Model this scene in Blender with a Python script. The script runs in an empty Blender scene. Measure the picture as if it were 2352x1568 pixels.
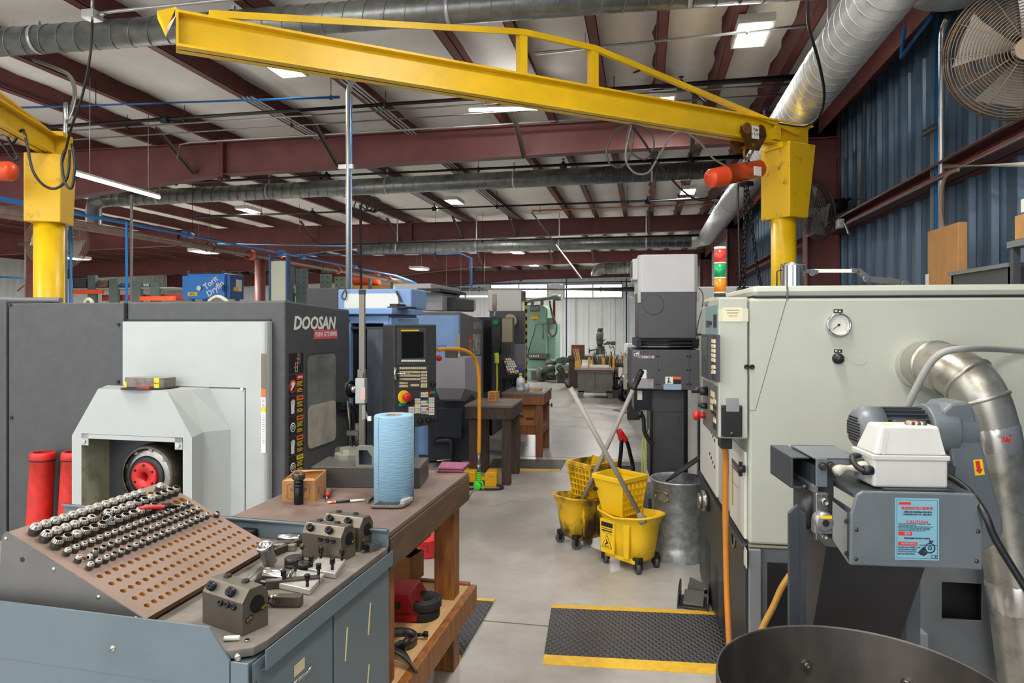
import bpy, math, random
from mathutils import Vector, Matrix
R = math.radians
PI = math.pi
random.seed(7)
SC = bpy.context.scene
COL = SC.collection
F, CX, HY, HC, TH = 1568.0, 1176.0, 742.0, 1.62, R(11)
cT, sT = math.cos(TH), math.sin(TH)
def W(xc, d, z): return Vector((xc*cT - d*sT, xc*sT + d*cT, z))
def at(px, py, d): return W((px-CX)/F*d, d, HC-(py-HY)/F*d)
class Fr:
    """a local frame; x()/y()/z(): where the sight line through a picture point meets the plane local x/y/z = v"""
    def __init__(s, o=(0, 0, 0), rz=0.0):
        s.o = Vector(o); s.rz = rz
        s.M = Matrix.Translation(s.o) @ Matrix.Rotation(rz, 4, 'Z'); s.I = s.M.inverted()
    def _r(s, px, py):
        c = s.I @ Vector((0, 0, HC)); q = s.I @ at(px, py, 1.0)
        return c, q-c
    def _p(s, i, px, py, v):
        c, r = s._r(px, py); t = (v-c[i])/r[i]
        return c + r*t
    def x(s, px, py, v): return s._p(0, px, py, v)
    def y(s, px, py, v): return s._p(1, px, py, v)
    def z(s, px, py, v): return s._p(2, px, py, v)
    def at(s, px, py, d): return s.I @ at(px, py, d)
WD = Fr()
def fl(px, d):
    p = at(px, HY, d); return Vector((p.x, p.y, 0))
def lin(c):
    return tuple(((v/255)/12.92 if v/255 <= .04045 else ((v/255+.055)/1.055)**2.4) for v in c)
MATS = {}
def mat(name, col, rough=.5, metal=0.0, var=0.0, scale=6.0, bump=0.0, bscale=60.0, col2=None, lo=.4, hi=.65, stretch=None, emit=0, spec=None, coat=0, alpha=None, trans=0):
    """principled material; var = amount of a noise mottling; col2 = second colour mixed in patches (wear, stains, grain)"""
    if name in MATS: return MATS[name]
    m = bpy.data.materials.new(name); m.use_nodes = True
    nt = m.node_tree; b = nt.nodes['Principled BSDF']
    c = lin(col)
    b.inputs['Base Color'].default_value = (*c, 1)
    b.inputs['Roughness'].default_value = rough
    b.inputs['Metallic'].default_value = metal
    if spec is not None: b.inputs['Specular IOR Level'].default_value = spec
    if coat: b.inputs['Coat Weight'].default_value = coat; b.inputs['Coat Roughness'].default_value = .15
    if trans: b.inputs['Transmission Weight'].default_value = trans
    if alpha is not None: b.inputs['Alpha'].default_value = alpha
    if emit:
        b.inputs['Emission Color'].default_value = (*c, 1); b.inputs['Emission Strength'].default_value = emit
    tc = None
    def coords(st):
        t = nt.nodes.new('ShaderNodeTexCoord')
        if st:
            mp = nt.nodes.new('ShaderNodeMapping'); mp.inputs['Scale'].default_value = st
            nt.links.new(t.outputs['Object'], mp.inputs['Vector']); return mp.outputs['Vector']
        return t.outputs['Object']
    if var or col2:
        n = nt.nodes.new('ShaderNodeTexNoise'); n.inputs['Scale'].default_value = scale; n.inputs['Detail'].default_value = 6; n.inputs['Roughness'].default_value = .62
        nt.links.new(coords(stretch), n.inputs['Vector'])
        rp = nt.nodes.new('ShaderNodeValToRGB')
        rp.color_ramp.elements[0].position = lo; rp.color_ramp.elements[1].position = hi
        if col2:
            rp.color_ramp.elements[0].color = (*c, 1); rp.color_ramp.elements[1].color = (*lin(col2), 1)
        else:
            rp.color_ramp.elements[0].color = (*[v*(1-var) for v in c], 1); rp.color_ramp.elements[1].color = (*[min(1, v*(1+var*.6)) for v in c], 1)
        nt.links.new(n.outputs['Fac'], rp.inputs['Fac']); nt.links.new(rp.outputs['Color'], b.inputs['Base Color'])
    if bump:
        n2 = nt.nodes.new('ShaderNodeTexNoise'); n2.inputs['Scale'].default_value = bscale; n2.inputs['Detail'].default_value = 4
        nt.links.new(coords(stretch), n2.inputs['Vector'])
        bp = nt.nodes.new('ShaderNodeBump'); bp.inputs['Strength'].default_value = bump; bp.inputs['Distance'].default_value = .01
        nt.links.new(n2.outputs['Fac'], bp.inputs['Height']); nt.links.new(bp.outputs['Normal'], b.inputs['Normal'])
    MATS[name] = m
    return m
def frame_of(d, up=Vector((0, 0, 1))):
    d = d.normalized()
    if abs(d.dot(up)) > .98: up = Vector((0, 1, 0)) if abs(d.y) < .9 else Vector((1, 0, 0))
    x = d.cross(up).normalized(); y = x.cross(d).normalized()
    return x, y
def cr(pts, n=8, closed=False):
    """smooth curve through points"""
    P = [Vector(p) for p in pts]; out = []
    N = len(P)
    for i in range(N if closed else N-1):
        if closed: a, b, c, d = P[(i-1) % N], P[i], P[(i+1) % N], P[(i+2) % N]
        else: a, b, c, d = P[max(i-1, 0)], P[i], P[i+1], P[min(i+2, N-1)]
        for k in range(n):
            t = k/n
            out.append(.5*((2*b)+(c-a)*t+(2*a-5*b+4*c-d)*t*t+(3*b-a-3*c+d)*t**3))
    if not closed: out.append(P[-1])
    return out
class B:
    def __init__(s): s.v = []; s.f = []; s.mi = []; s.sm = []; s.m = 0; s.M = None
    def add(s, vs, fs, smooth=False):
        o = len(s.v)
        for v in vs:
            v = Vector(v)
            s.v.append(s.M @ v if s.M else v)
        for f in fs:
            s.f.append([o+i for i in f]); s.mi.append(s.m); s.sm.append(smooth)
        return s
    def box(s, x0, x1, y0, y1, z0, z1):
        if x0 > x1: x0, x1 = x1, x0
        if y0 > y1: y0, y1 = y1, y0
        if z0 > z1: z0, z1 = z1, z0
        return s.add([(x0,y0,z0),(x1,y0,z0),(x1,y1,z0),(x0,y1,z0),(x0,y0,z1),(x1,y0,z1),(x1,y1,z1),(x0,y1,z1)],
                     [(0,3,2,1),(4,5,6,7),(0,1,5,4),(1,2,6,5),(2,3,7,6),(3,0,4,7)])
    def prism(s, poly, ax, a0, a1, smooth=False):
        """poly: 2D outline; ax 'x': (y,z), 'y': (x,z), 'z': (x,y)"""
        n = len(poly)
        def p(u, v, a): return {'x': (a, u, v), 'y': (u, a, v), 'z': (u, v, a)}[ax]
        vs = [p(u, v, a0) for u, v in poly] + [p(u, v, a1) for u, v in poly]
        s.add(vs, [tuple(range(n-1, -1, -1)), tuple(range(n, 2*n))])
        o = len(s.v)-2*n
        for i in range(n):
            j = (i+1) % n
            s.f.append([o+i, o+j, o+n+j, o+n+i]); s.mi.append(s.m); s.sm.append(smooth)
        return s
    def quad(s, *p): return s.add(p, [tuple(range(len(p)))])
    def cyl(s, p, q, r, r2=None, n=16, caps=True):
        p, q = Vector(p), Vector(q); r2 = r if r2 is None else r2
        x, y = frame_of(q-p)
        a = [x*math.cos(2*PI*i/n)+y*math.sin(2*PI*i/n) for i in range(n)]
        s.add([p+v*r for v in a]+[q+v*r2 for v in a], [(i, (i+1) % n, n+(i+1) % n, n+i) for i in range(n)], True)
        if caps:
            o = len(s.v)-2*n
            for f in ([o+i for i in range(n-1, -1, -1)], [o+n+i for i in range(n)]):
                s.f.append(f); s.mi.append(s.m); s.sm.append(False)
        return s
    def pipe(s, p, q, r, ri, n=24):
        """a ring / hollow cylinder"""
        d = (Vector(q)-Vector(p)).normalized(); L = (Vector(q)-Vector(p)).length
        return s.rev([(ri, 0), (r, 0), (r, L), (ri, L), (ri, 0)], p, d, n, False)
    def rev(s, prof, o=(0, 0, 0), d=(0, 0, 1), n=24, smooth=True, cap=False):
        """revolve (r, h) profile about the axis d through o"""
        o, d = Vector(o), Vector(d).normalized(); x, y = frame_of(d)
        vs = []
        for r, h in prof:
            for i in range(n):
                t = 2*PI*i/n
                vs.append(o + d*h + (x*math.cos(t)+y*math.sin(t))*r)
        fs = []
        for k in range(len(prof)-1):
            for i in range(n):
                j = (i+1) % n
                fs.append((k*n+i, k*n+j, (k+1)*n+j, (k+1)*n+i))
        s.add(vs, fs, smooth)
        if cap:
            b = len(s.v)-len(vs)
            s.f.append([b+i for i in range(n-1, -1, -1)]); s.mi.append(s.m); s.sm.append(False)
            s.f.append([b+(len(prof)-1)*n+i for i in range(n)]); s.mi.append(s.m); s.sm.append(False)
        return s
    def tube(s, pts, r, n=8, closed=False, caps=True):
        P = [Vector(p) for p in pts]; N = len(P); vs = []
        rr = r if callable(r) else (lambda t: r)
        px = None
        for i in range(N):
            t = (P[(i+1) % N]-P[i-1]) if closed else (P[min(i+1, N-1)]-P[max(i-1, 0)])
            t = t.normalized() if t.length > 1e-9 else Vector((0, 0, 1))
            if px is None: x, y = frame_of(t)
            else:
                x = px - t*px.dot(t)
                x = x.normalized() if x.length > 1e-6 else frame_of(t)[0]
                y = t.cross(x)
            px = x
            q = rr(i/max(1, N-1))
            for k in range(n):
                a = 2*PI*k/n
                vs.append(P[i]+(x*math.cos(a)+y*math.sin(a))*q)
        fs = []
        for i in range(N if closed else N-1):
            for k in range(n):
                l = (k+1) % n; j = (i+1) % N
                fs.append((i*n+k, i*n+l, j*n+l, j*n+k))
        s.add(vs, fs, True)
        if caps and not closed:
            b = len(s.v)-len(vs)
            s.f.append([b+i for i in range(n-1, -1, -1)]); s.mi.append(s.m); s.sm.append(False)
            s.f.append([b+(N-1)*n+i for i in range(n)]); s.mi.append(s.m); s.sm.append(False)
        return s
    def ball(s, c, r, n=12, m=8, sc=(1, 1, 1)):
        vs = []; fs = []
        for i in range(m+1):
            for j in range(n):
                a, b = PI*i/m, 2*PI*j/n
                vs.append(Vector(c)+Vector((math.sin(a)*math.cos(b)*sc[0], math.sin(a)*math.sin(b)*sc[1], math.cos(a)*sc[2]))*r)
        for i in range(m):
            for j in range(n):
                fs.append((i*n+j, (i+1)*n+j, (i+1)*n+(j+1) % n, i*n+(j+1) % n))
        return s.add(vs, fs, True)
    def bar(s, p, q, w, h, up=(0, 0, 1), off=(0, 0)):
        """box beam from p to q, width w (sideways) and height h, shifted by off in its section"""
        p, q = Vector(p), Vector(q); x, y = frame_of(q-p, Vector(up))
        vs = []
        for e in (p, q):
            for a, b in ((-1, -1), (1, -1), (1, 1), (-1, 1)):
                vs.append(e + x*(a*w/2+off[0]) + y*(b*h/2+off[1]))
        return s.add(vs, [(0, 1, 2, 3), (7, 6, 5, 4), (0, 4, 5, 1), (1, 5, 6, 2), (2, 6, 7, 3), (3, 7, 4, 0)])
    def ibeam(s, p, q, h, w, tf=.012, tw=.008, up=(0, 0, 1)):
        s.bar(p, q, tw, h, up); s.bar(p, q, w, tf, up, (0, h/2-tf/2)); return s.bar(p, q, w, tf, up, (0, -h/2+tf/2))
    def slab(s, poly, n, t):
        """flat polygon (3D points) given thickness t along n"""
        n = Vector(n).normalized()*t; k = len(poly)
        a = [Vector(p) for p in poly]; o = len(s.v)
        s.add(a+[p+n for p in a], [tuple(range(k-1, -1, -1)), tuple(range(k, 2*k))]+[(i, (i+1) % k, k+(i+1) % k, k+i) for i in range(k)])
        return s
    def mesh(s, name, mats):
        me = bpy.data.meshes.new(name)
        me.from_pydata([tuple(v) for v in s.v], [], s.f)
        for m in (mats if isinstance(mats, (list, tuple)) else [mats]): me.materials.append(m)
        me.polygons.foreach_set('material_index', s.mi)
        me.polygons.foreach_set('use_smooth', s.sm)
        me.update()
        return me
def part(b, name, mats, parent=None, bev=0.0, label=None, kind=None, loc=None, rz=None, fix=True):
    me = b.mesh(name, mats)
    if fix:
        import bmesh as _bm
        q = _bm.new(); q.from_mesh(me); _bm.ops.recalc_face_normals(q, faces=q.faces[:]); q.to_mesh(me); q.free()
    o = bpy.data.objects.new(name, me); COL.objects.link(o)
    if parent is not None: o.parent = parent
    if loc is not None: o.location = loc
    if rz is not None: o.rotation_euler.z = rz
    if bev:
        md = o.modifiers.new('soft_edges', 'BEVEL'); md.width = bev; md.segments = 2; md.limit_method = 'ANGLE'; md.angle_limit = R(40)
    if label: o['label'] = label
    if kind: o['kind'] = kind
    return o
def tag(o, label, cat, group=None, kind=None):
    o['label'] = label; o['category'] = cat
    if group: o['group'] = group
    if kind: o['kind'] = kind
    return o
def thing(name, label, cat, loc=(0, 0, 0), rz=0.0, group=None):
    o = bpy.data.objects.new(name, None); COL.objects.link(o)
    o.empty_display_size = .1
    o.location = loc; o.rotation_euler.z = rz
    return tag(o, label, cat, group)
def solo(b, name, mats, label, cat, loc=None, rz=None, group=None, bev=0.0):
    return tag(part(b, name, mats, None, bev, loc=loc, rz=rz), label, cat, group)
def struct(b, name, mats, bev=0.0):
    o = part(b, name, mats, None, bev); o['kind'] = 'structure'; return o
def dup(root, loc=None, rz=None, label=None, group=None, mat_rot=None):
    r = root.copy(); COL.objects.link(r)
    if loc is not None: r.location = loc
    if rz is not None: r.rotation_euler.z = rz
    if label: r['label'] = label
    if group: r['group'] = group
    for ch in list(root.children):
        c = ch.copy(); COL.objects.link(c); c.parent = r
        for g in list(ch.children):
            d = g.copy(); COL.objects.link(d); d.parent = c
    return r
def text(body, name, m, parent, M, size, align='CENTER', bold=0.0, shear=0.0, ext=.0006, sx=1.0, spacing=1.0, label=None):
    """lettering: lies in the local XY plane of matrix M"""
    cu = bpy.data.curves.new(name, 'FONT'); cu.body = body; cu.size = size; cu.align_x = align; cu.align_y = 'CENTER'
    cu.extrude = ext; cu.offset = bold*size; cu.shear = shear; cu.space_character = spacing; cu.resolution_u = 2
    cu.materials.append(m)
    tmp = bpy.data.objects.new(name, cu); me = bpy.data.meshes.new_from_object(tmp); bpy.data.objects.remove(tmp); bpy.data.curves.remove(cu)
    me.name = name
    if not me.materials: me.materials.append(m)
    o = bpy.data.objects.new(name, me); COL.objects.link(o); o.parent = parent
    o.matrix_local = M @ Matrix.Diagonal((sx, 1, 1, 1))
    if label: o['label'] = label
    return o
def basis(o, x, y):
    """matrix with origin o, X along x, Y along y"""
    x = Vector(x).normalized(); z = x.cross(Vector(y)).normalized(); y = z.cross(x)
    m = Matrix((x, y, z)).transposed().to_4x4(); m.translation = Vector(o); return m
NX, NY = lambda p: basis(p, (0, -1, 0), (0, 0, 1)), None
def faceS(p): return basis(p, (1, 0, 0), (0, 0, 1))
def faceE(p): return basis(p, (0, 1, 0), (0, 0, 1))
def faceW(p): return basis(p, (0, -1, 0), (0, 0, 1))
ORD = ['', 'first', 'second', 'third', 'fourth', 'fifth', 'sixth', 'seventh', 'eighth', 'ninth', 'tenth', 'eleventh', 'twelfth', 'thirteenth', 'fourteenth', 'fifteenth', 'sixteenth', 'seventeenth', 'eighteenth', 'nineteenth', 'twentieth', 'twenty-first']
maroon = mat('maroon_primer', (112, 60, 57), .55, 0, .18, 3)
yellow = mat('crane_yellow', (226, 184, 14), .38, 0, .10, 4, bump=.05, bscale=90)
yellowworn = mat('worn_yellow', (222, 178, 14), .42, 0, col2=(120, 92, 20), scale=7, lo=.6, hi=.72)
galv = mat('galvanised_duct', (150, 153, 150), .38, .75, .22, 9)
galv2 = mat('bright_galvanised', (204, 207, 208), .34, .5, .1, 9)
conduit = mat('conduit_steel', (176, 178, 178), .35, .75)
blackpipe = mat('black_iron_pipe', (42, 42, 44), .5, .3)
bluepipe = mat('blue_air_pipe', (44, 120, 190), .35)
darkgrey = mat('machine_charcoal', (70, 72, 75), .5, 0, .10, 14, bump=.08, bscale=300)
charcoal = mat('black_machine_paint', (58, 59, 63), .5, 0, .12, 14)
black = mat('black_plastic', (24, 24, 26), .45)
rubber = mat('black_rubber', (32, 32, 34), .7)
offwhite = mat('machine_white', (170, 176, 176), .38, 0, .03, 5)
palegreen = mat('machine_pale_green', (176, 180, 168), .4, 0, .03, 4)
chrome = mat('chrome', (205, 206, 206), .15, 1.0)
steel = mat('machined_steel', (150, 148, 142), .32, .9, .15, 30)
darksteel = mat('dark_steel', (92, 88, 82), .42, .85, .25, 20)
blued = mat('blued_steel', (40, 41, 44), .3, .7)
white = mat('white_plastic', (222, 222, 218), .45)
paper = mat('white_paper', (228, 228, 222), .7)
redp = mat('red_paint', (190, 30, 28), .4, 0, .12, 8)
orange = mat('orange_paint', (214, 84, 30), .45, 0, .1, 8)
skyblue = mat('machine_light_blue', (122, 158, 208), .42, 0, .05, 5)
cream = mat('key_cream', (206, 194, 164), .55)
brass = mat('brass', (180, 140, 70), .35, .9)
cardboard = mat('cardboard', (178, 132, 80), .8, 0, .08, 12)
yel = mat('sign_yellow', (232, 198, 20), .5)
org = mat('sign_orange', (228, 110, 24), .5)
redsign = mat('sign_red', (206, 44, 38), .5)
green = mat('green_plastic', (30, 150, 74), .45)
lime = mat('lime_plastic', (70, 220, 50), .45)
# ================= the hall =================
WR, WL, YF, YB = 2.20, -24.0, 31.3, -9.0
def floor_mat():
    m = bpy.data.materials.new('sealed_concrete'); m.use_nodes = True; nt = m.node_tree; b = nt.nodes['Principled BSDF']
    tc = nt.nodes.new('ShaderNodeTexCoord')
    def noise(sc, det, st=(1, 1, 1)):
        mp = nt.nodes.new('ShaderNodeMapping'); mp.inputs['Scale'].default_value = st
        nt.links.new(tc.outputs['Object'], mp.inputs['Vector'])
        n = nt.nodes.new('ShaderNodeTexNoise'); n.inputs['Scale'].default_value = sc; n.inputs['Detail'].default_value = det; n.inputs['Roughness'].default_value = .6
        nt.links.new(mp.outputs['Vector'], n.inputs['Vector']); return n
    n1 = noise(.9, 6); n2 = noise(14, 5); n3 = noise(2.4, 8)
    r1 = nt.nodes.new('ShaderNodeValToRGB'); r1.color_ramp.elements[0].position = .3; r1.color_ramp.elements[1].position = .7
    r1.color_ramp.elements[0].color = (*lin((158, 153, 148)), 1); r1.color_ramp.elements[1].color = (*lin((188, 187, 185)), 1)
    nt.links.new(n1.outputs['Fac'], r1.inputs['Fac'])
    r2 = nt.nodes.new('ShaderNodeValToRGB'); r2.color_ramp.elements[0].position = .25; r2.color_ramp.elements[1].position = .6
    r2.color_ramp.elements[0].color = (.64, .60, .56, 1); r2.color_ramp.elements[1].color = (1, 1, 1, 1)
    nt.links.new(n3.outputs['Fac'], r2.inputs['Fac'])
    mx = nt.nodes.new('ShaderNodeMix'); mx.data_type = 'RGBA'; mx.blend_type = 'MULTIPLY'; mx.inputs[0].default_value = .55
    nt.links.new(r1.outputs['Color'], mx.inputs[6]); nt.links.new(r2.outputs['Color'], mx.inputs[7])
    r3 = nt.nodes.new('ShaderNodeValToRGB'); r3.color_ramp.elements[0].position = .2; r3.color_ramp.elements[1].position = .55
    r3.color_ramp.elements[0].color = (.8, .79, .78, 1); r3.color_ramp.elements[1].color = (1, 1, 1, 1)
    nt.links.new(n2.outputs['Fac'], r3.inputs['Fac'])
    mx2 = nt.nodes.new('ShaderNodeMix'); mx2.data_type = 'RGBA'; mx2.blend_type = 'MULTIPLY'; mx2.inputs[0].default_value = .7
    nt.links.new(mx.outputs[2], mx2.inputs[6]); nt.links.new(r3.outputs['Color'], mx2.inputs[7])
    nt.links.new(mx2.outputs[2], b.inputs['Base Color'])
    rr = nt.nodes.new('ShaderNodeMapRange'); rr.inputs[3].default_value = .2; rr.inputs[4].default_value = .42
    nt.links.new(n3.outputs['Fac'], rr.inputs[0]); nt.links.new(rr.outputs[0], b.inputs['Roughness'])
    return m
fm = floor_mat()
b = B(); b.box(WL, WR, YB, YF, -.12, 0); struct(b, 'floor', fm)
joint = mat('floor_joint', (96, 90, 84), .8)  # plain dark colour of the joint lines
for k, yj in enumerate((3.62, 8.2, 13.0)):
    b = B(); b.box(-6.0, WR, yj-.004, yj+.004, .0, .0015); struct(b, 'trim_%d' % (k+1), joint)
def ribbed(axis, fixed, a0, a1, z0, z1, step, depth, sgn):
    b = B(); prof = []
    a = a0
    while a < a1:
        for u, h in ((0, 0), (.30, 0), (.36, .45), (.42, .45), (.48, 0), (.60, 0), (.66, 1), (.80, 1), (.86, 0)):
            prof.append((a+u*step, fixed+sgn*h*depth))
        a += step
    prof.append((a, fixed))
    vs = []; fs = []
    for u, w in prof:
        for z in (z0, z1): vs.append((w, u, z) if axis == 'x' else (u, w, z))
    for i in range(len(prof)-1): fs.append((2*i, 2*i+2, 2*i+3, 2*i+1))
    return b.add(vs, fs)
bluewall = mat('blue_wall_panel', (66, 90, 112), .42, .1, .08, 3)
whitewall = mat('white_wall_panel', (222, 227, 227), .5, 0, .05, 1.5)
b = ribbed('x', WR, YB, 15.6, 0, 4.5, .31, .035, -1); struct(b, 'wall_right', bluewall)
b = ribbed('x', WR, 15.6, YF, 0, 4.5, .31, .035, -1); struct(b, 'wall_right_far', whitewall)
b = ribbed('x', WL, YB, YF, 0, 4.5, .31, .03, 1); struct(b, 'wall_left', whitewall)
wins = []
for l, t, r, bt in ((1128, 653, 1257, 684), (1297, 653, 1428, 684)):
    p = WD.y(l, bt, YF); q = WD.y(r, t, YF); wins.append((p.x, q.x, p.z, q.z))
xs = [WL, wins[0][0], wins[0][1], wins[1][0], wins[1][1], WR]
b = B()
wz0, wz1 = wins[0][2], wins[0][3]
for x0, x1, z0, z1 in ((xs[0], xs[5], 0, wz0), (xs[0], xs[5], wz1, 4.5), (xs[0], xs[1], wz0, wz1), (xs[2], xs[3], wz0, wz1), (xs[4], xs[5], wz0, wz1)):
    rb = ribbed('y', YF, x0, x1-.02, z0, z1, .6, .03, -1)
    rb.v = [Vector((min(v.x, x1), v.y, v.z)) for v in rb.v]
    b.add(rb.v, rb.f)
struct(b, 'wall_far', whitewall)
daylight = mat('daylight_pane', (236, 240, 236), .5, 0, emit=0)
def outdoors():
    m = bpy.data.materials.new('glowing_foliage'); m.use_nodes = True; nt = m.node_tree; b = nt.nodes['Principled BSDF']
    tc = nt.nodes.new('ShaderNodeTexCoord'); n = nt.nodes.new('ShaderNodeTexNoise'); n.inputs['Scale'].default_value = 3.2; n.inputs['Detail'].default_value = 8
    nt.links.new(tc.outputs['Object'], n.inputs['Vector'])
    r = nt.nodes.new('ShaderNodeValToRGB'); r.color_ramp.elements[0].position = .46; r.color_ramp.elements[1].position = .62
    r.color_ramp.elements[0].color = (*lin((246, 247, 248)), 1); r.color_ramp.elements[1].color = (*lin((196, 184, 138)), 1)
    nt.links.new(n.outputs['Fac'], r.inputs['Fac']); nt.links.new(r.outputs['Color'], b.inputs['Base Color'])
    nt.links.new(r.outputs['Color'], b.inputs['Emission Color']); b.inputs['Emission Strength'].default_value = 1.0  # foliage pattern emits too, so outdoor brightness is put into the backdrop
    return m
frame_m = mat('window_frame', (150, 156, 158), .5)
glass = mat('window_glass', (235, 240, 240), .05, 0, trans=1.0)
for k, (x0, x1, z0, z1) in enumerate(wins):
    b = B()
    for q in ((x0-.05, x1+.05, z1, z1+.05), (x0-.05, x1+.05, z0-.05, z0), (x0-.05, x0, z0, z1), (x1, x1+.05, z0, z1), ((x0+x1)/2-.02, (x0+x1)/2+.02, z0, z1)):
        b.box(q[0], q[1], YF-.06, YF+.05, q[2], q[3])
    w = struct(b, 'window_%d' % (k+1), frame_m)
    b = B(); b.box(x0, x1, YF+.01, YF+.016, z0, z1); part(b, 'window_pane', glass, w)
b = B(); b.box(-14, 6, YF+6, YF+6.2, 0, 9)
struct(b, 'exterior_backdrop', outdoors())
PX = [-23.5+1.3*i for i in range(13)] + [-6.62, -5.70, -4.31, -3.06, -1.73, -1.13, -.47, .106, .70, 1.30, 1.85]
PX = sorted(x for x in PX)
PZ = 4.06
insul = mat('white_insulation', (246, 244, 238), .75, 0, .05, 2.2, bump=.15, bscale=6)
b = B(); cols = []
E = [WL-.4]+PX+[WR+.1]
for i in range(len(E)-1):
    for k in range(8): cols.append((E[i]+(E[i+1]-E[i])*k/8, math.sin(PI*k/8)*.05*min(1.7, (E[i+1]-E[i])/.6)))
cols.append((E[-1], 0))
rows = [YB+.2*i for i in range(int((YF-YB)/.2)+2)]
vs = []; fs = []
for j, y in enumerate(rows):
    for i, (x, sg) in enumerate(cols):
        vs.append((x, min(y, YF), PZ+.235-sg*(1.0+.35*abs(math.sin(y*1.9+.4*math.sin(x*2)))) + .007*math.sin(y*9+x*3)))
n = len(cols)
for j in range(len(rows)-1):
    for i in range(n-1): fs.append((j*n+i, j*n+i+1, (j+1)*n+i+1, (j+1)*n+i))
b.add(vs, fs, True); struct(b, 'ceiling', insul)
for x in PX:
    b = B()
    b.box(x-.004, x+.004, YB, YF, PZ, PZ+.24); b.box(x, x+.085, YB, YF, PZ, PZ+.006); b.box(x+.08, x+.085, YB, YF, PZ, PZ+.02); b.box(x-.07, x, YB, YF, PZ+.23, PZ+.24)
    struct(b, 'beam', maroon)
FY = [8.33, 15.9, 23.4, 30.9]
CLX = -9.0
for k, y in enumerate(FY):
    b = B()
    segs = [(WL, 3.36), (CLX-3.0, 3.66), (CLX-1.2, 3.42), (CLX, 3.30), (CLX+1.2, 3.42), (-5.6, 3.62), (-.4, 3.70), (WR-.02, 3.72)]
    for (xa, za), (xb, zb) in zip(segs, segs[1:]):
        b.add([(xa, y-.006, za), (xb, y-.006, zb), (xb, y-.006, 4.05), (xa, y-.006, 4.05), (xa, y+.006, za), (xb, y+.006, zb), (xb, y+.006, 4.05), (xa, y+.006, 4.05)],
              [(0, 1, 2, 3), (7, 6, 5, 4), (0, 4, 5, 1), (3, 2, 6, 7)])
        b.bar((xa, y, za), (xb, y, zb), .16, .014)
    b.box(WL, WR-.02, y-.08, y+.08, 4.045, 4.058)
    b.box(-5.64, -5.60, y-.09, y+.09, 3.58, 4.09); b.box(-5.595, -5.555, y-.09, y+.09, 3.58, 4.09)
    for sx in (-5.63, -5.57):
        for sz in (3.56, 4.1): b.cyl((sx-.03, y-.04, sz), (sx+.05, y-.04, sz), .018, n=8)
    b.box(-12.0, -11.98, y-.08, y+.08, 3.6, 4.05)
    struct(b, 'beam', maroon)
    b = B()
    if k < 3:
        b.box(1.80, 1.815, y-.1, y+.1, 0, 3.72); b.box(1.815, 2.15, y-.006, y+.006, 0, 3.95); b.box(2.135, 2.15, y-.1, y+.1, 0, 4.0)
        struct(b, 'column', maroon)
        cx_ = -8.6 if k == 0 else -9.65
        b = B(); b.cyl((cx_, y, 0), (cx_, y, 3.26), .13, n=20); b.box(cx_-.2, cx_+.2, y-.14, y+.14, 3.26, 3.275)
        struct(b, 'column', maroon)
fb = mat('brace_angle', (96, 84, 80), .5, .3)
BX = {0: (-7.9, -6.0, -3.9, -1.45, .55), 1: (-8.1, -5.9, -4.31, -3.0, .1), 2: (-7.2, -5.6, -3.1, -1.7)}
for k in BX:
    for x in BX[k]:
        b = B(); y = FY[k]
        b.bar((x-.02, y-.75, PZ+.02), (x, y-.05, 3.66), .05, .006); b.bar((x-.045, y-.75, PZ+.02), (x-.025, y-.05, 3.66), .006, .05)
        b.cyl((x-.02, y-.06, 3.66), (x-.02, y-.04, 3.69), .02, n=8)
        struct(b, 'beam_brace', fb)
b = B()
gz0, gz1 = 2.61, 2.73
b.box(1.98, 2.20, YB, 8.2, gz1-.008, gz1); b.box(1.98, 2.20, YB, 8.2, gz0, gz0+.008); b.box(2.10, 2.11, YB, 8.2, gz0, gz1); b.box(1.98, 1.986, YB, 8.2, gz0, gz0+.03)
struct(b, 'wall_girt_beam', maroon)
b = B(); b.box(1.98, 2.20, 8.5, YF, gz1-.008, gz1); b.box(1.98, 2.20, 8.5, YF, gz0, gz0+.008); b.box(2.10, 2.11, 8.5, YF, gz0, gz1); struct(b, 'wall_girt_beam', maroon)
b = B(); b.box(1.95, 2.2, YB, YF, 3.98, 4.0); b.box(1.95, 1.96, YB, YF, 3.78, 4.0); struct(b, 'eave_beam', maroon)
# ================= overhead services =================
def spiral(p, q, r, pitch=.16, n=28):
    """a round duct with a raised spiral lock seam"""
    p, q = Vector(p), Vector(q); d = q-p; L = d.length; d.normalize(); x, y = frame_of(d)
    b = B(); b.cyl(p, q, r, n=n)
    pts = []; N = max(2, int(L/pitch))*n
    for i in range(N+1):
        t = i/N; a = 2*PI*i/n
        pts.append(p+d*(L*t)+(x*math.cos(a)+y*math.sin(a))*(r+.001))
    b.tube(pts, .0042, 4)
    return b
def duct(label, p, q, r, m=galv, straps=3, pitch=.16, group=None, extra=None):
    t = thing('spiral_duct', label, 'duct', p, 0, group)
    o = Vector(p)
    b = spiral(Vector((0, 0, 0)), Vector(q)-o, r, pitch); part(b, 'duct_body', m, t, fix=False)
    for k in range(straps):
        c = (Vector(q)-o)*((k+.5)/straps); d = (Vector(q)-o).normalized()
        b = B(); b.rev([(r+.003, -.015), (r+.005, -.015), (r+.005, .015), (r+.003, .015)], c, d, 28)
        b.box(c.x-.012, c.x+.012, c.y-.012, c.y+.012, c.z+r, PZ+.02-o.z); part(b, 'hanger_strap', galv2, t)
    if extra: extra(t, o)
    return t
p = at(-120, 110, 5.70); q = at(1885, -14, 4.62); p.z = q.z = 3.93
duct('dusty grey spiral duct across the top of the hall, above the yellow crane boom', p, q, .108, galv, 4)
TXc, TZ, TR = 1.33, 3.50, .178
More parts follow.
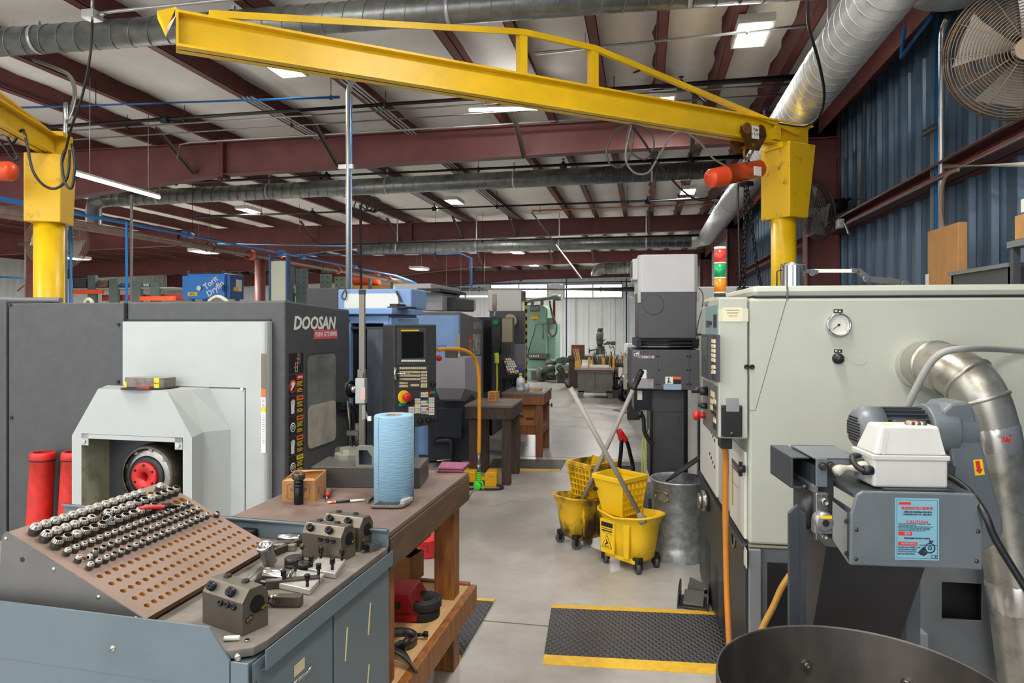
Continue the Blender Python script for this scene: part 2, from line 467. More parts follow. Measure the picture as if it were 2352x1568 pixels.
def trunk_extra(t, o):
    b = B(); b.cyl(Vector((TXc, 4.30, 3.93))-o, Vector((TXc, 4.30, TZ+.1))-o, .075, n=20); b.ball(Vector((TXc, 4.30, 3.93))-o, .078, 16, 10); part(b, 'branch_elbow', galv2, t)
    b = B(); b.tube(cr([Vector((TXc, 15.05, TZ))-o, Vector((TXc-.02, 15.3, TZ-.01))-o, Vector((TXc-.12, 15.45, TZ-.02))-o, Vector((TXc-.35, 15.5, TZ-.05))-o], 6), .178, 20); part(b, 'end_elbow', galv2, t)
duct('wide bright spiral trunk duct running along the blue wall', (TXc, 1.2, TZ), (TXc, 15.1, TZ), TR, galv2, 5, .13, extra=trunk_extra)
y2 = 10.35
duct('green-grey spiral duct across the hall just behind the nearest maroon beam', (-9.2, y2, 3.78), (TXc-.19, y2-.1, 3.84), .128, galv, 5, extra=lambda t, o: part(B().tube(cr([Vector((-9.2, y2, 3.78))-o, Vector((-9.4, y2, 3.75))-o, Vector((-9.48, y2, 3.66))-o, Vector((-9.48, y2, 3.3))-o], 6), .128, 20), 'down_elbow', galv, t))
duct('grey spiral duct crossing under the second maroon beam to the trunk', (-6.6, 15.1, 3.38), (TXc-.35, 15.1, 3.38), .14, galv, 4)
duct('short spiral duct with a turned-down elbow near the far white wall', (-1.35, 25.0, 3.62), (1.6, 25.0, 3.66), .22, galv, 2, extra=lambda t, o: part(B().tube(cr([Vector((-1.35, 25, 3.62))-o, Vector((-1.62, 25, 3.58))-o, Vector((-1.72, 25, 3.45))-o, Vector((-1.72, 25, 3.36))-o], 6), .2, 20), 'down_elbow', galv, t))
t = thing('duct_elbow', 'large bright sheet-metal duct elbow at the top edge, left of the wall fan', 'duct', at(2200, -40, 4.2))
b = B(); b.rev([(.274, .14), (.28, 0), (.257, -.058), (.175, -.1), (.0, -.105)], (0, 0, 0), (0, 0, 1), 32); part(b, 'elbow_body', galv2, t)
b = B(); b.rev([(.282, .02), (.29, .02), (.29, .045), (.282, .045)], (0, 0, 0), (0, 0, 1), 32); part(b, 'hanger_band', galv2, t)
def run(name, label, cat, pts, r, m, group=None, hang=(), n=10, fit=None, fm_=None):
    o = Vector(pts[0]); t = thing(name, label, cat, o, 0, group)
    b = B(); b.tube([Vector(p)-o for p in pts], r, n); part(b, 'pipe_run', m, t)
    for h in hang:
        h = Vector(h)-o; b = B(); b.cyl(h, (h.x, h.y, PZ+.02-o.z), .004, n=6); b.rev([(r+.001, -.012), (r+.008, -.012), (r+.008, .012), (r+.001, .012)], h, Vector(pts[1])-Vector(pts[0]), 14); part(b, 'hanger_rod', fm_ or blackpipe, t)
    return t
def sprinkler(label, y, z, x0, x1, r=.03, heads=()):
    t = run('sprinkler_pipe', label, 'pipe', [(x0, y, z), (x1, y, z+.02)], r, blackpipe, 'black sprinkler pipes', [(x, y, z) for x in [x0+1.5+2.4*i for i in range(int((x1-x0)/2.4))]])
    for x in heads:
        b = B(); b.cyl((x-x0, 0, -.01), (x-x0, 0, .06), .022, n=10); b.rev([(.006, .06), (.006, .09), (.026, .092), (.026, .097)], (x-x0, 0, 0), (0, 0, 1), 12); b.cyl((x-x0-.045, 0, 0), (x-x0+.045, 0, 0), .041, n=12); part(b, 'sprinkler_head', blackpipe, t)
sprinkler('black sprinkler pipe in front of the nearest maroon beam', 6.86, 3.93, -9.0, 1.6, heads=(-5.35, -7.2, .35))
sprinkler('black sprinkler pipe directly behind the nearest maroon beam', 9.35, 3.78, -8.6, 1.4, heads=(-4.6, -1.1, .6))
sprinkler('black sprinkler pipe above the second maroon beam, third from the camera', 12.4, 3.78, -9.0, 1.4, heads=(-6.4, -3.9, .05))
sprinkler('black sprinkler pipe beside the duct under the second maroon beam', 14.6, 3.42, -7.4, 1.1, .026)
run('conduit_pipe', 'thin grey conduit running just behind the front sprinkler pipe', 'conduit', [(-9, 7.05, 3.93), (1.7, 7.05, 3.95)], .014, conduit, hang=[(-6, 7.05, 3.93), (-1, 7.05, 3.94)])
run('conduit_pipe', 'grey conduit crossing close behind the yellow crane truss', 'conduit', [(-9, 7.25, 3.88), (1.9, 7.25, 3.92)], .012, conduit, hang=[(-4, 7.25, 3.9)])
run('conduit_pipe', 'thin conduit crossing in front of the nearest maroon beam top, lowest of the conduits', 'conduit', [(-5.95, 7.85, 3.75), (-5.9, 7.85, 3.93), (-5.75, 7.85, 3.95), (1.5, 7.85, 3.96)], .011, conduit, hang=[(-1, 7.85, 3.96)])
p, q = at(1230, 121, 5.9), at(1850, 100, 5.35)
p.z = q.z = 3.95
run('conduit_pipe', 'grey conduit between the crane truss and the square ceiling light', 'conduit', [p, q], .016, conduit, hang=[p.lerp(q, .2), p.lerp(q, .8)], fm_=galv2)
jb = at(212, 36, 5.0); q = at(590, -2, 4.75); q.z = jb.z+.02
t = thing('junction_box', 'grey junction box with a conduit near the top left corner of the photo', 'electrical box', jb)
b = B(); b.box(-.05, .05, -.05, .05, -.03, .03); part(b, 'box', galv2, t, .003)
b = B(); b.tube(cr([(.05, 0, 0), (.1, 0, .0), (.16, 0, .015), tuple(q-jb)], 4), .012, 8); part(b, 'conduit', conduit, t)
b = B(); b.cyl((0, 0, .03), (0, 0, PZ-jb.z+.02), .012, n=8); part(b, 'hanger_rod', conduit, t)
pts = [at(212, 44, 5.0), at(208, 120, 5.02), at(190, 215, 5.1), at(165, 290, 5.2), at(152, 340, 5.3), at(143, 372, 5.35)]
solo(B().tube(cr(pts, 6), .009, 8), 'drop_cable', black, 'black cable hanging from the junction box to the left yellow crane', 'cable')
for k, dx in enumerate((.10, .15, .2)):
    solo(B().tube([(-3.06+dx, 6.3, PZ-.03), (-3.06+dx, 15.5, PZ-.03)], .011, 8), 'conduit_pipe', conduit, 'one of three thin parallel conduits along a maroon purlin in the middle of the ceiling', 'conduit', group='triple conduits on the purlin')
for k, dx in enumerate((.10, .15, .2)):
    solo(B().tube([(-4.31+dx, 6.6, PZ-.03), (-4.31+dx, 15.5, PZ-.03)], .011, 8), 'conduit_pipe', conduit, 'one of three thin parallel conduits along the purlin left of the tall vertical conduit', 'conduit', group='triple conduits on the left purlin')
run('air_pipe', 'thin blue air pipe crossing high on the left under the ceiling', 'pipe', [at(-60, 251, 7.1), at(780, 223, 6.68)], .014, bluepipe, hang=[at(220, 243, 6.98), at(760, 224, 6.7)])
MX, MZ = -7.0, 3.0
t = run('air_pipe', 'long blue compressed-air main running back along the left side', 'pipe', [(MX, 5.5, MZ), (MX, 18.5, MZ-.02), (MX+.1, 20, MZ-.15)], .035, bluepipe, hang=[(MX, 9.6, MZ), (MX, 13, MZ), (MX, 16, MZ)])
for y in (9.4, 12.2, 13.0, 15.6): part(B().cyl((0, y-5.5, 0), (0, y-5.3, 0), .05, n=12), 'coupling', bluepipe, t)
bp = mat('rusty_pipe', (150, 128, 116), .55, .4, .2, 8)
t = run('sprinkler_main', 'thick brown pipe with orange clamps running under the blue air main', 'pipe', [(MX-.25, 5.5, MZ-.1), (MX-.25, 20.5, MZ-.12)], .085, bp, hang=[(MX-.25, 10.4, MZ-.1), (MX-.25, 14.4, MZ-.1)])
for y in (11.6, 12.9, 15.3, 18.6): part(B().rev([(.084, -.05), (.096, -.05), (.096, .05), (.084, .05)], (0, y-5.5, 0), (0, 1, 0), 16), 'clamp', orange, t, label='orange pipe clamp')
run('air_pipe', 'blue air pipe over the blue machines that turns down at its right end', 'pipe', [at(640, 587, 15.5), at(1057, 581, 15.2), at(1083, 593, 15.2), at(1083, 668, 15.2)], .022, bluepipe, hang=[at(730, 586, 15.4), at(1000, 582, 15.2)])
run('air_pipe', 'light blue air pipe crossing left of the tall conduit above the red column', 'pipe', [at(500, 560, 13.4), at(800, 565, 13.1)], .02, mat('light_blue_pipe', (120, 180, 220), .35))
run('air_pipe', 'blue air pipe along the top of the far white wall', 'pipe', [(-9, 30.4, 3.42), (1.9, 30.4, 3.46)], .05, bluepipe, hang=[(-6, 30.4, 3.42), (-1, 30.4, 3.44)])
for k, (px, l) in enumerate(((1301, 'left of the second far window'), (1439, 'right of the second far window'))):
    run('air_pipe', 'dark blue drop pipe on the far white wall %s' % l, 'pipe', [at(px, 640, 30.2), fl(px, 30.2)], .03, mat('dark_blue_pipe', (46, 76, 120), .4))
run('heater_pipe', 'dark flue pipe running across the far windows', 'pipe', [at(990, 664, 27.0), at(1480, 664, 25.2)], .1, mat('dark_flue', (84, 80, 78), .5), hang=[at(1100, 664, 26.6), at(1380, 664, 25.6)])
run('copper_pipe', 'copper coloured pipe under the second beam on the right', 'pipe', [at(1222, 484, 14.2), at(1760, 463, 12.4)], .02, mat('copper', (190, 110, 70), .4, .6), hang=[at(1240, 484, 14.2), at(1560, 472, 13)])
t = run('conduit_pipe', 'bright steel rod hanging at a slant from the copper pipe in mid hall', 'conduit', [at(1222, 488, 14.1), at(1337, 642, 12.6)], .022, conduit)
pts = [at(840, 176, 6.7), at(822, 178, 6.5), at(806, 192, 6.35), at(800, 215, 6.3), fl(800, 6.3)]
t = run('conduit_pipe', 'tall vertical galvanised conduit in the middle left with a bend at its top', 'conduit', cr(pts[:4], 5)+[pts[4]], .024, conduit)
o = Vector(t.location)
part(B().box(-.09, .05, -.02, .02, -.02, .02), 'hanger_clamp', galv2, t, loc=at(800, 383, 6.3)-o)
run('air_pipe', 'blue drop pipe beside the tall vertical conduit', 'pipe', [at(806, 222, 6.38), fl(806, 6.38)], .012, bluepipe)
pts = [at(70, 135, 6.4), at(130, 158, 6.1), at(160, 175, 5.95), at(172, 210, 5.9), at(165, 250, 5.85), at(153, 280, 5.8), at(150, 310, 5.8), fl(150, 5.8)]
run('conduit_pipe', 'bent grey conduit coming down beside the left yellow crane column', 'conduit', cr(pts, 5), .017, conduit)
run('air_pipe', 'blue drop pipe beside the left yellow crane column', 'pipe', [at(163, 320, 5.75), fl(163, 5.75)], .013, bluepipe)
run('conduit_pipe', 'thin grey vertical conduit left of the blue dust collector', 'conduit', [at(302, 448, 8.6), fl(302, 8.6)], .017, conduit)
run('air_pipe', 'thin blue vertical air pipe left of the blue dust collector', 'pipe', [at(291, 510, 8.5), fl(291, 8.5)], .016, bluepipe)
t = run('cable_drop', 'thin dark service pole with coiled black cables behind the blue machine', 'cable', [at(828, 470, 8.6), fl(832, 8.6)], .016, rubber); o = Vector(t.location)
for cx, cy, r in ((831, 470, 18), (858, 470, 17), (846, 466, 16)):
    c = at(cx, cy, 8.6)-o; rr = r/F*8.6
    part(B().tube([c+Vector((math.cos(a)*rr, .02*math.sin(a*3), math.sin(a)*rr)) for a in [2*PI*i/28 for i in range(57)]], .009, 6), 'hanging_coil', black, t)
def emis(name, col, s):
    m = bpy.data.materials.new(name); m.use_nodes = True; nt = m.node_tree
    for nd in list(nt.nodes): nt.nodes.remove(nd)
    e = nt.nodes.new('ShaderNodeEmission'); e.inputs[0].default_value = (*lin(col), 1); e.inputs[1].default_value = s
    o = nt.nodes.new('ShaderNodeOutputMaterial'); nt.links.new(e.outputs[0], o.inputs[0]); return m
LED = emis('led_panel_light', (255, 250, 240), 46.0); LEDF = emis('led_far_light', (255, 252, 246), 120.0)
TUBE = emis('led_tube_light', (255, 250, 244), 42.0)
def panel(label, c, w=.24, l=.48, rz=0, led=None):
    t = thing('ceiling_light', label, 'ceiling light', c, rz, 'square led ceiling lights')
    b = B()
    for q in ((-w/2-.02, -w/2, -l/2-.02, l/2+.02), (w/2, w/2+.02, -l/2-.02, l/2+.02), (-w/2, w/2, -l/2-.02, -l/2), (-w/2, w/2, l/2, l/2+.02)): b.box(q[0], q[1], q[2], q[3], -.02, .05)
    b.box(-w/2, w/2, -l/2, l/2, .03, .05); part(b, 'housing', white, t)
    b = B(); b.quad((-w/2, -l/2, 0), (-w/2, l/2, 0), (w/2, l/2, 0), (w/2, -l/2, 0)); part(b, 'diffuser', led or LED, t, fix=False)
    for y in (-l*.3, l*.3): part(B().cyl((0, y, .05), (0, y, max(.08, PZ+.05-c.z)), .004, n=6), 'hanger_wire', conduit, t)
    return t
LZ = 4.0
for px, py, l in ((1728, 76, 'bright square ceiling light at the upper right near the trunk duct'), (646, 151, 'bright square ceiling light under the left half of the crane boom'),
                  (571, 482, 'small square ceiling light above the left crane cable, behind the nearest beam'), (1043, 462, 'small square ceiling light in mid hall above the second beam'),
                  (1580, 438, 'small square ceiling light left of the orange hoist'), (1520, 236, 'ceiling light half hidden behind the crane boom')):
    panel(l, WD.z(px, py, LZ if px > 600 or py < 400 else 3.9), led=LEDF if py > 400 else None)
for px, py, d, l in ((468, 578, 17, 'far ceiling light right of the left crane column'), (963, 617, 20, 'far ceiling light above the light blue machine roofs'), (1188, 579, 22, 'far ceiling light on the third beam'),
                     (1225, 608, 27, 'farthest ceiling light near the white wall'), (166, 592, 16, 'far ceiling light right behind the left crane column')):
    panel(l, at(px, py, d), .34, .7, 0, LEDF)
k = 0
for x in (-11.5, -6.4, -3.2, .1):
    for y in (-5.2, -1.4, 2.4):
        k += 1
        panel('unseen ceiling light added behind the camera as extra fill', Vector((x, y, LZ)), .34, 1.1)  # unseen fixtures, added as fill light from behind the camera
for x in (-19, -13.5):
    for y in (9.5, 18.5, 26):
        panel('ceiling light over the far left bays', Vector((x, y, LZ)), .5, 1.2)
panel('added ceiling light beyond the third beam, brightening the far end left of the windows', Vector((-4.6, 26.0, LZ)), .34, .8, 0, LEDF)  # extra panel added to brighten the far wall
panel('added ceiling light between the second and third beams, brightening the far aisle', Vector((-1.2, 19.5, LZ)), .34, .8, 0, LEDF)  # extra panel added to brighten the far part of the aisle
def tube_light(label, p, q):
    p, q = Vector(p), Vector(q); t = thing('tube_light', label, 'tube light', p, 0, 'led tube lights'); d = q-p
    part(B().bar((0, 0, .018), d+Vector((0, 0, .02)), .034, .022), 'housing', white, t)
    part(B().cyl((0, 0, -.008), d+Vector((0, 0, -.008)), .017, n=10), 'tube', TUBE, t)
    for s in (.15, .85):
        c = d*s; part(B().cyl((c.x, c.y, c.z+.03), (c.x, c.y, PZ+.02-p.z), .004, n=6), 'hanger_wire', conduit, t)
for x in (-7.5, -3.4, .2):
    for y in (-3.4, .6): tube_light('unseen tube light added behind the camera to brighten the ceiling', (x, y, 3.1), (x+1.8, y, 3.1))  # unseen tubes, hung low and added to throw light up at the ceiling
tube_light('long bright tube light slanting right of the left crane column', at(172, 397, 6.6), at(365, 452, 8.1))
tube_light('tube light under the middle of the crane boom', at(1078, 251, 7.45), at(1266, 247, 7.3))
tube_light('tube light in front of the far wall behind the blue machines', at(1018, 680, 22), at(1066, 680, 22))
tube_light('tube light in front of the far wall, right one of the end to end pair', at(1072, 680, 22), at(1120, 680, 22))
# ================= yellow jib cranes, hoists, fans =================
def crane(label, base, tip, r, z0, h, w_, capw, captop, capbot, zc, truss=True):
    """jib crane: column, tapered head, I-beam boom, tie bars; local x runs along the boom"""
    d = Vector(tip)-Vector(base); rz = math.atan2(d.y, d.x); L = Vector((d.x, d.y)).length
    fr = Fr((base[0], base[1], 0), rz)
    t = thing('jib_crane', label, 'crane', fr.o, rz, 'yellow jib cranes')
    b = B(); b.cyl((0, 0, .02), (0, 0, z0+.02), r, n=28); part(b, 'column', yellow, t)
    b = B(); b.box(-r-.05, r+.05, -r-.05, r+.05, 0, .02); part(b, 'base_plate', yellow, t)
    b = B(); w = capw/2
    poly = [(capbot[0], z0), (captop[0], zc), (-captop[1], zc), (-capbot[1], z0)]
    b.prism(poly, 'y', -w, w); part(b, 'head_box', yellowworn, t, .008)
    return t, fr, L
pr = at(1800, 600, 5.6); tipR = at(410, 62, 3.62)
ct, J, JL = crane('long yellow jib crane whose boom crosses the whole top of the photo', pr, tipR, .098, 2.47, .19, .11, .30, (.10, .20), (.10, .11), 3.07, )
BZ = 3.165
b = B(); b.ibeam((-.28, 0, BZ), (JL, 0, BZ), .19, .115, .014, .01); part(b, 'boom', yellow, ct)
b = B(); b.box(-.12, .12, -.10, .10, 3.03, 3.075); part(b, 'bearing_plate', yellow, ct)
b = B(); b.box(JL, JL+.012, -.055, .055, BZ-.095, BZ+.1); part(b, 'end_plate', yellow, ct)
b = B(); b.add([(JL+.01, -.05, BZ+.11), (JL+.01, .05, BZ+.11), (JL+.1, .05, BZ+.07), (JL+.1, -.05, BZ+.07), (JL+.06, -.05, BZ-.02), (JL+.06, .05, BZ-.02)], [(0, 1, 2, 3), (3, 2, 5, 4), (0, 3, 4), (1, 5, 2), (0, 4, 5, 1)])
part(b, 'end_stop', yellow, ct)
pA = J.y(480, 30, 0); pB = J.y(1198, 73, 0); pC = J.y(1362, 110, 0); pD = J.y(1826, 303, 0)
pA.x = min(pA.x, JL-.05); pA.z = BZ+.125
for p, q in ((pA, pB), (pB, pC), (pC, pD)):
    b = B(); b.bar(p, q, .075, .012); b.bar(p, q, .010, .03, off=(.034, -.018)); part(b, 'tie_bar', yellow, ct)
for p in (pB, pC):
    b = B(); b.box(p.x-.028, p.x+.028, -.03, .03, BZ+.09, p.z-.004); part(b, 'post', yellow, ct)
b = B(); b.box(.16, .175, -.06, .06, BZ-.07, BZ+.02); b.box(.10, .16, .05, .062, BZ-.07, BZ+.04); part(b, 'trolley_stop', yellow, ct)
b = B(); b.tube(cr([J.y(1455, 167, -.02), J.y(1490, 160, -.04), J.y(1550, 186, -.04), J.y(1620, 235, -.04)], 6), .008, 6); part(b, 'boom_cord', black, ct)
brownm = mat('worn_trolley', (140, 98, 44), .55, .4, .3, 12)
hx = J.y(1703, 318, -.06).x
HT = thing('chain_hoist', 'orange electric chain hoist hanging from the right end of the long yellow boom', 'hoist', J.M @ Vector((hx, 0, 0)), J.rz, 'orange chain hoists')
for s in (-1, 1):
    b = B()
    for k in (-1, 1): b.cyl((k*.055, s*.02, BZ-.053), (k*.055, s*.05, BZ-.053), .027, n=18)
    part(b, 'trolley_wheel', brownm, HT, kind='stuff')
    b = B(); b.prism([(-.13, BZ-.01), (.13, BZ-.01), (.14, BZ-.06), (.06, BZ-.185), (-.06, BZ-.185), (-.14, BZ-.06)], 'y', s*.059, s*.068)
    for k in (-1, 1): b.cyl((k*.075, s*.068, BZ-.025), (k*.075, s*.078, BZ-.025), .045, n=20); part(b, 'trolley_plate', brownm, HT)
lab = B(); lab.box(-.045, .03, .078, .0815, BZ-.1, BZ+.0); part(lab, 'name_plate', paper, HT)
text('Yale', 'lettering', black, HT, basis((-.008, .0822, BZ-.03), (-1, 0, 0), (0, 0, 1)), .032, bold=.01)
text('1 TON', 'lettering', black, HT, basis((-.008, .0822, BZ-.065), (-1, 0, 0), (0, 0, 1)), .028)
b = B(); b.cyl((0, -.07, BZ-.145), (0, .07, BZ-.145), .016, n=12); b.tube(cr([(0, 0, BZ-.14), (.03, 0, BZ-.18), (.02, 0, BZ-.235), (-.02, 0, BZ-.23), (-.025, 0, BZ-.2)], 6), .012, 8); part(b, 'hook', brownm, HT)
hz = BZ-.345
b = B(); b.tube([(.02*math.cos(a), 0, hz+.075+.03*math.sin(a)) for a in [2*PI*i/20 for i in range(20)]], .008, 8, True); part(b, 'suspension_eye', blued, HT)
hoist_or = mat('hoist_orange', (222, 76, 34), .35, 0, .08, 10)
d = Vector((1, .0, -.25)).normalized()
b = B(); c = Vector((.15, 0, hz-.03))
b.rev([(0, -.31), (.055, -.31), (.068, -.295), (.072, -.1), (.074, -.098), (.074, -.09), (.074, .08), (.076, .08), (.076, .09), (.074, .092), (.072, .225), (.062, .245), (0, .245)], c, d, 28); part(b, 'hoist_body', hoist_or, HT)
b = B(); b.box(-.07, .0, .07, .0815, hz-.04, hz+.03); part(b, 'rating_label', paper, HT)
b = B(); b.box(-.03, .04, -.04, .04, hz-.115, hz-.08); part(b, 'chain_guide', blued, HT)
def chain(pts, pitch=.038, r=.0056, w=.012):
    P = [Vector(p) for p in pts]; b = B(); seg = []
    Ls = [(P[i+1]-P[i]).length for i in range(len(P)-1)]; tot = sum(Ls); n = int(tot/pitch)
    def pos(s):
        for i, l in enumerate(Ls):
            if s <= l: return P[i].lerp(P[i+1], s/l)
            s -= l
        return P[-1]
    for k in range(n):
        c = pos((k+.5)*pitch); t = (pos(min(tot, (k+.6)*pitch))-pos((k+.4)*pitch)).normalized(); x, y = frame_of(t)
        u = x if k % 2 else y
        b.tube([c+t*(math.sin(a)*pitch*.62)+u*(math.cos(a)*w) for a in [2*PI*i/8 for i in range(8)]], r, 5, True)
    return b
part(chain([(-.0, -.02, hz-.11), (.005, -.03, 1.84)]), 'load_chain', blued, HT)
part(chain([(.02, .02, hz-.11), (-.07, .03, 2.1), (-.14, .03, 1.84)]), 'slack_chain', blued, HT)
part(B().tube(cr([(.06, -.03, hz-.09), (.07, -.03, hz-.2), (.06, -.03, 2.4), (.045, -.03, 1.9)], 5), .008, 8), 'pendant_cord', black, HT)
fpts = [(1670, 262, 0), (1640, 300, 0), (1560, 305, 0)]
def jp(px, py, y=.02): return J.M @ J.y(px, py, y)
solo(B().tube(cr([jp(1735, 335), jp(1718, 365), jp(1685, 385), jp(1640, 365), jp(1610, 330), jp(1575, 305), jp(1545, 310), jp(1515, 355), jp(1490, 395), jp(1460, 398), jp(1438, 370), jp(1441, 325), jp(1450, 288)], 7), .0075, 8), 'hanging_cable', mat('grey_cable', (120, 118, 114), .5), 'grey festoon cable looping from the boom to the orange hoist', 'cable')
solo(B().tube(cr([jp(1448, 286), jp(1415, 300), jp(1394, 340), jp(1400, 375), jp(1425, 384), jp(1446, 360), jp(1454, 310), jp(1448, 286), jp(1490, 300), jp(1502, 335), jp(1482, 366), jp(1450, 350), jp(1440, 320), jp(1448, 286)], 7), .0065, 8), 'hanging_cable', mat('dark_cable', (66, 64, 62), .5), 'coil of dark cable hanging under the middle of the boom', 'cable')
solo(B().tube(cr([jp(1450, 288), jp(1475, 320), jp(1510, 372), jp(1560, 430), jp(1600, 458), jp(1640, 455), jp(1662, 440)], 7), .008, 8), 'hanging_cable', black, 'black cable sloping from the boom coil down to the hoist underside', 'cable')
solo(B().tube(cr([at(1855, -8, 4.2), at(1858, 60, 4.3), at(1880, 140, 4.5), at(1893, 215, 4.8), at(1882, 265, 5.1), at(1850, 289, 5.3), at(1790, 283, 5.45)], 8), .010, 8), 'hanging_cable', black, 'black cable hanging in a long loop in front of the bright trunk duct', 'cable')
pl = at(113, 600, 5.5); tl = at(-150, 158, 4.0)
lt, JL2, LL = crane('yellow jib crane at the left edge behind the charcoal lathe', pl, tl, .107, 2.42, .19, .11, .26, (.13, .19), (.13, .13), 2.96)
b = B(); b.ibeam((-.16, 0, 3.06), (LL, 0, 3.06), .17, .11, .014, .01); part(b, 'boom', yellow, lt)
b = B(); b.bar((.1, 0, 3.16), (LL, 0, 3.24), .06, .012); part(b, 'tie_bar', yellow, lt)
b = B(); b.box(-.2, .0, -.1, .1, 3.135, 3.17); b.box(-.2, -.1, -.1, .1, 2.96, 3.14); part(b, 'bearing_plate', yellow, lt)
hc = at(5, 390, 4.9)
t = thing('chain_hoist', 'orange hoist end cut off by the left edge of the photo', 'hoist', (hc.x-.12, hc.y, hc.z), 0, 'orange chain hoists')
b = B(); b.rev([(0, -.25), (.06, -.25), (.07, -.2), (.07, .17), (.055, .2), (0, .2)], (0, 0, 0), (1, .1, -.05), 24); part(b, 'hoist_body', hoist_or, t)
b = B(); b.cyl((0, 0, .06), (0, 0, 3.0-hc.z), .012, n=8); part(b, 'hanger_hook', brownm, t)
for lbl, pts in (('black cable in a drooping loop on the left crane head', [(0, 280), (20, 320), (40, 360), (30, 365), (5, 330), (-20, 300)]),
                 ('long black cable looping across the left crane head box', [(30, 330), (52, 298), (62, 330), (75, 390), (100, 425), (130, 432), (155, 405), (160, 345)]),
                 ('black cable bundle behind the left crane head', [(165, 330), (172, 380), (165, 430), (150, 420), (142, 375), (148, 345)])):
    solo(B().tube(cr([at(x, y, 5.0) for x, y in pts], 7), .010, 8), 'hanging_cable', black, lbl, 'cable')
def fan(label, c, axis, r, rings, mount, m, blade_m):
    """wall fan: domed wire guards, blades, motor; axis points out of its front"""
    ax = Vector(axis).normalized(); x, y = frame_of(ax)
    t = thing('wall_fan', label, 'fan', c, 0, 'wire cage fans')
    def ringpts(rad, h, n=44): return [ax*h+(x*math.cos(2*PI*i/n)+y*math.sin(2*PI*i/n))*rad for i in range(n)]
    dep = r*.34
    for nm, sg in (('front_guard', 1), ('rear_guard', -1)):
        b = B()
        for k in range(rings):
            f = (k+1)/rings; h = sg*dep*math.sqrt(max(0, 1-f**2.6))
            b.tube(ringpts(r*(.16+.84*f), h), .0028 if k < rings-1 else .006, 4, True)
        for k in range(12):
            a = 2*PI*k/12; dr = x*math.cos(a)+y*math.sin(a)
            b.tube([ax*(sg*dep*math.sqrt(max(0, 1-f**2.6)))+dr*(r*(.16+.84*f)) for f in [i/8 for i in range(9)]], .003, 4)
        part(b, nm, m, t, fix=False)
    b = B(); b.cyl(ax*(dep*.98), ax*(dep*1.04), r*.16, n=24); part(b, 'hub_badge', mat('fan_badge', (150, 132, 112), .5), t)
    for k in range(4):
        b = B(); a = k*PI/2+.3
        vs = []
        for i in range(7):
            f = .12+.76*i/6
            for s in (-1, 1):
                aa = a+s*(.34+.12*f); dr = x*math.cos(aa)+y*math.sin(aa)
                vs.append(dr*(r*f)+ax*(s*r*.09))
        b.add(vs, [(2*i, 2*i+1, 2*i+3, 2*i+2) for i in range(6)], True); part(b, 'blade', blade_m, t, fix=False)
    b = B(); b.cyl(ax*(-dep*.4), ax*(dep*.3), r*.13, n=18); part(b, 'blade_hub', blade_m, t)
    b = B(); b.cyl(ax*(-dep*1.0), ax*(-dep*1.0-.2), .075, n=20); b.cyl(ax*(-dep*.4), ax*(-dep), .02, n=10); part(b, 'motor', black, t)
    b = B(); b.cyl(ax*(-dep*1.0-.1), Vector(mount)-Vector(c), .016, n=8); part(b, 'mount_arm', blackpipe, t)
    return t
fanm = mat('bronze_wire', (132, 112, 92), .45, .5)
cdir = lambda xc, d, z: W(xc, d, z)
c = at(2350, 112, 3.35); n = W(-.42, -.86, -.30)
fan('big bronze wire fan cut off by the top right corner', c, n, .335, 20, (WR-.04, c.y+.35, c.z+.1), fanm, mat('fan_blade', (196, 196, 192), .35, .6))
c = at(1874, 484, 7.2); n = W(-.97, -.02, -.22)
fan('dark wire fan seen edge-on beside the right crane column', c, n, .32, 16, (WR-.04, c.y+.2, c.z+.15), mat('dark_wire', (78, 74, 70), .5, .5), mat('fan_blade_dark', (110, 108, 104), .4, .6))
c = at(131, 556, 9.6); n = W(.25, -.95, .05)
fan('tan wire fan behind the left yellow crane column', c, n, .40, 20, (CLX+.1, 8.33, c.z), mat('tan_wire', (158, 134, 112), .5, .4), mat('fan_blade', (196, 196, 192)))
# ================= machines on the left =================
def prect(b, fr, pl, l, t, r, bt, v, dep, ref=None):
    """box whose near face covers the measured rectangle on the local plane pl = v; dep = thickness away from the viewer (into the machine)"""
    m = (t+bt)/2; c = (l+r)/2
    if pl == 'y':
        x0, x1 = fr.y(l, m, v).x, fr.y(r, m, v).x; z0, z1 = fr.y(c, bt, v).z, fr.y(c, t, v).z
        b.box(x0, x1, v, v+dep, z0, z1); return x0, x1, z0, z1
    y0, y1 = fr.x(l, m, v).y, fr.x(r, m, v).y; z0, z1 = fr.x(c, bt, v).z, fr.x(c, t, v).z
    b.box(v, v-dep, y0, y1, z0, z1); return y0, y1, z0, z1
def hexscrew(b, p, d, r=.008):
    p = Vector(p); d = Vector(d).normalized(); b.cyl(p, p+d*r*.8, r, n=10)
c0 = at(655, HY, 4.2)
D = Fr((c0.x, c0.y, 0), R(-1.7))
T_ = thing('lathe', 'charcoal and white cnc lathe with red logo plate, left foreground behind the collet rack', 'machine', D.o, D.rz, None)
zt = D.y(655, 690, 0).z; e = D.x(803, 711, 0)
xl = D.y(292, 700, 0).x
b = B()
b.prism([(0, 0.12), (e.y, .12), (e.y, e.z), (0, zt)], 'x', xl, 0)
part(b, 'body', darkgrey, T_, .012)
b = B(); b.box(xl+.1, -.08, .08, e.y-.06, 0, .12); part(b, 'base', charcoal, T_)
b = B(); x2, x3 = D.y(-70, 700, -.02).x, D.y(14, 700, -.02).x; b.box(x2, x3, -.02, .5, .02, zt+.01); part(b, 'rear_panel', darkgrey, T_, .006)
x0, x1 = D.y(20, 700, -.02).x, D.y(284, 700, -.02).x
b = B(); b.box(x0, x1, -.02, .5, .02, zt-.005); part(b, 'side_panel', darkgrey, T_, .006)
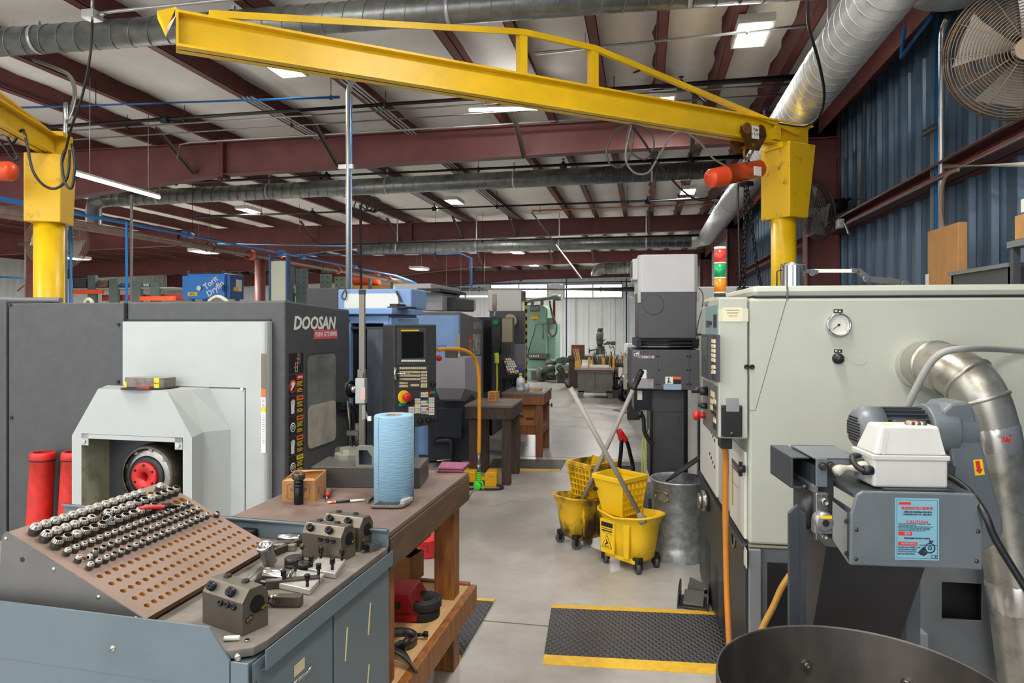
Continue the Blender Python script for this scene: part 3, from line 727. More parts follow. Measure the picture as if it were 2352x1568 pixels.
b = B(); b.box(x1-.02, xl+.05, .03, .5, .1, zt-.06); b.box(x3, x0, .03, .5, .05, zt-.02); part(b, 'gap_filler', charcoal, T_)
for px, py in ((273, 745), (272, 876), (24, 700), (27, 959)):
    b = B(); hexscrew(b, D.y(px, py, -.02), (0, -1, 0), .011); part(b, 'panel_screw', black, T_)
b = B(); prect(b, D, 'y', 276, 733, 622, 1250, -.006, .02); part(b, 'cover_reveal', black, T_)
wx0, wx1 = D.y(281, 800, -.07).x, D.y(612, 800, -.07).x; wz = D.y(450, 738, -.07).z
b = B()
b.prism([(wx0, -.004), (wx0, -.07), (wx1-.03, -.07), (wx1-.015, -.066), (wx1-.004, -.055), (wx1, -.04), (wx1, -.004)], 'z', .05, wz); part(b, 'white_cover', offwhite, T_, .004)
b = B(); q0 = D.y(281, 885, -.0715); q1 = D.y(563, 886, -.0715)
b.box(q0.x, q1.x, -.0715, -.07, q0.z-.003, q0.z+.003); b.box(q1.x-.003, q1.x+.002, -.0715, -.07, .2, q0.z); part(b, 'panel_seam', black, T_)
b = B(); hexscrew(b, D.y(557, 893, -.07), (0, -1, 0), .010); part(b, 'panel_screw', chrome, T_)
for t0, t1, mm in ((812, 892, mat('old_sticker', (112, 104, 84), .6)), (893, 912, org), (912, 935, paper), (935, 946, yel), (946, 1040, paper)):
    b = B(); prect(b, D, 'y', 600, t0, 610, t1, -.0712, .001); part(b, 'edge_sticker', mm, T_)
b = B()
for k in range(7): q = D.y(602, 916+3*k, -.0718); b.box(q.x, q.x+.018, -.072, -.0715, q.z-.002, q.z)
for k in range(18): q = D.y(602, 950+4*k, -.0718); b.box(q.x+.002*(k % 3), q.x+.018, -.072, -.0715, q.z-.002, q.z)
part(b, 'sticker_print', black, T_)
hood = thing
A1 = [D.y(x, y, -.30) for x, y in ((165, 1000), (225, 893), (383, 893), (441, 1005))]
A2 = [D.y(x, y, -.19) for x, y in ((176, 992), (236, 890), (437, 887), (467, 992))]
A3 = [D.y(x, y, -.072) for x, y in ((186, 990), (246, 886), (480, 886), (530, 986))]
for A in (A1, A2, A3):
    A[1].z = A[2].z = A1[1].z
b = B()
def sec(A, y): return [(A[0].x, y, .1), (A[0].x, y, A[0].z), (A[1].x, y, A[1].z), (A[2].x, y, A[2].z), (A[3].x, y, A[3].z), (A[3].x, y, .1)]
S1, S2, S3 = sec(A1, -.30), sec(A2, -.19), sec(A3, -.07)
S2[0] = (A1[0].x, -.19, .1); S2[1] = (A1[0].x, -.19, A1[0].z); S3[0] = (A1[0].x, -.07, .1); S3[1] = (A1[0].x, -.07, A1[0].z)
vs = S1+S2+S3; fs = []
for k in range(2):
    for i in range(5): fs.append((6*k+i, 6*k+i+1, 6*k+7+i, 6*k+6+i))
b.add(vs, fs)
o0, o1 = D.y(187, 1000, -.30), D.y(420, 1000, -.30)
ox0, ox1, oz = o0.x, o1.x, D.y(300, 1000, -.30).z
P_ = [Vector(p) for p in S1]
b.add([P_[0], P_[1], (ox0, -.30, oz), (ox0, -.30, .1)], [(0, 1, 2, 3)])
b.add([P_[1], P_[2], P_[3], P_[4], (ox1, -.30, oz), (ox0, -.30, oz)], [(0, 1, 2, 3, 4, 5)])
b.add([P_[4], P_[5], (ox1, -.30, .1), (ox1, -.30, oz)], [(0, 1, 2, 3)])
part(b, 'headstock_hood', offwhite, T_, fix=True)
inner = mat('oily_grey_green', (150, 150, 128), .5, 0, col2=(70, 62, 40), scale=5, lo=.5, hi=.75)
b = B(); b.quad((ox0, -.30, .1), (ox0, -.30, oz), (ox0, -.08, oz), (ox0, -.08, .1)); b.quad((ox1, -.30, .1), (ox1, -.08, .1), (ox1, -.08, oz), (ox1, -.30, oz)); b.quad((ox0, -.30, oz), (ox1, -.30, oz), (ox1, -.08, oz), (ox0, -.08, oz))
part(b, 'opening_lining', inner, T_, fix=False)
b = B(); b.box(ox0, ox1, -.085, -.075, .1, oz); part(b, 'opening_back', charcoal, T_)
b = B(); b.box(ox0+.002, ox1-.002, -.303, -.297, oz-.028, oz-.002)
for xx in (ox0+.002, ox1-.052): b.box(xx, xx+.05, -.303, -.297, oz-.07, oz-.002)
part(b, 'guard_frame', offwhite, T_)
b = B()
for xx in (ox0+.025, ox1-.027): hexscrew(b, (xx, -.303, oz-.045), (0, -1, 0), .013)
part(b, 'guard_screw', chrome, T_, kind='stuff')
sp = D.y(338, 1093, -.22)
b = B(); b.rev([(.11, 0), (.165, 0), (.17, -.008), (.17, -.10), (.15, -.11), (.15, -.14)], (sp.x, -.22, sp.z), (0, -1, 0), 40)
for k in range(9):
    a = 2*PI*k/9; b.box(sp.x+math.cos(a)*.163-.012, sp.x+math.cos(a)*.163+.012, -.225, -.21, sp.z+math.sin(a)*.163-.012, sp.z+math.sin(a)*.163+.012)
part(b, 'spindle_ring', steel, T_, fix=False)
b = B(); b.rev([(.165, -.02), (.185, -.02), (.19, .05), (.19, .14)], (sp.x+.012, -.22, sp.z+.006), (0, 1, 0), 36); part(b, 'spindle_housing', darksteel, T_)
b = B(); b.rev([(.088, 0.0), (.12, 0.0), (.124, .01), (.124, .03), (.11, .03)], (sp.x, -.23, sp.z), (0, 1, 0), 36); part(b, 'spindle_seal', black, T_)
b = B(); b.rev([(.0305, .08), (.0305, 0), (.086, 0), (.089, .004), (.089, .03)], (sp.x-.004, -.245, sp.z), (0, 1, 0), 36); part(b, 'red_flange', redp, T_, fix=False)
b = B()
for k in range(6):
    a = 2*PI*k/6+.5; hexscrew(b, (sp.x-.004+math.cos(a)*.07, -.245, sp.z+math.sin(a)*.07), (0, -1, 0), .007)
part(b, 'flange_screw', blued, T_, kind='stuff')
b = B()
for k in range(4): b.cyl((sp.x-.19, -.12, sp.z+.08-.045*k), (sp.x-.15, -.12, sp.z+.08-.045*k), .016, n=8)
part(b, 'brass_fitting', brass, T_, kind='stuff')
b = B(); b.tube(cr([(ox1-.14, -.1, oz-.06), (ox1-.08, -.11, oz-.11), (ox1-.05, -.11, oz-.16), (ox1-.03, -.1, oz-.3)], 6), .02, 8); b.box(ox1-.16, ox1-.08, -.12, -.09, oz-.1, oz-.05); part(b, 'hose', black, T_)
W_ = [D.x(x, y, 0) for x, y in ((705, 1029), (770, 1008), (771, 812), (707, 815))]
def rrect(y0, y1, z0, z1, r, n=5):
    o = []
    for cy, cz, a0 in ((y1-r, z1-r, 0), (y0+r, z1-r, 90), (y0+r, z0+r, 180), (y1-r, z0+r, 270)):
        for i in range(n+1):
            a = R(a0+90*i/n); o.append((cy+r*math.cos(a), cz+r*math.sin(a)))
    return o
wy0, wy1 = W_[0].y, W_[1].y; wz0_, wz1_ = (W_[0].z+W_[1].z)/2-.01, (W_[2].z+W_[3].z)/2+.0
b = B(); b.prism(rrect(wy0-.012, wy1+.012, wz0_-.012, wz1_+.012, .05), 'x', .0005, .004); part(b, 'window_seal', charcoal, T_)
wg = mat('dirty_window', (88, 94, 96), .22, 0, col2=(124, 128, 124), scale=3, lo=.4, hi=.7)
wg2 = mat('dirty_window_low', (168, 166, 156), .3, 0, col2=(138, 136, 128), scale=7)
zm = D.x(738, 925, 0).z
b = B(); b.prism(rrect(wy0, wy1, wz0_, wz1_, .042), 'x', .003, .006); part(b, 'door_window', wg, T_)
b = B(); b.prism(rrect(wy0+.004, wy1-.004, wz0_+.004, zm, .04), 'x', .005, .0085); part(b, 'inner_guard', wg2, T_)
q = D.x(724, 743, 0); text('DOOSAN', 'lettering', white, T_, faceE((.002, q.y, q.z)), .118, bold=.03, shear=.18, sx=1.12, spacing=.97)
b = B(); y0, y1, z0, z1 = prect(b, D, 'x', 722, 757, 775, 778, .002, .002); nt_ = part(b, 'model_plate', mat('plate_red', (206, 84, 84), .5), T_)
text('PUMA GT2100MB', 'lettering', white, nt_, faceE((.0035, (y0+y1)/2, (z0+z1)/2)), .046, bold=.012, sx=.86)
def hazard(n, t, bt, head, word, icon):
    b = B(); y0, y1, z0, z1 = prect(b, D, 'x', 664, t, 697, bt, .002, .002); st = part(b, 'warning_sticker', black, T_)
    ym = y0+(y1-y0)*.52
    if head:
        b = B(); b.box(.002, .0028, ym, y1-.004, z1-(z1-z0)*.28, z1-.004); part(b, 'header', head, st)
        text(word, 'lettering', white if head is redsign else black, st, faceE((.0032, (ym+y1)/2-.002, z1-(z1-z0)*.15)), .017, sx=.8, bold=.01)
        b = B()
        for k in range(8):
            zz = z1-(z1-z0)*(.36+.075*k)
            if k == 4: continue
            b.box(.002, .0028, ym+.004, y1-.008-.02*((k*7) % 3)/3, zz-.0035, zz)
        part(b, 'print', yel, st)
    b = B(); yc, zc_ = (y0+ym)/2, (z0+z1)/2
    if icon == 'no':
        b.rev([(.030, 0), (.042, 0), (.042, .0012), (.030, .0012)], (.002, yc, zc_-.01), (1, 0, 0), 24); part(b, 'pictogram', redsign, st)
        b = B(); b.ball((.002, yc, zc_), .018, 8, 6, (.05, 1, 1.2)); b.bar((.0025, yc-.02, zc_-.03), (.0025, yc+.02, zc_+.01), .002, .014); part(b, 'pictogram', white, st)
    elif icon == 'hand':
        b.box(.002, .0028, yc-.02, yc+.016, zc_-.05, zc_-.0)
        for k in range(4): b.bar((.0024, yc-.016+.011*k, zc_-.002), (.0024, yc-.018+.013*k, zc_+.04-.006*abs(k-1.5)), .001, .008)
        part(b, 'pictogram', white, st)
    elif icon == 'ring':
        b.rev([(.022, 0), (.03, 0), (.03, .001), (.022, .001)], (.002, yc, zc_-.01), (1, 0, 0), 20); b.rev([(.008, 0), (.014, 0), (.014, .001), (.008, .001)], (.002, yc, zc_-.01), (1, 0, 0), 16); part(b, 'pictogram', white, st)
    elif icon == 'door':
        for k, zq in enumerate((z0+(z1-z0)*.72, z0+(z1-z0)*.3)):
            yq = ym+.012-.03*k
            b.box(.002, .0026, yq, yq+.002, zq-.03, zq+.03); b.box(.002, .0026, yq+.026, yq+.028, zq-.03, zq+.03); b.box(.002, .0026, yq, yq+.028, zq+.028, zq+.03); b.box(.002, .0026, yq, yq+.028, zq-.03, zq-.028)
        part(b, 'pictogram', white, st)
        b = B()
        for k, zq in enumerate((z0+(z1-z0)*.72, z0+(z1-z0)*.3)):
            yq = ym-.0-.03*k; b.box(.002, .0028, yq, yq+.03, zq-.004, zq+.004); b.box(.002, .0028, yq+.012, yq+.018, zq-.02, zq+.02)
        part(b, 'pictogram', org, st)
hazard(0, 811, 857, None, '', 'door')
hazard(1, 860, 905, redsign, 'DANGER', 'no')
hazard(2, 908, 951, org, 'WARNING', 'hand')
hazard(3, 954, 997, org, 'WARNING', 'ring')
hazard(4, 1000, 1042, org, 'WARNING', 'hand')
hazard(5, 1045, 1088, yel, 'CAUTION', 'ring')
b = B(); b.tube(cr([D.x(776, 934, 0.02), D.x(796, 934, .03), D.x(808, 941, .05), D.x(813, 958, .06), D.x(814, 1000, .06), D.x(814, 1060, .06)], 6), .034, 12); part(b, 'coolant_elbow', blued, T_)
q = D.y(341, 875, -.20)
tp = thing('magnet_box', 'clear plastic box with yellow label tape on top of the white lathe hood', 'box', D.M @ Vector((q.x, -.185, A1[1].z+.002)), D.rz)
bxm = mat('brown_pads', (150, 130, 116), .7, 0, col2=(90, 76, 66), scale=30)
b = B(); b.box(-.13, .10, -.05, .05, .006, .062); part(b, 'contents', bxm, tp, .004)
b = B(); b.box(-.137, .142, -.055, .055, .004, .066); part(b, 'clear_case', mat('clear_plastic', (235, 235, 230), .12, trans=.92), tp, .006)
for a0, a1, z1 in ((.075, .11, .066), (-.138, -.12, .04)):
    b = B(); b.box(a0, a1, -.0565, -.0553, .006, z1); part(b, 'yellow_label', yel, tp)
text('METAL', 'lettering', black, tp, faceS((.093, -.0568, .034)), .011, bold=.01)
b = B(); b.rev([(0, 0), (.16, 0), (.16, .004), (0, .004)], (0, 0, 0), (0, 0, 1), 28); part(b, 'rubber_disc', rubber, tp)
q = D.y(312, 884, -.28)
solo(B().bar((q.x, -.262, A1[1].z+.006), (q.x+.09, -.268, A1[1].z+.012), .02, .012), 'hook_tool', redp, 'small red handled tool in front of the clear plastic box', 'hand tool', loc=D.M @ Vector((0, 0, 0)), rz=D.rz)
for k, (px, pt, lb) in enumerate(((99, 1038, 'scuffed red tube leaning on the charcoal lathe panel, left of the pair'), (171, 1037, 'red tube half hidden behind the white hood, right of the pair'))):
    p = D.M @ D.y(px, pt, -.12); q = D.M @ D.y(px-9, 1205, -.14); dirv = (p-q).normalized(); q = q - dirv*(q.z/dirv.z)
    tb = thing('red_tube', lb, 'tube', q, 0, 'red storage tubes'); L = (p-q).length
    redtube = mat('scuffed_red', (208, 42, 34), .45, 0, col2=(120, 34, 34), scale=5, lo=.48, hi=.75)
    b = B(); b.rev([(.055, L), (.07, L), (.075, L-.01), (.076, L-.045), (.071, L-.05), (.072, L-.3), (.076, .02), (.07, .004), (0, .004)], (0, 0, 0), dirv, 28); part(b, 'tube_body', redtube, tb)
    for h in (L-.055, L-.53): part(B().rev([(.0735, 0), (.0775, .001), (.0775, .006), (.0735, .007)], dirv*h, dirv, 24), 'wire_band', blued, tb)
    part(B().rev([(.055, L-.001), (.058, L-.12)], (0, 0, 0), dirv, 24), 'tube_lining', redp, tb)
solo(B().tube(cr([D.M @ Vector((D.y(x, y, .3).x, .3, zt+.026+dz)) for x, y, dz in ((-60, 672, .02), (10, 672, .012), (60, 676, .004), (140, 690, 0))], 6), .02, 8), 'hose', mat('grey_hose', (110, 112, 116), .5), 'grey hose lying on top of the charcoal lathe at the left edge', 'hose')
solo(B().tube(cr([D.M @ Vector((D.y(x, 690, .5).x, .5, zt+dz)) for x, dz in ((474, -.03), (482, .02), (500, .05), (520, .02), (528, -.03))], 6), .014, 8), 'hose', mat('tan_hose', (190, 184, 160), .6), 'small tan hose loop poking over the lathe top in front of the blue dust collector', 'hose')
solo(B().tube(cr([D.M @ Vector((D.y(x, 690, .5).x, .5, zt+dz)) for x, dz in ((192, -.04), (197, .02), (204, .04), (211, .02), (215, -.04))], 6), .014, 8), 'hose', mat('tan_hose', (190, 184, 160)), 'small tan hose loop poking over the lathe top near the orange rack', 'hose')
Y1 = 4.95
E = Fr((WD.y(893, HY, Y1).x, Y1, 0), 0)
M1 = thing('milling_machine', 'light blue milling machine with a charcoal control panel beside the blue paper roll', 'machine', E.o, 0)
def ex(px, y=0): return E.y(px, 800, y).x
def ez(py, y=0, px=880): return E.y(px, py, y).z
b = B()
zt1 = ez(722)
b.box(ex(785), ex(806), 0, .66, .05, zt1-.03); b.box(ex(880), ex(893), 0, .66, .05, zt1-.05); b.box(ex(785), ex(893), 0, .66, zt1-.07, zt1); b.box(ex(893), ex(893)+.02, 0, .66, .05, zt1-.02)
b.box(ex(785), ex(893), .5, .66, .05, zt1-.05)
part(b, 'enclosure', skyblue, M1, .01)
b = B(); b.box(ex(785)-.01, ex(893)+.05, -.06, .68, zt1, zt1+.03+.02); part(b, 'roof_cap', skyblue, M1, .008)
dk = mat('door_glass_dark', (34, 36, 40), .2)
b = B(); b.box(ex(806), ex(843), .04, .06, .15, zt1-.09); part(b, 'door_opening', dk, M1)
b = B(); b.box(ex(843), ex(880), .0, .03, .2, ez(755)); part(b, 'sliding_door', mat('dirty_blue_steel', (92, 100, 112), .4, .3, .25, 18, stretch=(1, 1, .3)), M1)
b = B(); b.box(ex(806), ex(882), -.004, .02, ez(755), ez(750)); b.box(ex(879), ex(883), -.004, .02, .2, ez(752)); part(b, 'door_trim', charcoal, M1)
b = B(); zt2 = ez(663, .35)
b.box(ex(776, .35), ex(945, .35), .35, .75, zt1+.052, zt2); part(b, 'upper_housing', skyblue, M1, .01)
b = B(); prect(b, E, 'y', 791, 674, 915, 722, .335, .012); part(b, 'white_board', white, M1)
b = B(); prect(b, E, 'y', 702, 661, 777, 712, .37, .3); part(b, 'dark_cabinet', charcoal, M1, .01)
b = B(); q = E.y(794, 663, .33)
b.tube(cr([(q.x-.005, .325, q.z-.01), (q.x-.03, .32, q.z-.06), (q.x-.01, .32, q.z-.09), (q.x+.01, .32, q.z-.06), (q.x+.003, .32, q.z)], 5), .005, 6); part(b, 'hanging_strap', black, M1)
b = B(); q = E.y(910, 668, .33); b.bar(q, q+Vector((.045, 0, -.09)), .008, .016); part(b, 'marker_pen', black, M1)
b = B(); b.box(ex(895, .1), ex(937, .1), .05, .3, zt1+.05, zt1+.062); b.box(ex(895, .1), ex(912, .1), .1, .3, zt1+.062, zt1+.085); part(b, 'wiper_blade', black, M1)
q = at(905, 846, 4.95)
PA = Fr((*at(905, HY, 4.86).xy, 0), R(57))
CP = thing('operator_console', 'charcoal control pendant with dark screen, cream keys and red stop button', 'control panel', PA.o, PA.rz)
pw = PA.y(1003, 860, 0).x; pz1 = PA.y(905, 745, 0).z; pz0 = PA.y(907, 983, 0).z
b = B(); b.box(0, pw, 0, .14, pz0, pz1); part(b, 'housing', charcoal, CP, .008)
def P0(px, py): return PA.y(px, py, -.002)
def pr_(b, l, t, r, bt, v=-.002, dep=.004): return prect(b, PA, 'y', l, t, r, bt, v, dep)
b = B(); pr_(b, 914, 753, 980, 838, -.006, .01); part(b, 'screen_bezel', darkgrey, CP, .003)
b = B(); pr_(b, 923, 762, 973, 822, -.008, .004); part(b, 'screen', mat('screen_glass', (26, 28, 28), .12), CP)
b = B(); pr_(b, 921, 757, 963, 760.5, -.0085, .002); part(b, 'yellow_strip', yel, CP)
b = B()
for k in range(12): pr_(b, 922.5+4.6*k, 826, 926+4.6*k, 830.5, -.0095, .004)
part(b, 'soft_keys', paper, CP)
b = B()
rows_ = [(843, 848, 919, 981), (852, 857, 919, 966), (860, 865, 919, 966), (868, 873, 919, 966), (877, 882, 919, 938), (884, 889, 919, 938)]
for t_, b_, l_, r_ in rows_:
    x = l_
    while x < r_-3:
        pr_(b, x, t_, x+3.6, b_, -.012, .01); x += 4.7
for t_ in (852, 859, 866, 873, 880, 885):
    for k in range(3): pr_(b, 968+4.7*k, t_, 971.6+4.7*k, t_+5, -.012, .01)
for k in range(4): pr_(b, 945+4.7*k, 882, 948.6+4.7*k, 887, -.012, .01)
part(b, 'keypad', cream, CP)
b = B(); pr_(b, 914, 840, 984, 892, -.003, .004); part(b, 'key_field', darkgrey, CP)
b = B(); pr_(b, 913, 896, 1001, 980, -.003, .004); part(b, 'lower_field', charcoal, CP)
b = B()
for gx, gy, nx, ny in ((968, 901, 4, 2), (954, 915, 3, 3), (968, 920, 4, 2), (986, 913, 3, 3), (954, 932, 3, 3), (968, 934, 4, 3), (986, 930, 3, 4), (940, 934, 3, 3), (968, 946, 3, 1)):
    for i in range(nx):
        for j in range(ny): pr_(b, gx+4.2*i, gy+6*j, gx+4.2*i+3.2, gy+6*j+4.8, -.011, .009)
part(b, 'white_keys', white, CP)
for l_, t_, r_, b_, mm in ((988, 899, 992, 905, redsign), (994, 898, 999, 904, green), (918, 926, 924, 933, green), (926, 925, 931, 932, mat('key_blue', (40, 110, 190), .4)), (980, 900, 983, 905, yel), (957, 922, 961, 928, yel), (980, 921, 984, 926, green), (980, 936, 984, 942, redsign), (957, 941, 961, 947, yel)):
    b = B(); pr_(b, l_, t_, r_, b_, -.013, .012); part(b, 'colour_key', mm, CP)
q = PA.y(926, 911, 0); b = B(); b.cyl((q.x, 0, q.z), (q.x, -.012, q.z), .048, n=24); es = part(b, 'stop_collar', yel, CP)
b = B(); b.rev([(0, .065), (.03, .062), (.034, .05), (.03, .04), (.018, .036), (.018, .01)], (q.x, 0, q.z), (0, -1, 0), 24); part(b, 'stop_button', redp, es, label='red mushroom stop button')
b = B()
for px, py, r_ in ((963, 966, .022), (982, 964, .022), (990, 964, .014), (998, 964, .014), (942, 922, .018), (992, 882, .016)):
    q = PA.y(px, py, 0); b.cyl((q.x, 0, q.z), (q.x, -.03, q.z), r_, r_*.85, 16)
part(b, 'rotary_knobs', black, CP, kind='stuff')
b = B(); b.cyl((pw*.5, .08, pz0), (pw*.5, .08, pz0-.55), .04, n=16); b.bar((pw*.5, .08, pz0-.5), (pw*.5-.3, .5, pz0-.5), .08, .08); b.cyl((pw*.5, .08, 0), (pw*.5, .08, pz0-.5), .03, n=14); part(b, 'pedestal', charcoal, CP)
q = PA.y(907, 858, -.02)
t = thing('indicator_magnet', 'round chrome magnet with a short rod stuck to the blue jamb beside the keys', 'magnet', PA.M @ q, PA.rz)
b = B(); b.rev([(0, -.006), (.045, -.006), (.05, 0), (.05, .012), (0, .012)], (0, 0, 0), (.75, -.66, 0), 24); part(b, 'disc', chrome, t)
b = B(); b.cyl((0, 0, 0), (.10, -.07, .0), .007, n=8); part(b, 'rod', chrome, t)
Y2 = 7.6
G = Fr((WD.y(1058, HY, Y2).x, Y2, 0), 0)
L2 = thing('lathe', 'light blue cnc lathe with dark grey body, behind the charcoal control panel', 'machine', G.o, 0)
gx = lambda px, y=0: G.y(px, 800, y).x
gz = lambda py, y=0, px=1010: G.y(px, py, y).z
b = B(); zq = gz(716)
b.prism([(0, .02), (1.12, .02), (1.12, zq-.09), (0, zq)], 'x', gx(880), 0); part(b, 'body', mat('mid_grey_paint', (96, 96, 100), .5, 0, .08, 14), L2, .012)
b = B(); b.prism([(gx(945), -.004), (gx(945), -.06), (gx(1046), -.06), (gx(1056), -.045), (gx(1058), -.004)], 'z', .1, gz(724)); part(b, 'blue_cover', skyblue, L2, .006)
b = B(); prect(b, G, 'y', 1048, 766, 1056, 800, -.0615, .001); part(b, 'edge_sticker', mat('old_sticker2', (150, 150, 120), .6), L2)
b = B(); prect(b, G, 'y', 1048, 800, 1056, 808, -.0615, .001); part(b, 'edge_sticker', org, L2)
b = B(); prect(b, G, 'y', 1048, 812, 1056, 820, -.0615, .001); part(b, 'edge_sticker', yel, L2)
b = B(); b.box(gx(1002), gx(1028), -.0615, -.06, gz(794), gz(792.5)); b.box(gx(1027), gx(1028), -.0615, -.06, .8, gz(792.5)); part(b, 'panel_seam', mat('seam_blue', (70, 100, 150), .5), L2)
q = G.x(1094, 746, 0); b = B(); b.box(0, .003, q.y-.18, q.y+.25, q.z-.05, q.z+.04); part(b, 'logo_plate', mat('worn_logo', (150, 150, 150), .5, col2=(90, 92, 94), scale=12), L2)
q0, q1 = G.x(1085, 792, 0), G.x(1103, 792, 0)
b = B(); b.prism(rrect(q0.y, q1.y, G.x(1094, 815, 0).z, G.x(1094, 767, 0).z, .06), 'x', 0, .008); part(b, 'door_window', mat('plastic_covered_window', (120, 124, 126), .2, 0, col2=(190, 192, 192), scale=9, lo=.5, hi=.62), L2)
for t0, t1, mm in ((770, 778, redsign), (780, 788, org), (790, 798, org), (800, 808, org)):
    b = B(); prect(b, G, 'x', 1078, t0, 1083, t1, .002, .002); part(b, 'warning_sticker', mm, L2)
b = B(); prect(b, G, 'y', 965, 672, 1016, 713, .4, .8); part(b, 'roof_box', mat('light_grey_paint', (176, 178, 180), .45), L2, .01)
b = B(); prect(b, G, 'y', 1016, 683, 1048, 713, .6, .9); part(b, 'roof_box', charcoal, L2, .01)
b = B(); prect(b, G, 'y', 1048, 684, 1072, 712, 1.2, .5); part(b, 'roof_box', mat('light_grey_paint', (176, 178, 180)), L2, .01)
b = B(); prect(b, G, 'y', 905, 651, 990, 672, .1, 1.3); part(b, 'vent_hood', mat('light_grey_paint', (176, 178, 180)), L2, .01)
b = B(); prect(b, G, 'y', 958, 662, 1010, 668, .09, 1.2); part(b, 'vent_slot', black, L2)
A = [G.y(x, y, -.55) for x, y in ((1000, 822), (1068, 822), (1068, 892), (1000, 890))]
b = B(); f = lambda p, y: (p.x, y, p.z)
x0, x1 = A[0].x, A[1].x; z1_, z0_ = A[0].z, A[2].z
b.add([(x0, -.55, z0_), (x1, -.55, z0_), (x1, -.55, z1_), (x0, -.55, z1_), (x0, -.06, z0_-.02), (x1+.06, -.06, z0_-.1), (x1+.06, -.06, z1_), (x0, -.06, z1_)], [(0, 1, 2, 3), (1, 5, 6, 2), (3, 2, 6, 7), (0, 3, 7, 4), (0, 4, 5, 1), (4, 7, 6, 5)])
b.add([(x0, -.55, z0_), (x1, -.55, z0_), (x1+.06, -.06, z0_-.1), (x0, -.06, z0_-.1), (x0+.02, -.45, z0_-.13), (x1-.08, -.45, z0_-.13), (x1-.03, -.08, z0_-.22), (x0, -.08, z0_-.22)], [(0, 4, 5, 1), (1, 5, 6, 2), (4, 7, 6, 5), (0, 3, 7, 4)])
part(b, 'headstock_cover', mat('cover_grey', (150, 150, 158), .45), L2)
b = B(); b.box(gx(1000), gx(1098), -.3, 0, .1, .85); part(b, 'chip_tank', mat('navy_tank', (40, 46, 58), .45), L2, .02)
b = B(); q = G.y(1030, 935, -.32); b.box(gx(1002, -.32), gx(1062, -.32), -.34, -.3, .35, gz(935, -.32)); part(b, 'tank_door', mat('navy_tank', (40, 46, 58)), L2, .01)
b = B(); b.tube(cr([G.y(x, y, -.37) for x, y in ((1000, 1015), (1020, 1012), (1036, 1015), (1038, 1035), (1035, 1065))], 5), .03, 8); part(b, 'drain_hose', black, L2)
b = B(); b.box(gx(1022, -.5), gx(1046, -.5), -.5, -.4, z1_, z1_+.075); part(b, 'bracket', darkgrey, L2)
solo(B().ball(at(1008, 822, 6.3), .03, 10, 8), 'stop_button', redp, 'small red stop button peeking out right of the charcoal control panel', 'button')
Y3 = 9.6
K = Fr((WD.y(1128, HY, Y3).x, Y3, 0), 0)
M3 = thing('milling_machine', 'dark machining centre with a tilted keyboard, beside the green column far down the left aisle', 'machine', K.o, 0)
b = B(); prect(b, K, 'y', 1060, 728, 1131, 1010, 0, 1.6); part(b, 'enclosure', charcoal, M3, .01)
b = B(); prect(b, K, 'y', 1111, 735, 1128, 900, -.006, .01); part(b, 'door_glass', dk, M3)
b = B(); prect(b, K, 'y', 1124, 714, 1204, 1000, .9, .12); part(b, 'column_cover', mat('slate_grey', (86, 90, 96), .5), M3, .01)
b = B(); prect(b, K, 'y', 1120, 665, 1198, 715, .9, .12); part(b, 'mist_collector', white, M3, .02)
b = B(); prect(b, K, 'y', 1198, 668, 1205, 692, .9, .1); part(b, 'collector_grille', charcoal, M3)
b = B(); q = K.y(1136, 675, -.25); q2 = K.y(1135, 712, -.25); b.cyl((q.x, -.25, q2.z), (q.x, -.25, q.z), .032, n=12); part(b, 'signal_lamp', mat('lamp_tan', (190, 170, 164), .4), M3)
b = B(); b.cyl((q.x, -.25, K.y(1136, 735, -.25).z), (q.x, -.25, q2.z), .014, n=8); part(b, 'lamp_pole', conduit, M3)
b = B(); b.cyl(K.y(1172, 736, .85), K.y(1172, 736, .7), .1, n=24); part(b, 'filter_disc', mat('tan_filter', (200, 184, 156), .6), M3)
b = B(); prect(b, K, 'y', 1129, 727, 1151, 800, -.3, .35); part(b, 'control_arm', charcoal, M3, .01)
b = B(); prect(b, K, 'y', 1151, 729, 1178, 816, -.34, .12); part(b, 'control_housing', charcoal, M3, .01)
b = B(); prect(b, K, 'y', 1153, 731, 1177, 785, -.35, .012); part(b, 'screen_cover', mat('yellowed_plastic', (150, 142, 116), .35), M3)
b = B(); prect(b, K, 'y', 1153, 788, 1177, 812, -.35, .012); part(b, 'button_field', darkgrey, M3)
b = B()
for i in range(4):
    for j in range(4): prect(b, K, 'y', 1155+5*i, 790+5*j, 1158.5+5*i, 793+5*j, -.355, .006)
part(b, 'buttons', black, M3)
b = B(); q = K.y(1139, 741, -.32); b.ball(q, .045, 10, 8); part(b, 'green_lamp', green, M3)
kb = [K.y(1154, 822, -.62), K.y(1179, 822, -.62), K.y(1196, 858, -.95), K.y(1167, 862, -.95)]
b = B(); b.slab(kb, (0, .5, -.8), .05); part(b, 'keyboard', charcoal, M3)
n_ = (kb[1]-kb[0]).cross(kb[3]-kb[0]).normalized(); n_ = n_ if n_.y < 0 else -n_
def kpt(u, v): return kb[0].lerp(kb[1], u).lerp(kb[3].lerp(kb[2], u), v)
for mm, cells in ((white, [(i, j) for i in range(5) for j in range(6) if (i, j) not in ((0, 0), (0, 2), (4, 0), (0, 5))]), (redsign, [(0, 0), (4, 0), (0, 5)]), (green, [(0, 2)])):
    b = B()
    for i, j in cells:
        u, v = .07+.18*i, .06+.15*j
        b.slab([kpt(u, v), kpt(u+.13, v), kpt(u+.13, v+.1), kpt(u, v+.1)], n_, .012)
    part(b, 'keys', mm, M3)
b = B(); prect(b, K, 'y', 1138, 815, 1168, 868, -.62, .4); part(b, 'keyboard_arm', charcoal, M3)
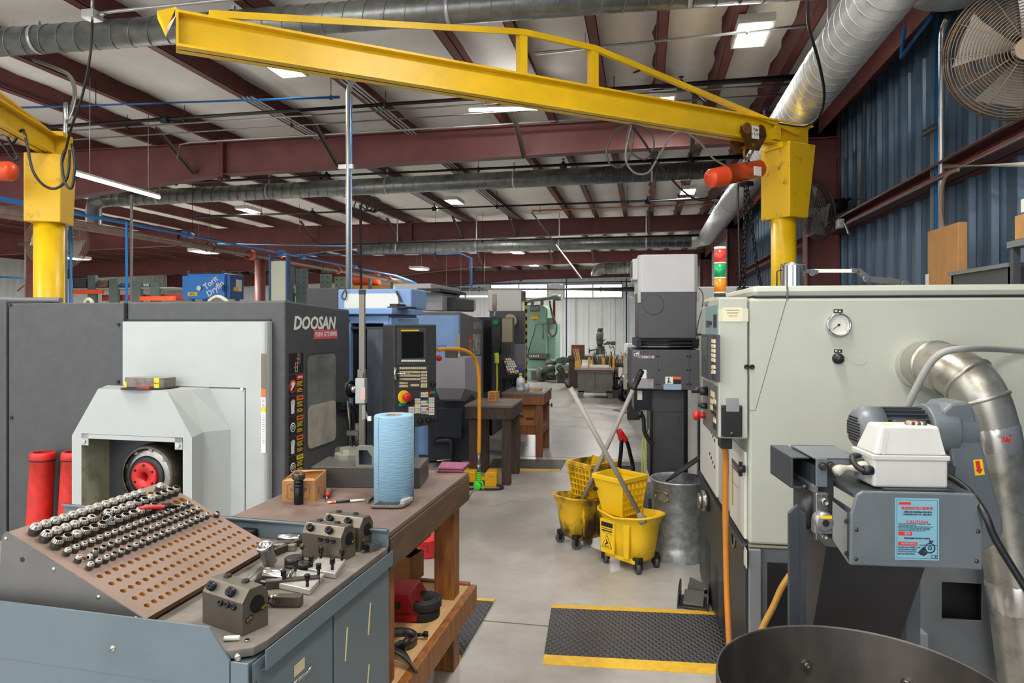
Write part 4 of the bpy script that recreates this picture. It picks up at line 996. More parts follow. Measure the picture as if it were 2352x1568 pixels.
b = B(); q = K.y(1185, 880, -.6); b.tube(cr([K.y(1172, 866, -.6), K.y(1178, 882, -.6), K.y(1190, 880, -.6)], 5), .02, 8); b.cyl((q.x, -.6, .0), (q.x, -.6, q.z+.08), .025, n=10); part(b, 'stand', blued, M3)
b = B(); b.box(-.75, .02, .0, 1.6, 0, .55); part(b, 'base', charcoal, M3)
b = B(); prect(b, K, 'y', 1160, 790, 1206, 838, .55, .12); b.prism([(K.y(1160, 838, .55).x, K.y(1160, 838, .55).z), (K.y(1206, 838, .55).x, K.y(1206, 838, .55).z), (K.y(1203, 846, .55).x, K.y(1208, 846, .55).z), (K.y(1168, 850, .55).x, K.y(1168, 846, .55).z)], 'y', .56, .66); part(b, 'chute', mat('cover_grey', (150, 150, 158)), M3)
pst = thing('hazard_post', 'thin yellow and black striped post in front of the green machine', 'post', (*WD.y(1208, HY, 11.2).xy, 0))
for k in range(24):
    b = B(); z0 = .55+.062*k; b.box(-.02, .02, -.02, .02, z0, z0+.062); part(b, 'stripe', yel if k % 2 else black, pst)
b = B(); b.box(-.02, .02, -.02, .02, 0, .55); part(b, 'foot', black, pst)
t = thing('air_hose', 'yellow air hose curving over and hanging down to a green blow gun', 'hose', at(1100, 1060, 5.9))
o = Vector(t.location)
pts = [at(x, y, d) for x, y, d in ((1004, 803, 5.3), (1040, 801, 5.5), (1070, 806, 5.7), (1092, 825, 5.85), (1100, 870, 5.9), (1101, 960, 5.9), (1100, 1042, 5.9))]
hosey = mat('hose_yellow', (224, 150, 30), .45)
part(B().tube([p-o for p in cr(pts, 8)], .0155, 10), 'hose', hosey, t)
b = B(); b.cyl(at(1100, 1042, 5.9)-o, at(1100, 1072, 5.9)-o, .014, n=10); b.cyl(at(1100, 1066, 5.9)-o, at(1100, 1082, 5.9)-o, .019, n=10); part(b, 'coupling', steel, t)
b = B()
for k in range(6): z = at(1100, 1083+4*k, 5.9)-o; b.cyl(z, z-Vector((0, 0, .014)), .021, .018, 10)
part(b, 'blow_gun_grip', lime, t)
b = B(); q = at(1096, 1115, 5.9)-o; b.ball(q, .035, 12, 8, (1, .5, 1.2)); b.tube(cr([q+Vector((0, 0, .04)), q+Vector((.045, 0, .03)), q+Vector((.05, 0, -.03))], 4), .008, 6); part(b, 'blow_gun_body', lime, t)
b = B(); b.cyl(at(1092, 1120, 5.9)-o, at(1078, 1140, 5.9)-o, .005, n=6); part(b, 'nozzle', steel, t)
solo(B().tube(cr([at(x, y, 9.0) for x, y in ((1141, 830), (1142, 880), (1141, 900))], 4), .012, 8), 'hanging_hose', mat('neon_yellow', (214, 226, 70), .5), 'neon yellow hose hanging beside the tilted keyboard', 'hose')
b = B(); b.tube(cr([at(x, y, 8.9) for x, y in ((1140, 810), (1141, 822), (1141, 834))], 4), .03, 8); solo(b, 'hanging_nozzle', mat('neon_yellow', (214, 226, 70)), 'neon yellow air gun hanging left of the tilted keyboard', 'air gun')
# ================= wooden bench, steel cabinet and everything on them =================
BT = .893
nc = W(-.4256, 2.375, 0)
N = Fr((nc.x, nc.y, 0), R(-1.5))
topm = mat('dark_bench_top', (104, 88, 82), .5, 0, col2=(136, 112, 98), scale=5, lo=.5, hi=.78, bump=.08, bscale=40)
woodd = mat('dark_stained_wood', (96, 72, 54), .6, 0, col2=(62, 46, 36), scale=5, lo=.4, hi=.75, stretch=(6, 1, 6), bump=.15, bscale=30)
woodleg = mat('brown_stained_wood', (150, 92, 40), .5, 0, col2=(84, 50, 26), scale=4, lo=.42, hi=.72, stretch=(7, 7, .8), bump=.1, bscale=30)
woodl = mat('light_shelf_wood', (196, 158, 112), .6, 0, col2=(150, 112, 72), scale=4, lo=.45, hi=.8, stretch=(6, 1, 6), bump=.1)
WB = thing('workbench', 'wooden workbench with dark top and brown square legs carrying the blue paper roll', 'workbench', N.o, N.rz)
BL = .99; BX = -.66
b = B(); b.box(BX, 0, 0, BL, BT-.02, BT); part(b, 'bench_top', topm, WB, .004)
b = B(); b.box(-.045, .004, -.0, BL, BT-.135, BT-.021); part(b, 'side_apron', woodd, WB, .004)
b = B(); b.box(BX, -.05, .0, .04, BT-.12, BT-.021); part(b, 'front_apron', woodd, WB, .004)
b = B(); b.box(BX, -.05, BL-.04, BL, BT-.12, BT-.021); part(b, 'back_apron', woodd, WB, .004)
lp = N.z(1033, 1530, .012)
for (x, y) in ((-.115, lp.y-.03), (-.115, .0), (BX+.02, lp.y-.03), (BX+.02, .02)):
    b = B(); b.box(x, x+.095, y, y+.095, 0, BT-.022); part(b, 'leg', woodleg, WB, .004)
SZ = .335
b = B(); b.box(BX, .0, .0, BL+.0, SZ-.02, SZ); part(b, 'shelf', woodl, WB, .003)
b = B(); b.box(.0, .036, -.0, BL+.02, SZ-.10, SZ+.002); part(b, 'shelf_rail', woodleg, WB, .004)
b = B(); b.box(BX, 0, BL+.001, BL+.03, SZ-.09, SZ+.01); part(b, 'shelf_rail', woodleg, WB, .004)
def onb(px, py, z=BT): return N.z(px, py, z)
def NT(name, label, cat, p, rz=0, group=None): return thing(name, label, cat, N.M @ Vector(p), N.rz+rz, group)
p = onb(905, 1150); p = N.M @ p; Rr = .081
t = thing('paper_roll', 'tall roll of light blue shop paper towel standing on the bench', 'paper roll', p)
rollm = mat('blue_paper', (128, 165, 190), .85, 0, .05, 40, bump=.35, bscale=26, stretch=(1, 1, 6))
rh = .352
b = B(); b.rev([(.03, rh-.03), (.03, rh), (Rr-.004, rh+.001), (Rr, rh-.004), (Rr, .004), (Rr-.004, 0), (0, 0)], (0, 0, 0), (0, 0, 1), 48); part(b, 'paper', rollm, t, fix=False)
b = B(); b.rev([(.0305, rh-.001), (.0275, rh-.001), (.0275, rh-.2)], (0, 0, 0), (0, 0, 1), 28); b.rev([(.0305, rh+.0015), (.0275, rh+.0015)], (0, 0, 0), (0, 0, 1), 28); part(b, 'cardboard_core', mat('core_tan', (150, 116, 84), .8), t, fix=False)
a = R(-118)
b = B(); u = Vector((math.cos(a), math.sin(a), 0)); v = Vector((-math.sin(a), math.cos(a), 0))
pts = []
for k in range(9):
    z = rh*k/8; w = .0016+.0012*math.sin(k*2.1)
    pts.append(u*(Rr+.0006)+v*(.002*math.sin(k*1.7))+Vector((0, 0, z)))
b.tube(pts, .0012, 5); part(b, 'loose_edge', mat('paper_crease', (112, 152, 186), .85), t)
q0, q1 = onb(648, 1152), onb(723, 1151); q2 = onb(758, 1122)
dx = (q1-q0).length; dy = (q2-q1).length
t = NT('cardboard_box', 'small open cardboard box with a printed outline, behind the black tool holder', 'box', (q0.x, q0.y, BT), math.atan2(q1.y-q0.y, q1.x-q0.x))
bh = .084
b = B()
for q in ((0, dx, 0, .003), (0, dx, dy-.003, dy), (0, .003, .003, dy-.003), (dx-.003, dx, .003, dy-.003)): b.box(q[0], q[1], q[2], q[3], 0, bh)
b.box(0.003, dx-.003, .003, dy-.003, 0, .003); part(b, 'carton', cardboard, t)
inkb = mat('ink_blue_grey', (80, 84, 96), .7)
b = B(); b.tube([(dx*.5+sx*dx*.34, -.0004, bh*.48+sz*bh*.36) for sx, sz in ((-1, -.8), (-.9, -1), (.9, -1), (1, -.8), (1, .8), (.9, 1), (-.9, 1), (-1, .8))], .0009, 4, True)
for k in (-1, 1): b.tube([(dx*.5+k*.022+.01*math.cos(a), -.0004, bh*.6+.006*math.sin(a)) for a in [2*PI*i/10 for i in range(10)]], .0016, 4, True)
for k in range(5): b.box(dx, dx+.0006, .05, .08, .02+.006*k, .022+.006*k)
part(b, 'printing', inkb, t)
b = B(); b.add([(0, .003, bh), (dx, .003, bh), (dx-.01, .03, bh+.004), (.02, .022, bh+.006)], [(0, 1, 2, 3)]); b.add([(.02, dy-.003, bh), (dx, dy-.003, bh), (dx-.005, dy-.022, bh+.001), (.04, dy-.03, bh-.002)], [(0, 1, 2, 3)]); part(b, 'torn_flap', cardboard, t, fix=False)
p = N.M @ onb(686, 1157)
t = thing('tool_holder', 'black cylindrical collet chuck standing upright in front of the cardboard box', 'tool holder', p)
s_ = .0019
b = B(); b.rev([(0, 0), (.0185, 0), (.019, .002), (.019, .066), (.0175, .068), (.0175, .071), (.021, .072), (.021, .076), (.0175, .078), (.0175, .084), (.0205, .085), (.0205, .09), (.018, .092), (.018, .1)], (0, 0, 0), (0, 0, 1), 32); part(b, 'shank', blued, t)
b = B(); b.rev([(.018, .1), (.0245, .1), (.025, .102), (.025, .118), (.0225, .124), (.016, .125), (.014, .12), (0, .12)], (0, 0, 0), (0, 0, 1), 32)
for k in range(6):
    a = 2*PI*k/6; b.box(math.cos(a)*.0245-.003, math.cos(a)*.0245+.003, math.sin(a)*.0245-.003, math.sin(a)*.0245+.003, .106, .121)
part(b, 'collet_nut', darksteel, t)
p = N.M @ (onb(752, 1146)+Vector((0, 0, .016)))
q = N.M @ (onb(757, 1124)+Vector((0, 0, .018)))
d = (q-p).normalized()
t = thing('screwdriver', 'screwdriver with a grey and red grip lying by the cardboard box', 'screwdriver', p)
b = B(); b.rev([(0, .0), (.008, .0), (.012, .01), (.010, .02)], (0, 0, 0), d, 16); part(b, 'red_collar', redp, t)
b = B(); b.rev([(.0105, .02), (.016, .035), (.017, .06), (.013, .075), (0, .08)], (0, 0, 0), d, 16); part(b, 'grip', mat('grip_grey', (92, 78, 80), .5), t)
b = B(); b.cyl((0, 0, 0), -d*.05, .003, n=8); part(b, 'shaft', chrome, t)
p, q = N.M @ (onb(752, 1157)+Vector((0, 0, .006))), N.M @ (onb(838, 1151)+Vector((0, 0, .006))); v = q-p
t = thing('pen', 'black and white pen lying in front of the screwdriver', 'pen', p)
part(B().cyl((0, 0, 0), v*.5, .0045, n=10), 'barrel', mat('pen_pink', (206, 190, 184), .4), t); part(B().cyl(v*.22, v*.6, .0048, n=10), 'grip', black, t); part(B().cyl(v*.6, v, .004, .0055, 10), 'cap', white, t); part(B().cyl(v*.09, v*.2, .0047, n=10), 'band', org, t)
p, q = N.M @ (onb(842, 1158)+Vector((0, 0, .006))), N.M @ (onb(861, 1142)+Vector((0, 0, .006))); v = q-p
t = thing('pencil', 'black pencil lying left of the blue paper roll', 'pencil', p); part(B().cyl(v*.25, v*1.4, .0045, n=6), 'barrel', black, t); part(B().cyl((0, 0, 0), v*.25, .0008, .0045, 8), 'tip', mat('pencil_wood', (150, 100, 64), .6), t)
c = [onb(851, 1169), onb(922, 1170), onb(953, 1154), onb(868, 1152)]
p0 = c[0]; ang = math.atan2(c[1].y-c[0].y, c[1].x-c[0].x)
t = NT('calculator', 'grey pocket calculator lying in front of the blue paper roll', 'calculator', (p0.x, p0.y, BT), ang)
b = B(); b.prism([(0, 0), (.108, 0), (.128, .012), (.148, .085), (.02, .085), (0, .03)], 'z', .004, .014); part(b, 'case', mat('calc_grey', (96, 96, 92), .5), t, .003)
b = B(); b.prism([(.128, .02), (.15, .088), (.112, .088), (.112, .02)], 'z', .015, .028); part(b, 'display_hood', mat('calc_light', (168, 168, 162), .4), t)
b = B()
for i in range(6):
    for j in range(5): b.box(.012+.016*i+.003*j, .023+.016*i+.003*j, .008+.014*j, .017+.014*j, .0138, .0165)
part(b, 'keys', charcoal, t)
b = B(); b.box(.02, .045, .074, .081, .0138, .0166); part(b, 'red_key', redp, t)
g0, g1 = onb(715, 1119), onb(964, 1122); g2 = onb(1001, 1095)
ang = math.atan2(g1.y-g0.y, g1.x-g0.x); gw = (g1-g0).length; gd = (g2-g1).length; gh = .092
granite = mat('black_granite', (70, 68, 66), .4, 0, .5, 220)
GP = NT('surface_plate', 'black granite surface plate behind the blue paper roll', 'surface plate', (g0.x, g0.y, BT), ang)
b = B(); b.box(0, gw, 0, gd, 0.0, gh); part(b, 'granite_slab', granite, GP, .004)
GF = Fr(N.M @ Vector((g0.x, g0.y, 0)), N.rz+ang); GZ = BT+gh
def ong(px, py): return GF.z(px, py, GZ)
hb = ong(832, 1049)
hg = thing('height_gauge', 'tall height gauge with a handwheel standing on the granite plate', 'height gauge', GF.M @ hb, GF.rz)
hm = lambda py, px=832: GF.y(px, py, hb.y).z-GZ
b = B(); b.box(-.014, .014, -.008, .008, 0.01, hm(667)); part(b, 'beam', mat('gauge_beam', (112, 106, 96), .35, .7), hg, .002)
b = B(); b.box(-.0145, .0145, -.009, .009, hm(676), hm(665)); part(b, 'beam_cap', blued, hg)
b = B(); b.box(-.026, .022, -.03, .012, hm(926), hm(867)); part(b, 'slider', mat('satin_steel', (160, 160, 154), .35, .8), hg, .004)
b = B(); b.box(-.018, .018, -.02, .012, hm(866), hm(848)); b.box(-.008, .012, -.026, .0, hm(868), hm(856)); part(b, 'fine_adjust', mat('gauge_beam', (112, 106, 96)), hg, .002)
b = B(); b.rev([(.034, -.006), (.042, -.006), (.042, .006), (.034, .006), (.034, -.006)], (-.05, -.01, hm(893)), (.85, -.5, 0), 28); b.rev([(0, .005), (.034, .002), (.034, -.002), (0, -.006)], (-.05, -.01, hm(893)), (.85, -.5, 0), 24); part(b, 'handwheel', blued, hg, fix=False)
b = B(); b.ball((-.036, -.016, hm(893)), .018, 14, 10); part(b, 'wheel_boss', steel, hg)
b = B(); b.box(-.002, .022, -.031, -.0305, hm(916), hm(888)); part(b, 'maker_label', mat('label_pink', (200, 170, 160), .5), hg)
b = B(); b.box(.004, .018, -.02, .0, hm(962), hm(928)); b.bar((.012, -.012, hm(940)), (.04, -.03, hm(964)), .008, .008); part(b, 'scriber', steel, hg)
b = B(); b.box(.034, .05, -.034, -.02, hm(964), hm(954)); part(b, 'scriber_tip', white, hg)
b = B(); b.rev([(0, 0), (.085, 0), (.085, .022), (.062, .026), (.06, .045), (0, .047)], (-.045, -.005, 0), (0, 0, 1), 12, False); part(b, 'base', mat('gauge_base', (128, 128, 116), .4, .5), hg)
b = B(); b.box(-.13, -.07, .0, .05, .025, .04); b.cyl((-.055, .02, .04), (-.075, .02, hm(922)), .006, n=10); b.cyl((-.03, .04, .02), (-.03, .04, hm(975)), .017, n=12); b.box(-.075, -.02, .0, .03, hm(1000), hm(990)); part(b, 'indicator_post', darksteel, hg)
v0, v1 = ong(817, 1072), ong(859, 1074)
t = thing('angle_block', 'steel casting with a pentagon window beside the height gauge base', 'block', GF.M @ v0, GF.rz)
w_ = (v1-v0).length; hh = .088
b = B(); out = [(0, 0), (w_, 0), (w_, hh*.62), (w_*.72, hh), (w_*.02, hh), (0, hh*.9)]
inn = [(w_*.16, hh*.1), (w_*.84, hh*.1), (w_*.84, hh*.52), (w_*.6, hh*.84), (w_*.16, hh*.84), (w_*.16, hh*.7)]
for i in range(6):
    j = (i+1) % 6
    b.prism([out[i], out[j], inn[j], inn[i]], 'y', 0, .05)
part(b, 'casting', mat('gauge_base', (128, 128, 116)), t)
b = B(); b.box(w_*.1, w_*.9, .045, .049, hh*.08, hh*.86); part(b, 'blue_web', mat('casting_blue', (40, 56, 66), .5), t)
v0 = ong(905, 1068)
c = [onb(1003, 1085), onb(1062, 1086), onb(1076, 1073), onb(1012, 1071)]
t = NT('scouring_pad', 'purple scouring pad on the far right corner of the bench', 'pad', (0, 0, BT))
b = B(); zz = .003
for (ox, oz) in ((0, zz), (.006, zz+.012)):
    b.slab([Vector((p.x+ox, p.y, oz)) for p in c], (0, 0, 1), .011)
part(b, 'pad', mat('purple_pad', (142, 84, 112), .9, 0, .2, 40, bump=.6, bscale=120), t, .003)
t = NT('drill_rod', 'thin steel rod lying on the purple pad', 'rod', (c[3].x, c[3].y, BT+.034)); part(B().cyl((-.01, -.03, 0), (.045, .02, 0), .003, n=6), 'rod', steel, t)
def ons(px, py): return N.z(px, py, SZ)
p = ons(930, 1430)
t = NT('tool_case', 'red plastic tool case on the lower shelf of the bench', 'case', (p.x, p.y, SZ), R(6))
rc = mat('case_red', (172, 30, 34), .4, 0, .1, 6)
b = B(); b.prism([(-.14, 0), (.055, 0), (.062, .03), (.058, .05), (.02, .115), (-.14, .115)], 'y', 0, .20); part(b, 'lid', rc, t, .01)
b = B(); b.box(-.141, .063, -.003, .203, .034, .040); part(b, 'seam', mat('case_red_dark', (120, 20, 24), .5), t)
b = B(); b.box(-.05, -.02, -.004, .0, .06, .085); part(b, 'latch', darksteel, t)
for k, (px, py, z) in enumerate(((966, 1418, 0), (970, 1396, .045))):
    p = N.z(px, py, SZ+z); t = NT('rubber_ring', 'black ring on the lower shelf right of the red case, %s of the pair' % ('bottom', 'top')[k], 'ring', (p.x, p.y+.02, SZ+z), 0, 'black rings on the shelf')
    b = B(); b.rev([(.044, 0), (.074, 0), (.078, .006), (.078, .034), (.074, .04), (.06, .04), (.058, .036), (.05, .036), (.048, .04), (.044, .04), (.044, 0)], (0, 0, 0), (0, 0, 1), 36); part(b, 'ring', rubber, t, fix=False)
p = ons(917, 1478)
t = NT('clamp_ring', 'dark steel clamp ring with a bolt on the front of the lower shelf', 'clamp', (p.x, p.y, SZ), 0)
b = B(); b.rev([(.06, 0), (.072, 0), (.072, .034), (.06, .034), (.06, 0)], (0, 0, 0), (0, 0, 1), 40); part(b, 'ring', darksteel, t, fix=False)
b = B(); b.cyl((.05, .05, .017), (.088, .06, .02), .007, n=10); b.cyl((.082, .058, .02), (.1, .063, .021), .012, n=10); b.cyl((.03, .052, .017), (.03, .035, .017), .008, n=10); part(b, 'bolt', blued, t)
p = ons(915, 1510)
t = NT('plug_cord', 'black plug and tangle of black cords at the front of the lower shelf', 'cord', (p.x, p.y, SZ))
b = B(); b.rev([(0, 0), (.022, 0), (.024, .012), (.016, .03), (.016, .05), (0, .052)], (0, .02, .03), (.6, -.2, .6), 20); part(b, 'plug', black, t)
b = B()
for k in range(5):
    b.tube(cr([(-.05, -.02, .02+.012*k), (.0, .01-.02*k, .03+.008*k), (.05, -.03-.01*k, .025+.004*k), (.075+.01*k, -.06-.012*k, .008)], 5), .005, 6)
b.cyl((-.01, -.05, .01), (-.02, -.10, .03), .013, n=10); part(b, 'cords', black, t)
p = N.z(915, 1338, SZ)
t = NT('wood_block', 'brown cardboard tray under the red ratchet handle on the lower shelf', 'tray', (p.x, p.y, SZ), R(-8))
b = B(); 
for q in ((-.06, .07, 0, .004), (-.06, .07, .13, .134), (-.06, -.056, 0, .134), (.066, .07, 0, .134)): b.box(q[0], q[1], q[2], q[3], 0, .13)
b.box(-.06, .07, 0, .134, 0, .004); part(b, 'tray', mat('tray_brown', (150, 108, 62), .8, 0, .15, 9), t)
p = N.z(905, 1300, SZ+.16); q = N.z(985, 1240, SZ+.26)
t = NT('caulk_gun', 'long red toothed tool handle poking out of the tray under the bench', 'tool', tuple(N.z(915, 1338, SZ)+Vector((0, .06, 0))))
b = B(); b.bar((-.05, -.04, .09), (.095, .10, .215), .035, .045)
for k in range(12):
    c = Vector((-.04, -.03, .1)).lerp(Vector((.085, .09, .206)), k/12); b.bar(c+Vector((0, 0, .022)), c+Vector((.005, .005, .03)), .03, .006)
b.box(.088, .105, .085, .12, .205, .24); part(b, 'rack_handle', mat('tool_red', (158, 26, 34), .45), t)
b = B(); b.bar((-.03, -.02, .07), (.06, .05, .13), .03, .03); part(b, 'frame', black, t)
p = onz = WD.z(983, 1276, 0)
t = thing('bucket', 'red plastic bucket on the floor behind the bench leg', 'bucket', p)
b = B(); b.rev([(0, .004), (.07, .004), (.074, .01), (.078, .115), (.082, .118), (.082, .13), (.076, .13), (.068, .012), (0, .01)], (0, 0, 0), (0, 0, 1), 32); part(b, 'pail', mat('bucket_red', (206, 40, 46), .4), t, fix=False)
b = B(); b.box(-.022, .022, -.083, -.072, .045, .085); part(b, 'recessed_grip', mat('bucket_red_dark', (150, 24, 32), .5), t)
qc = W(-.6025, 1.572, 0); CT = .86
Q = Fr((qc.x, qc.y, 0), R(-2.9))
cabm = mat('cabinet_blue_grey', (98, 113, 122), .42, 0, col2=(82, 96, 104), scale=2.2, lo=.5, hi=.8)
cabw = mat('cabinet_blue_grey_scuffed', (96, 110, 118), .42, 0, col2=(150, 134, 96), scale=3.4, lo=.62, hi=.74, stretch=(1, 1, 3))
topq = mat('worn_rubber_top', (104, 98, 94), .6, 0, col2=(132, 124, 118), scale=9, lo=.45, hi=.75, bump=.1, bscale=60)
CB = thing('tool_cabinet', 'blue-grey steel tool cabinet in the left foreground with a dark worn top', 'cabinet', Q.o, Q.rz)
XL = -1.35; CD = .768
b = B(); b.box(XL, -.012, .01, CD, .05, CT-.03); part(b, 'body', cabm, CB, .003)
b = B(); b.prism([(XL, .0), (-.06, .0), (-.012, .03), (-.003, .07), (-.003, CD), (XL, CD)], 'z', CT-.022, CT); part(b, 'cabinet_top', topq, CB, .003)
lipz = .912
b = B(); b.prism([(XL, CT-.09), (-.05, CT-.09), (-.05, CT-.02), (-.105, lipz), (XL, lipz)], 'y', -.008, -.002); b.box(XL, -.05, -.006, .0, .05, CT-.085); part(b, 'front_panel', cabm, CB)
b = B(); b.box(-.049, -.002, -.006, -.001, .05, CT-.022); part(b, 'corner_post', cabm, CB, .002)
b = B(); b.box(-.002, .014, .04, CD, CT-.058, CT-.056); b.box(.012, .015, .04, CD, CT-.058, CT-.01); b.box(-.002, .001, .01, CD, CT-.075, CT-.03); part(b, 'edge_rail', cabm, CB)
b = B(); b.box(XL, .0, CD-.004, CD, CT, CT+.062); b.box(XL, .0, CD-.02, CD, CT+.058, CT+.062); part(b, 'back_splash', cabm, CB)
ym_ = Q.x(766, 1400, .0).y
b = B(); b.box(-.012, .002, .03, ym_-.006, .06, CT-.062); part(b, 'drawer_front', cabw, CB, .004)
b = B(); b.box(-.012, .004, ym_+.004, CD-.005, .06, CT-.058); part(b, 'door', cabw, CB, .004)
for px, py in ((258, 1490), (545, 1510)):
    q = Q.y(px, py, -.009); sc_ = B(); sc_.rev([(0, .004), (.006, .0035), (.0085, .001), (.009, 0)], (q.x, -.008, q.z), (0, -1, 0), 16); sw = part(sc_, 'slotted_screw', mat('nickel', (176, 172, 160), .3, .9), CB)
    sc_ = B(); sc_.bar((q.x-.005, -.0121, q.z-.005), (q.x+.005, -.0121, q.z+.005), .0016, .0008, up=(0, 1, 0)); part(sc_, 'screw_slot', black, sw)
q = Q.x(705, 1548, .02)
b = B(); b.tube(cr([Q.x(672, 1572, .004), Q.x(678, 1566, .022), Q.x(705, 1544, .024), Q.x(714, 1530, .022), Q.x(716, 1528, .004)], 6), .004, 8); part(b, 'drawer_handle', chrome, CB)
b = B(); prect(b, Q, 'x', 676, 1520, 700, 1545, .0035, .001); part(b, 'tape_label', mat('masking_tape', (196, 186, 150), .7), CB)
b = B()
for l, t_, bt in ((795, 1440, 1518), (848, 1384, 1458), (845, 1525, 1590)):
    p, q = Q.x(l+3, t_, .0045), Q.x(l-2, bt, .0045); b.bar(p, q, .001, .007, up=(0, 1, 0)); b.M = None
part(b, 'paint_scrape', mat('scrape_cream', (224, 206, 150), .6), CB)
b = B(); hexscrew(b, Q.z(568, 1472, CT), (0, 0, 1), .006); part(b, 'top_screw', chrome, CB)
kc = W(-.912, 1.70, 0)
K_ = Fr((kc.x, kc.y, 0), R(-.9))
RL, RW, z0r, z1r = .572, .417, .884, 1.074
sl = math.atan2(z1r-z0r, RW); SLn = math.hypot(RW, z1r-z0r)
nrm = Vector((math.sin(sl), 0, math.cos(sl)))
def bp_(u, v, h=0.0):
    return Vector((-v*math.cos(sl), u, z0r+v*math.sin(sl))) + nrm*h
RK = thing('collet_rack', 'sloping brown board with rows of collets and orange peg holes on the steel cabinet', 'tool rack', K_.o, K_.rz)
boardm = mat('brown_masonite', (136, 116, 108), .5, 0, col2=(120, 104, 90), scale=4, lo=.45, hi=.75)
holem = mat('raw_fibreboard', (178, 126, 50), .9, 0, .25, 60)
rowsv = [.034+.0386*i for i in range(11)]
ncol = [20, 20, 20, 20, 20, 20, 20, 20, 18, 18, 18]
U0, U1 = .028, .556
holes = []
b = B()
cellv = .0402
prev_v = 0
strips = [0]+[(rowsv[i]+rowsv[i+1])/2 for i in range(10)]+[SLn]
for i, v in enumerate(rowsv):
    va, vb = strips[i], strips[i+1]; n = ncol[i]; st = (U1-U0)/n
    hr = .0082 if i < 8 else .0125
    sh = .0035*(i % 2)
    b.add([bp_(0, va), bp_(U0, va), bp_(U0, vb), bp_(0, vb)], [(0, 1, 2, 3)]); b.add([bp_(U1, va), bp_(RL, va), bp_(RL, vb), bp_(U1, vb)], [(0, 1, 2, 3)])
    for j in range(n):
        ua, ub = U0+st*j, U0+st*(j+1); uc = (ua+ub)/2; S = 12
        ring = []; outr = []
        for k in range(S):
            a = 2*PI*(k+.5)/S; c, s = math.cos(a), math.sin(a)
            m = max(abs(c), abs(s)); x, y = c/m, s/m
            outr.append(bp_(uc+x*st/2, (va+vb)/2+y*(vb-va)/2)); ring.append((uc+c*hr, v+s*hr))
        pr = [bp_(u_, v_) for u_, v_ in ring]; low = [bp_(u_, v_, -.016) for u_, v_ in ring]
        cs = [bp_(ub, vb), bp_(ua, vb), bp_(ua, va), bp_(ub, va)]
        vs = outr+pr+low+cs; fs = []
        b.m = 0
        for k in range(S): fs.append((k, (k+1) % S, S+(k+1) % S, S+k))
        for ci, k in enumerate((1, 4, 7, 10)): fs.append((k, 3*S+ci, (k+1) % S)) if False else None
        b.add(vs, fs)
        b.m = 1
        b.add(pr+low, [(k, (k+1) % S, S+(k+1) % S, S+k) for k in range(S)]+[tuple(range(S, 2*S))])
        b.m = 0
        holes.append((i, j, uc, v))
b.m = 2
b.add([bp_(0, 0, 0), bp_(RL, 0, 0), bp_(RL, 0, -.018), bp_(0, 0, -.018)], [(0, 1, 2, 3)])
b.m = 0
b.add([bp_(RL, 0), bp_(RL, SLn), bp_(RL, SLn, -.018), bp_(RL, 0, -.018)], [(0, 1, 2, 3)])
b.add([bp_(0, SLn), bp_(RL, SLn), bp_(RL, SLn, -.018), bp_(0, SLn, -.018)], [(0, 1, 2, 3)])
b.add([bp_(0, 0, -.0185), bp_(RL, 0, -.0185), bp_(RL, SLn, -.0185), bp_(0, SLn, -.0185)], [(0, 1, 2, 3)])
part(b, 'peg_board', [boardm, holem, mat('board_edge', (120, 92, 52), .8, 0, .2, 30)], RK, fix=False)
gun = mat('sheet_steel_grey', (112, 112, 110), .42, .5, .12, 5)
top = bp_(0, SLn); bot = bp_(0, 0)
b = B(); b.prism([(bot.x+.004, CT+.001), (bot.x+.004, bot.z-.001), (top.x+.0, top.z+.002), (top.x-.012, top.z-.008), (top.x-.03, CT+.001)], 'y', -.004, -.0005)
b.prism([(bot.x, CT+.001), (bot.x, bot.z-.02), (top.x, top.z-.02), (top.x-.02, CT+.001)], 'y', RL+.0005, RL+.004)
b.box(top.x-.012, top.x-.009, 0, RL, CT+.001, top.z-.01)
part(b, 'end_panel', gun, RK)
b = B()
for px, py in ((13, 1237), (123, 1307), (226, 1371), (312, 1420)):
    q = K_.y(px, py, -.004); b.rev([(0, .003), (.0045, .0025), (.006, 0)], (q.x, -.004, q.z), (0, -1, 0), 12)
part(b, 'panel_screws', mat('nickel', (176, 172, 160)), RK, kind='stuff')
b = B(); q = K_.y(51, 1285, -.0045); b.cyl((q.x, -.0045, q.z), (q.x, -.0035, q.z), .007, n=16); part(b, 'mounting_hole', black, RK)
colm = mat('collet_steel', (188, 185, 178), .3, .55, .1, 30); colb = mat('collet_body', (92, 87, 80), .42, .6, .2, 30); slotm = mat('slot_black', (20, 20, 20), .7)
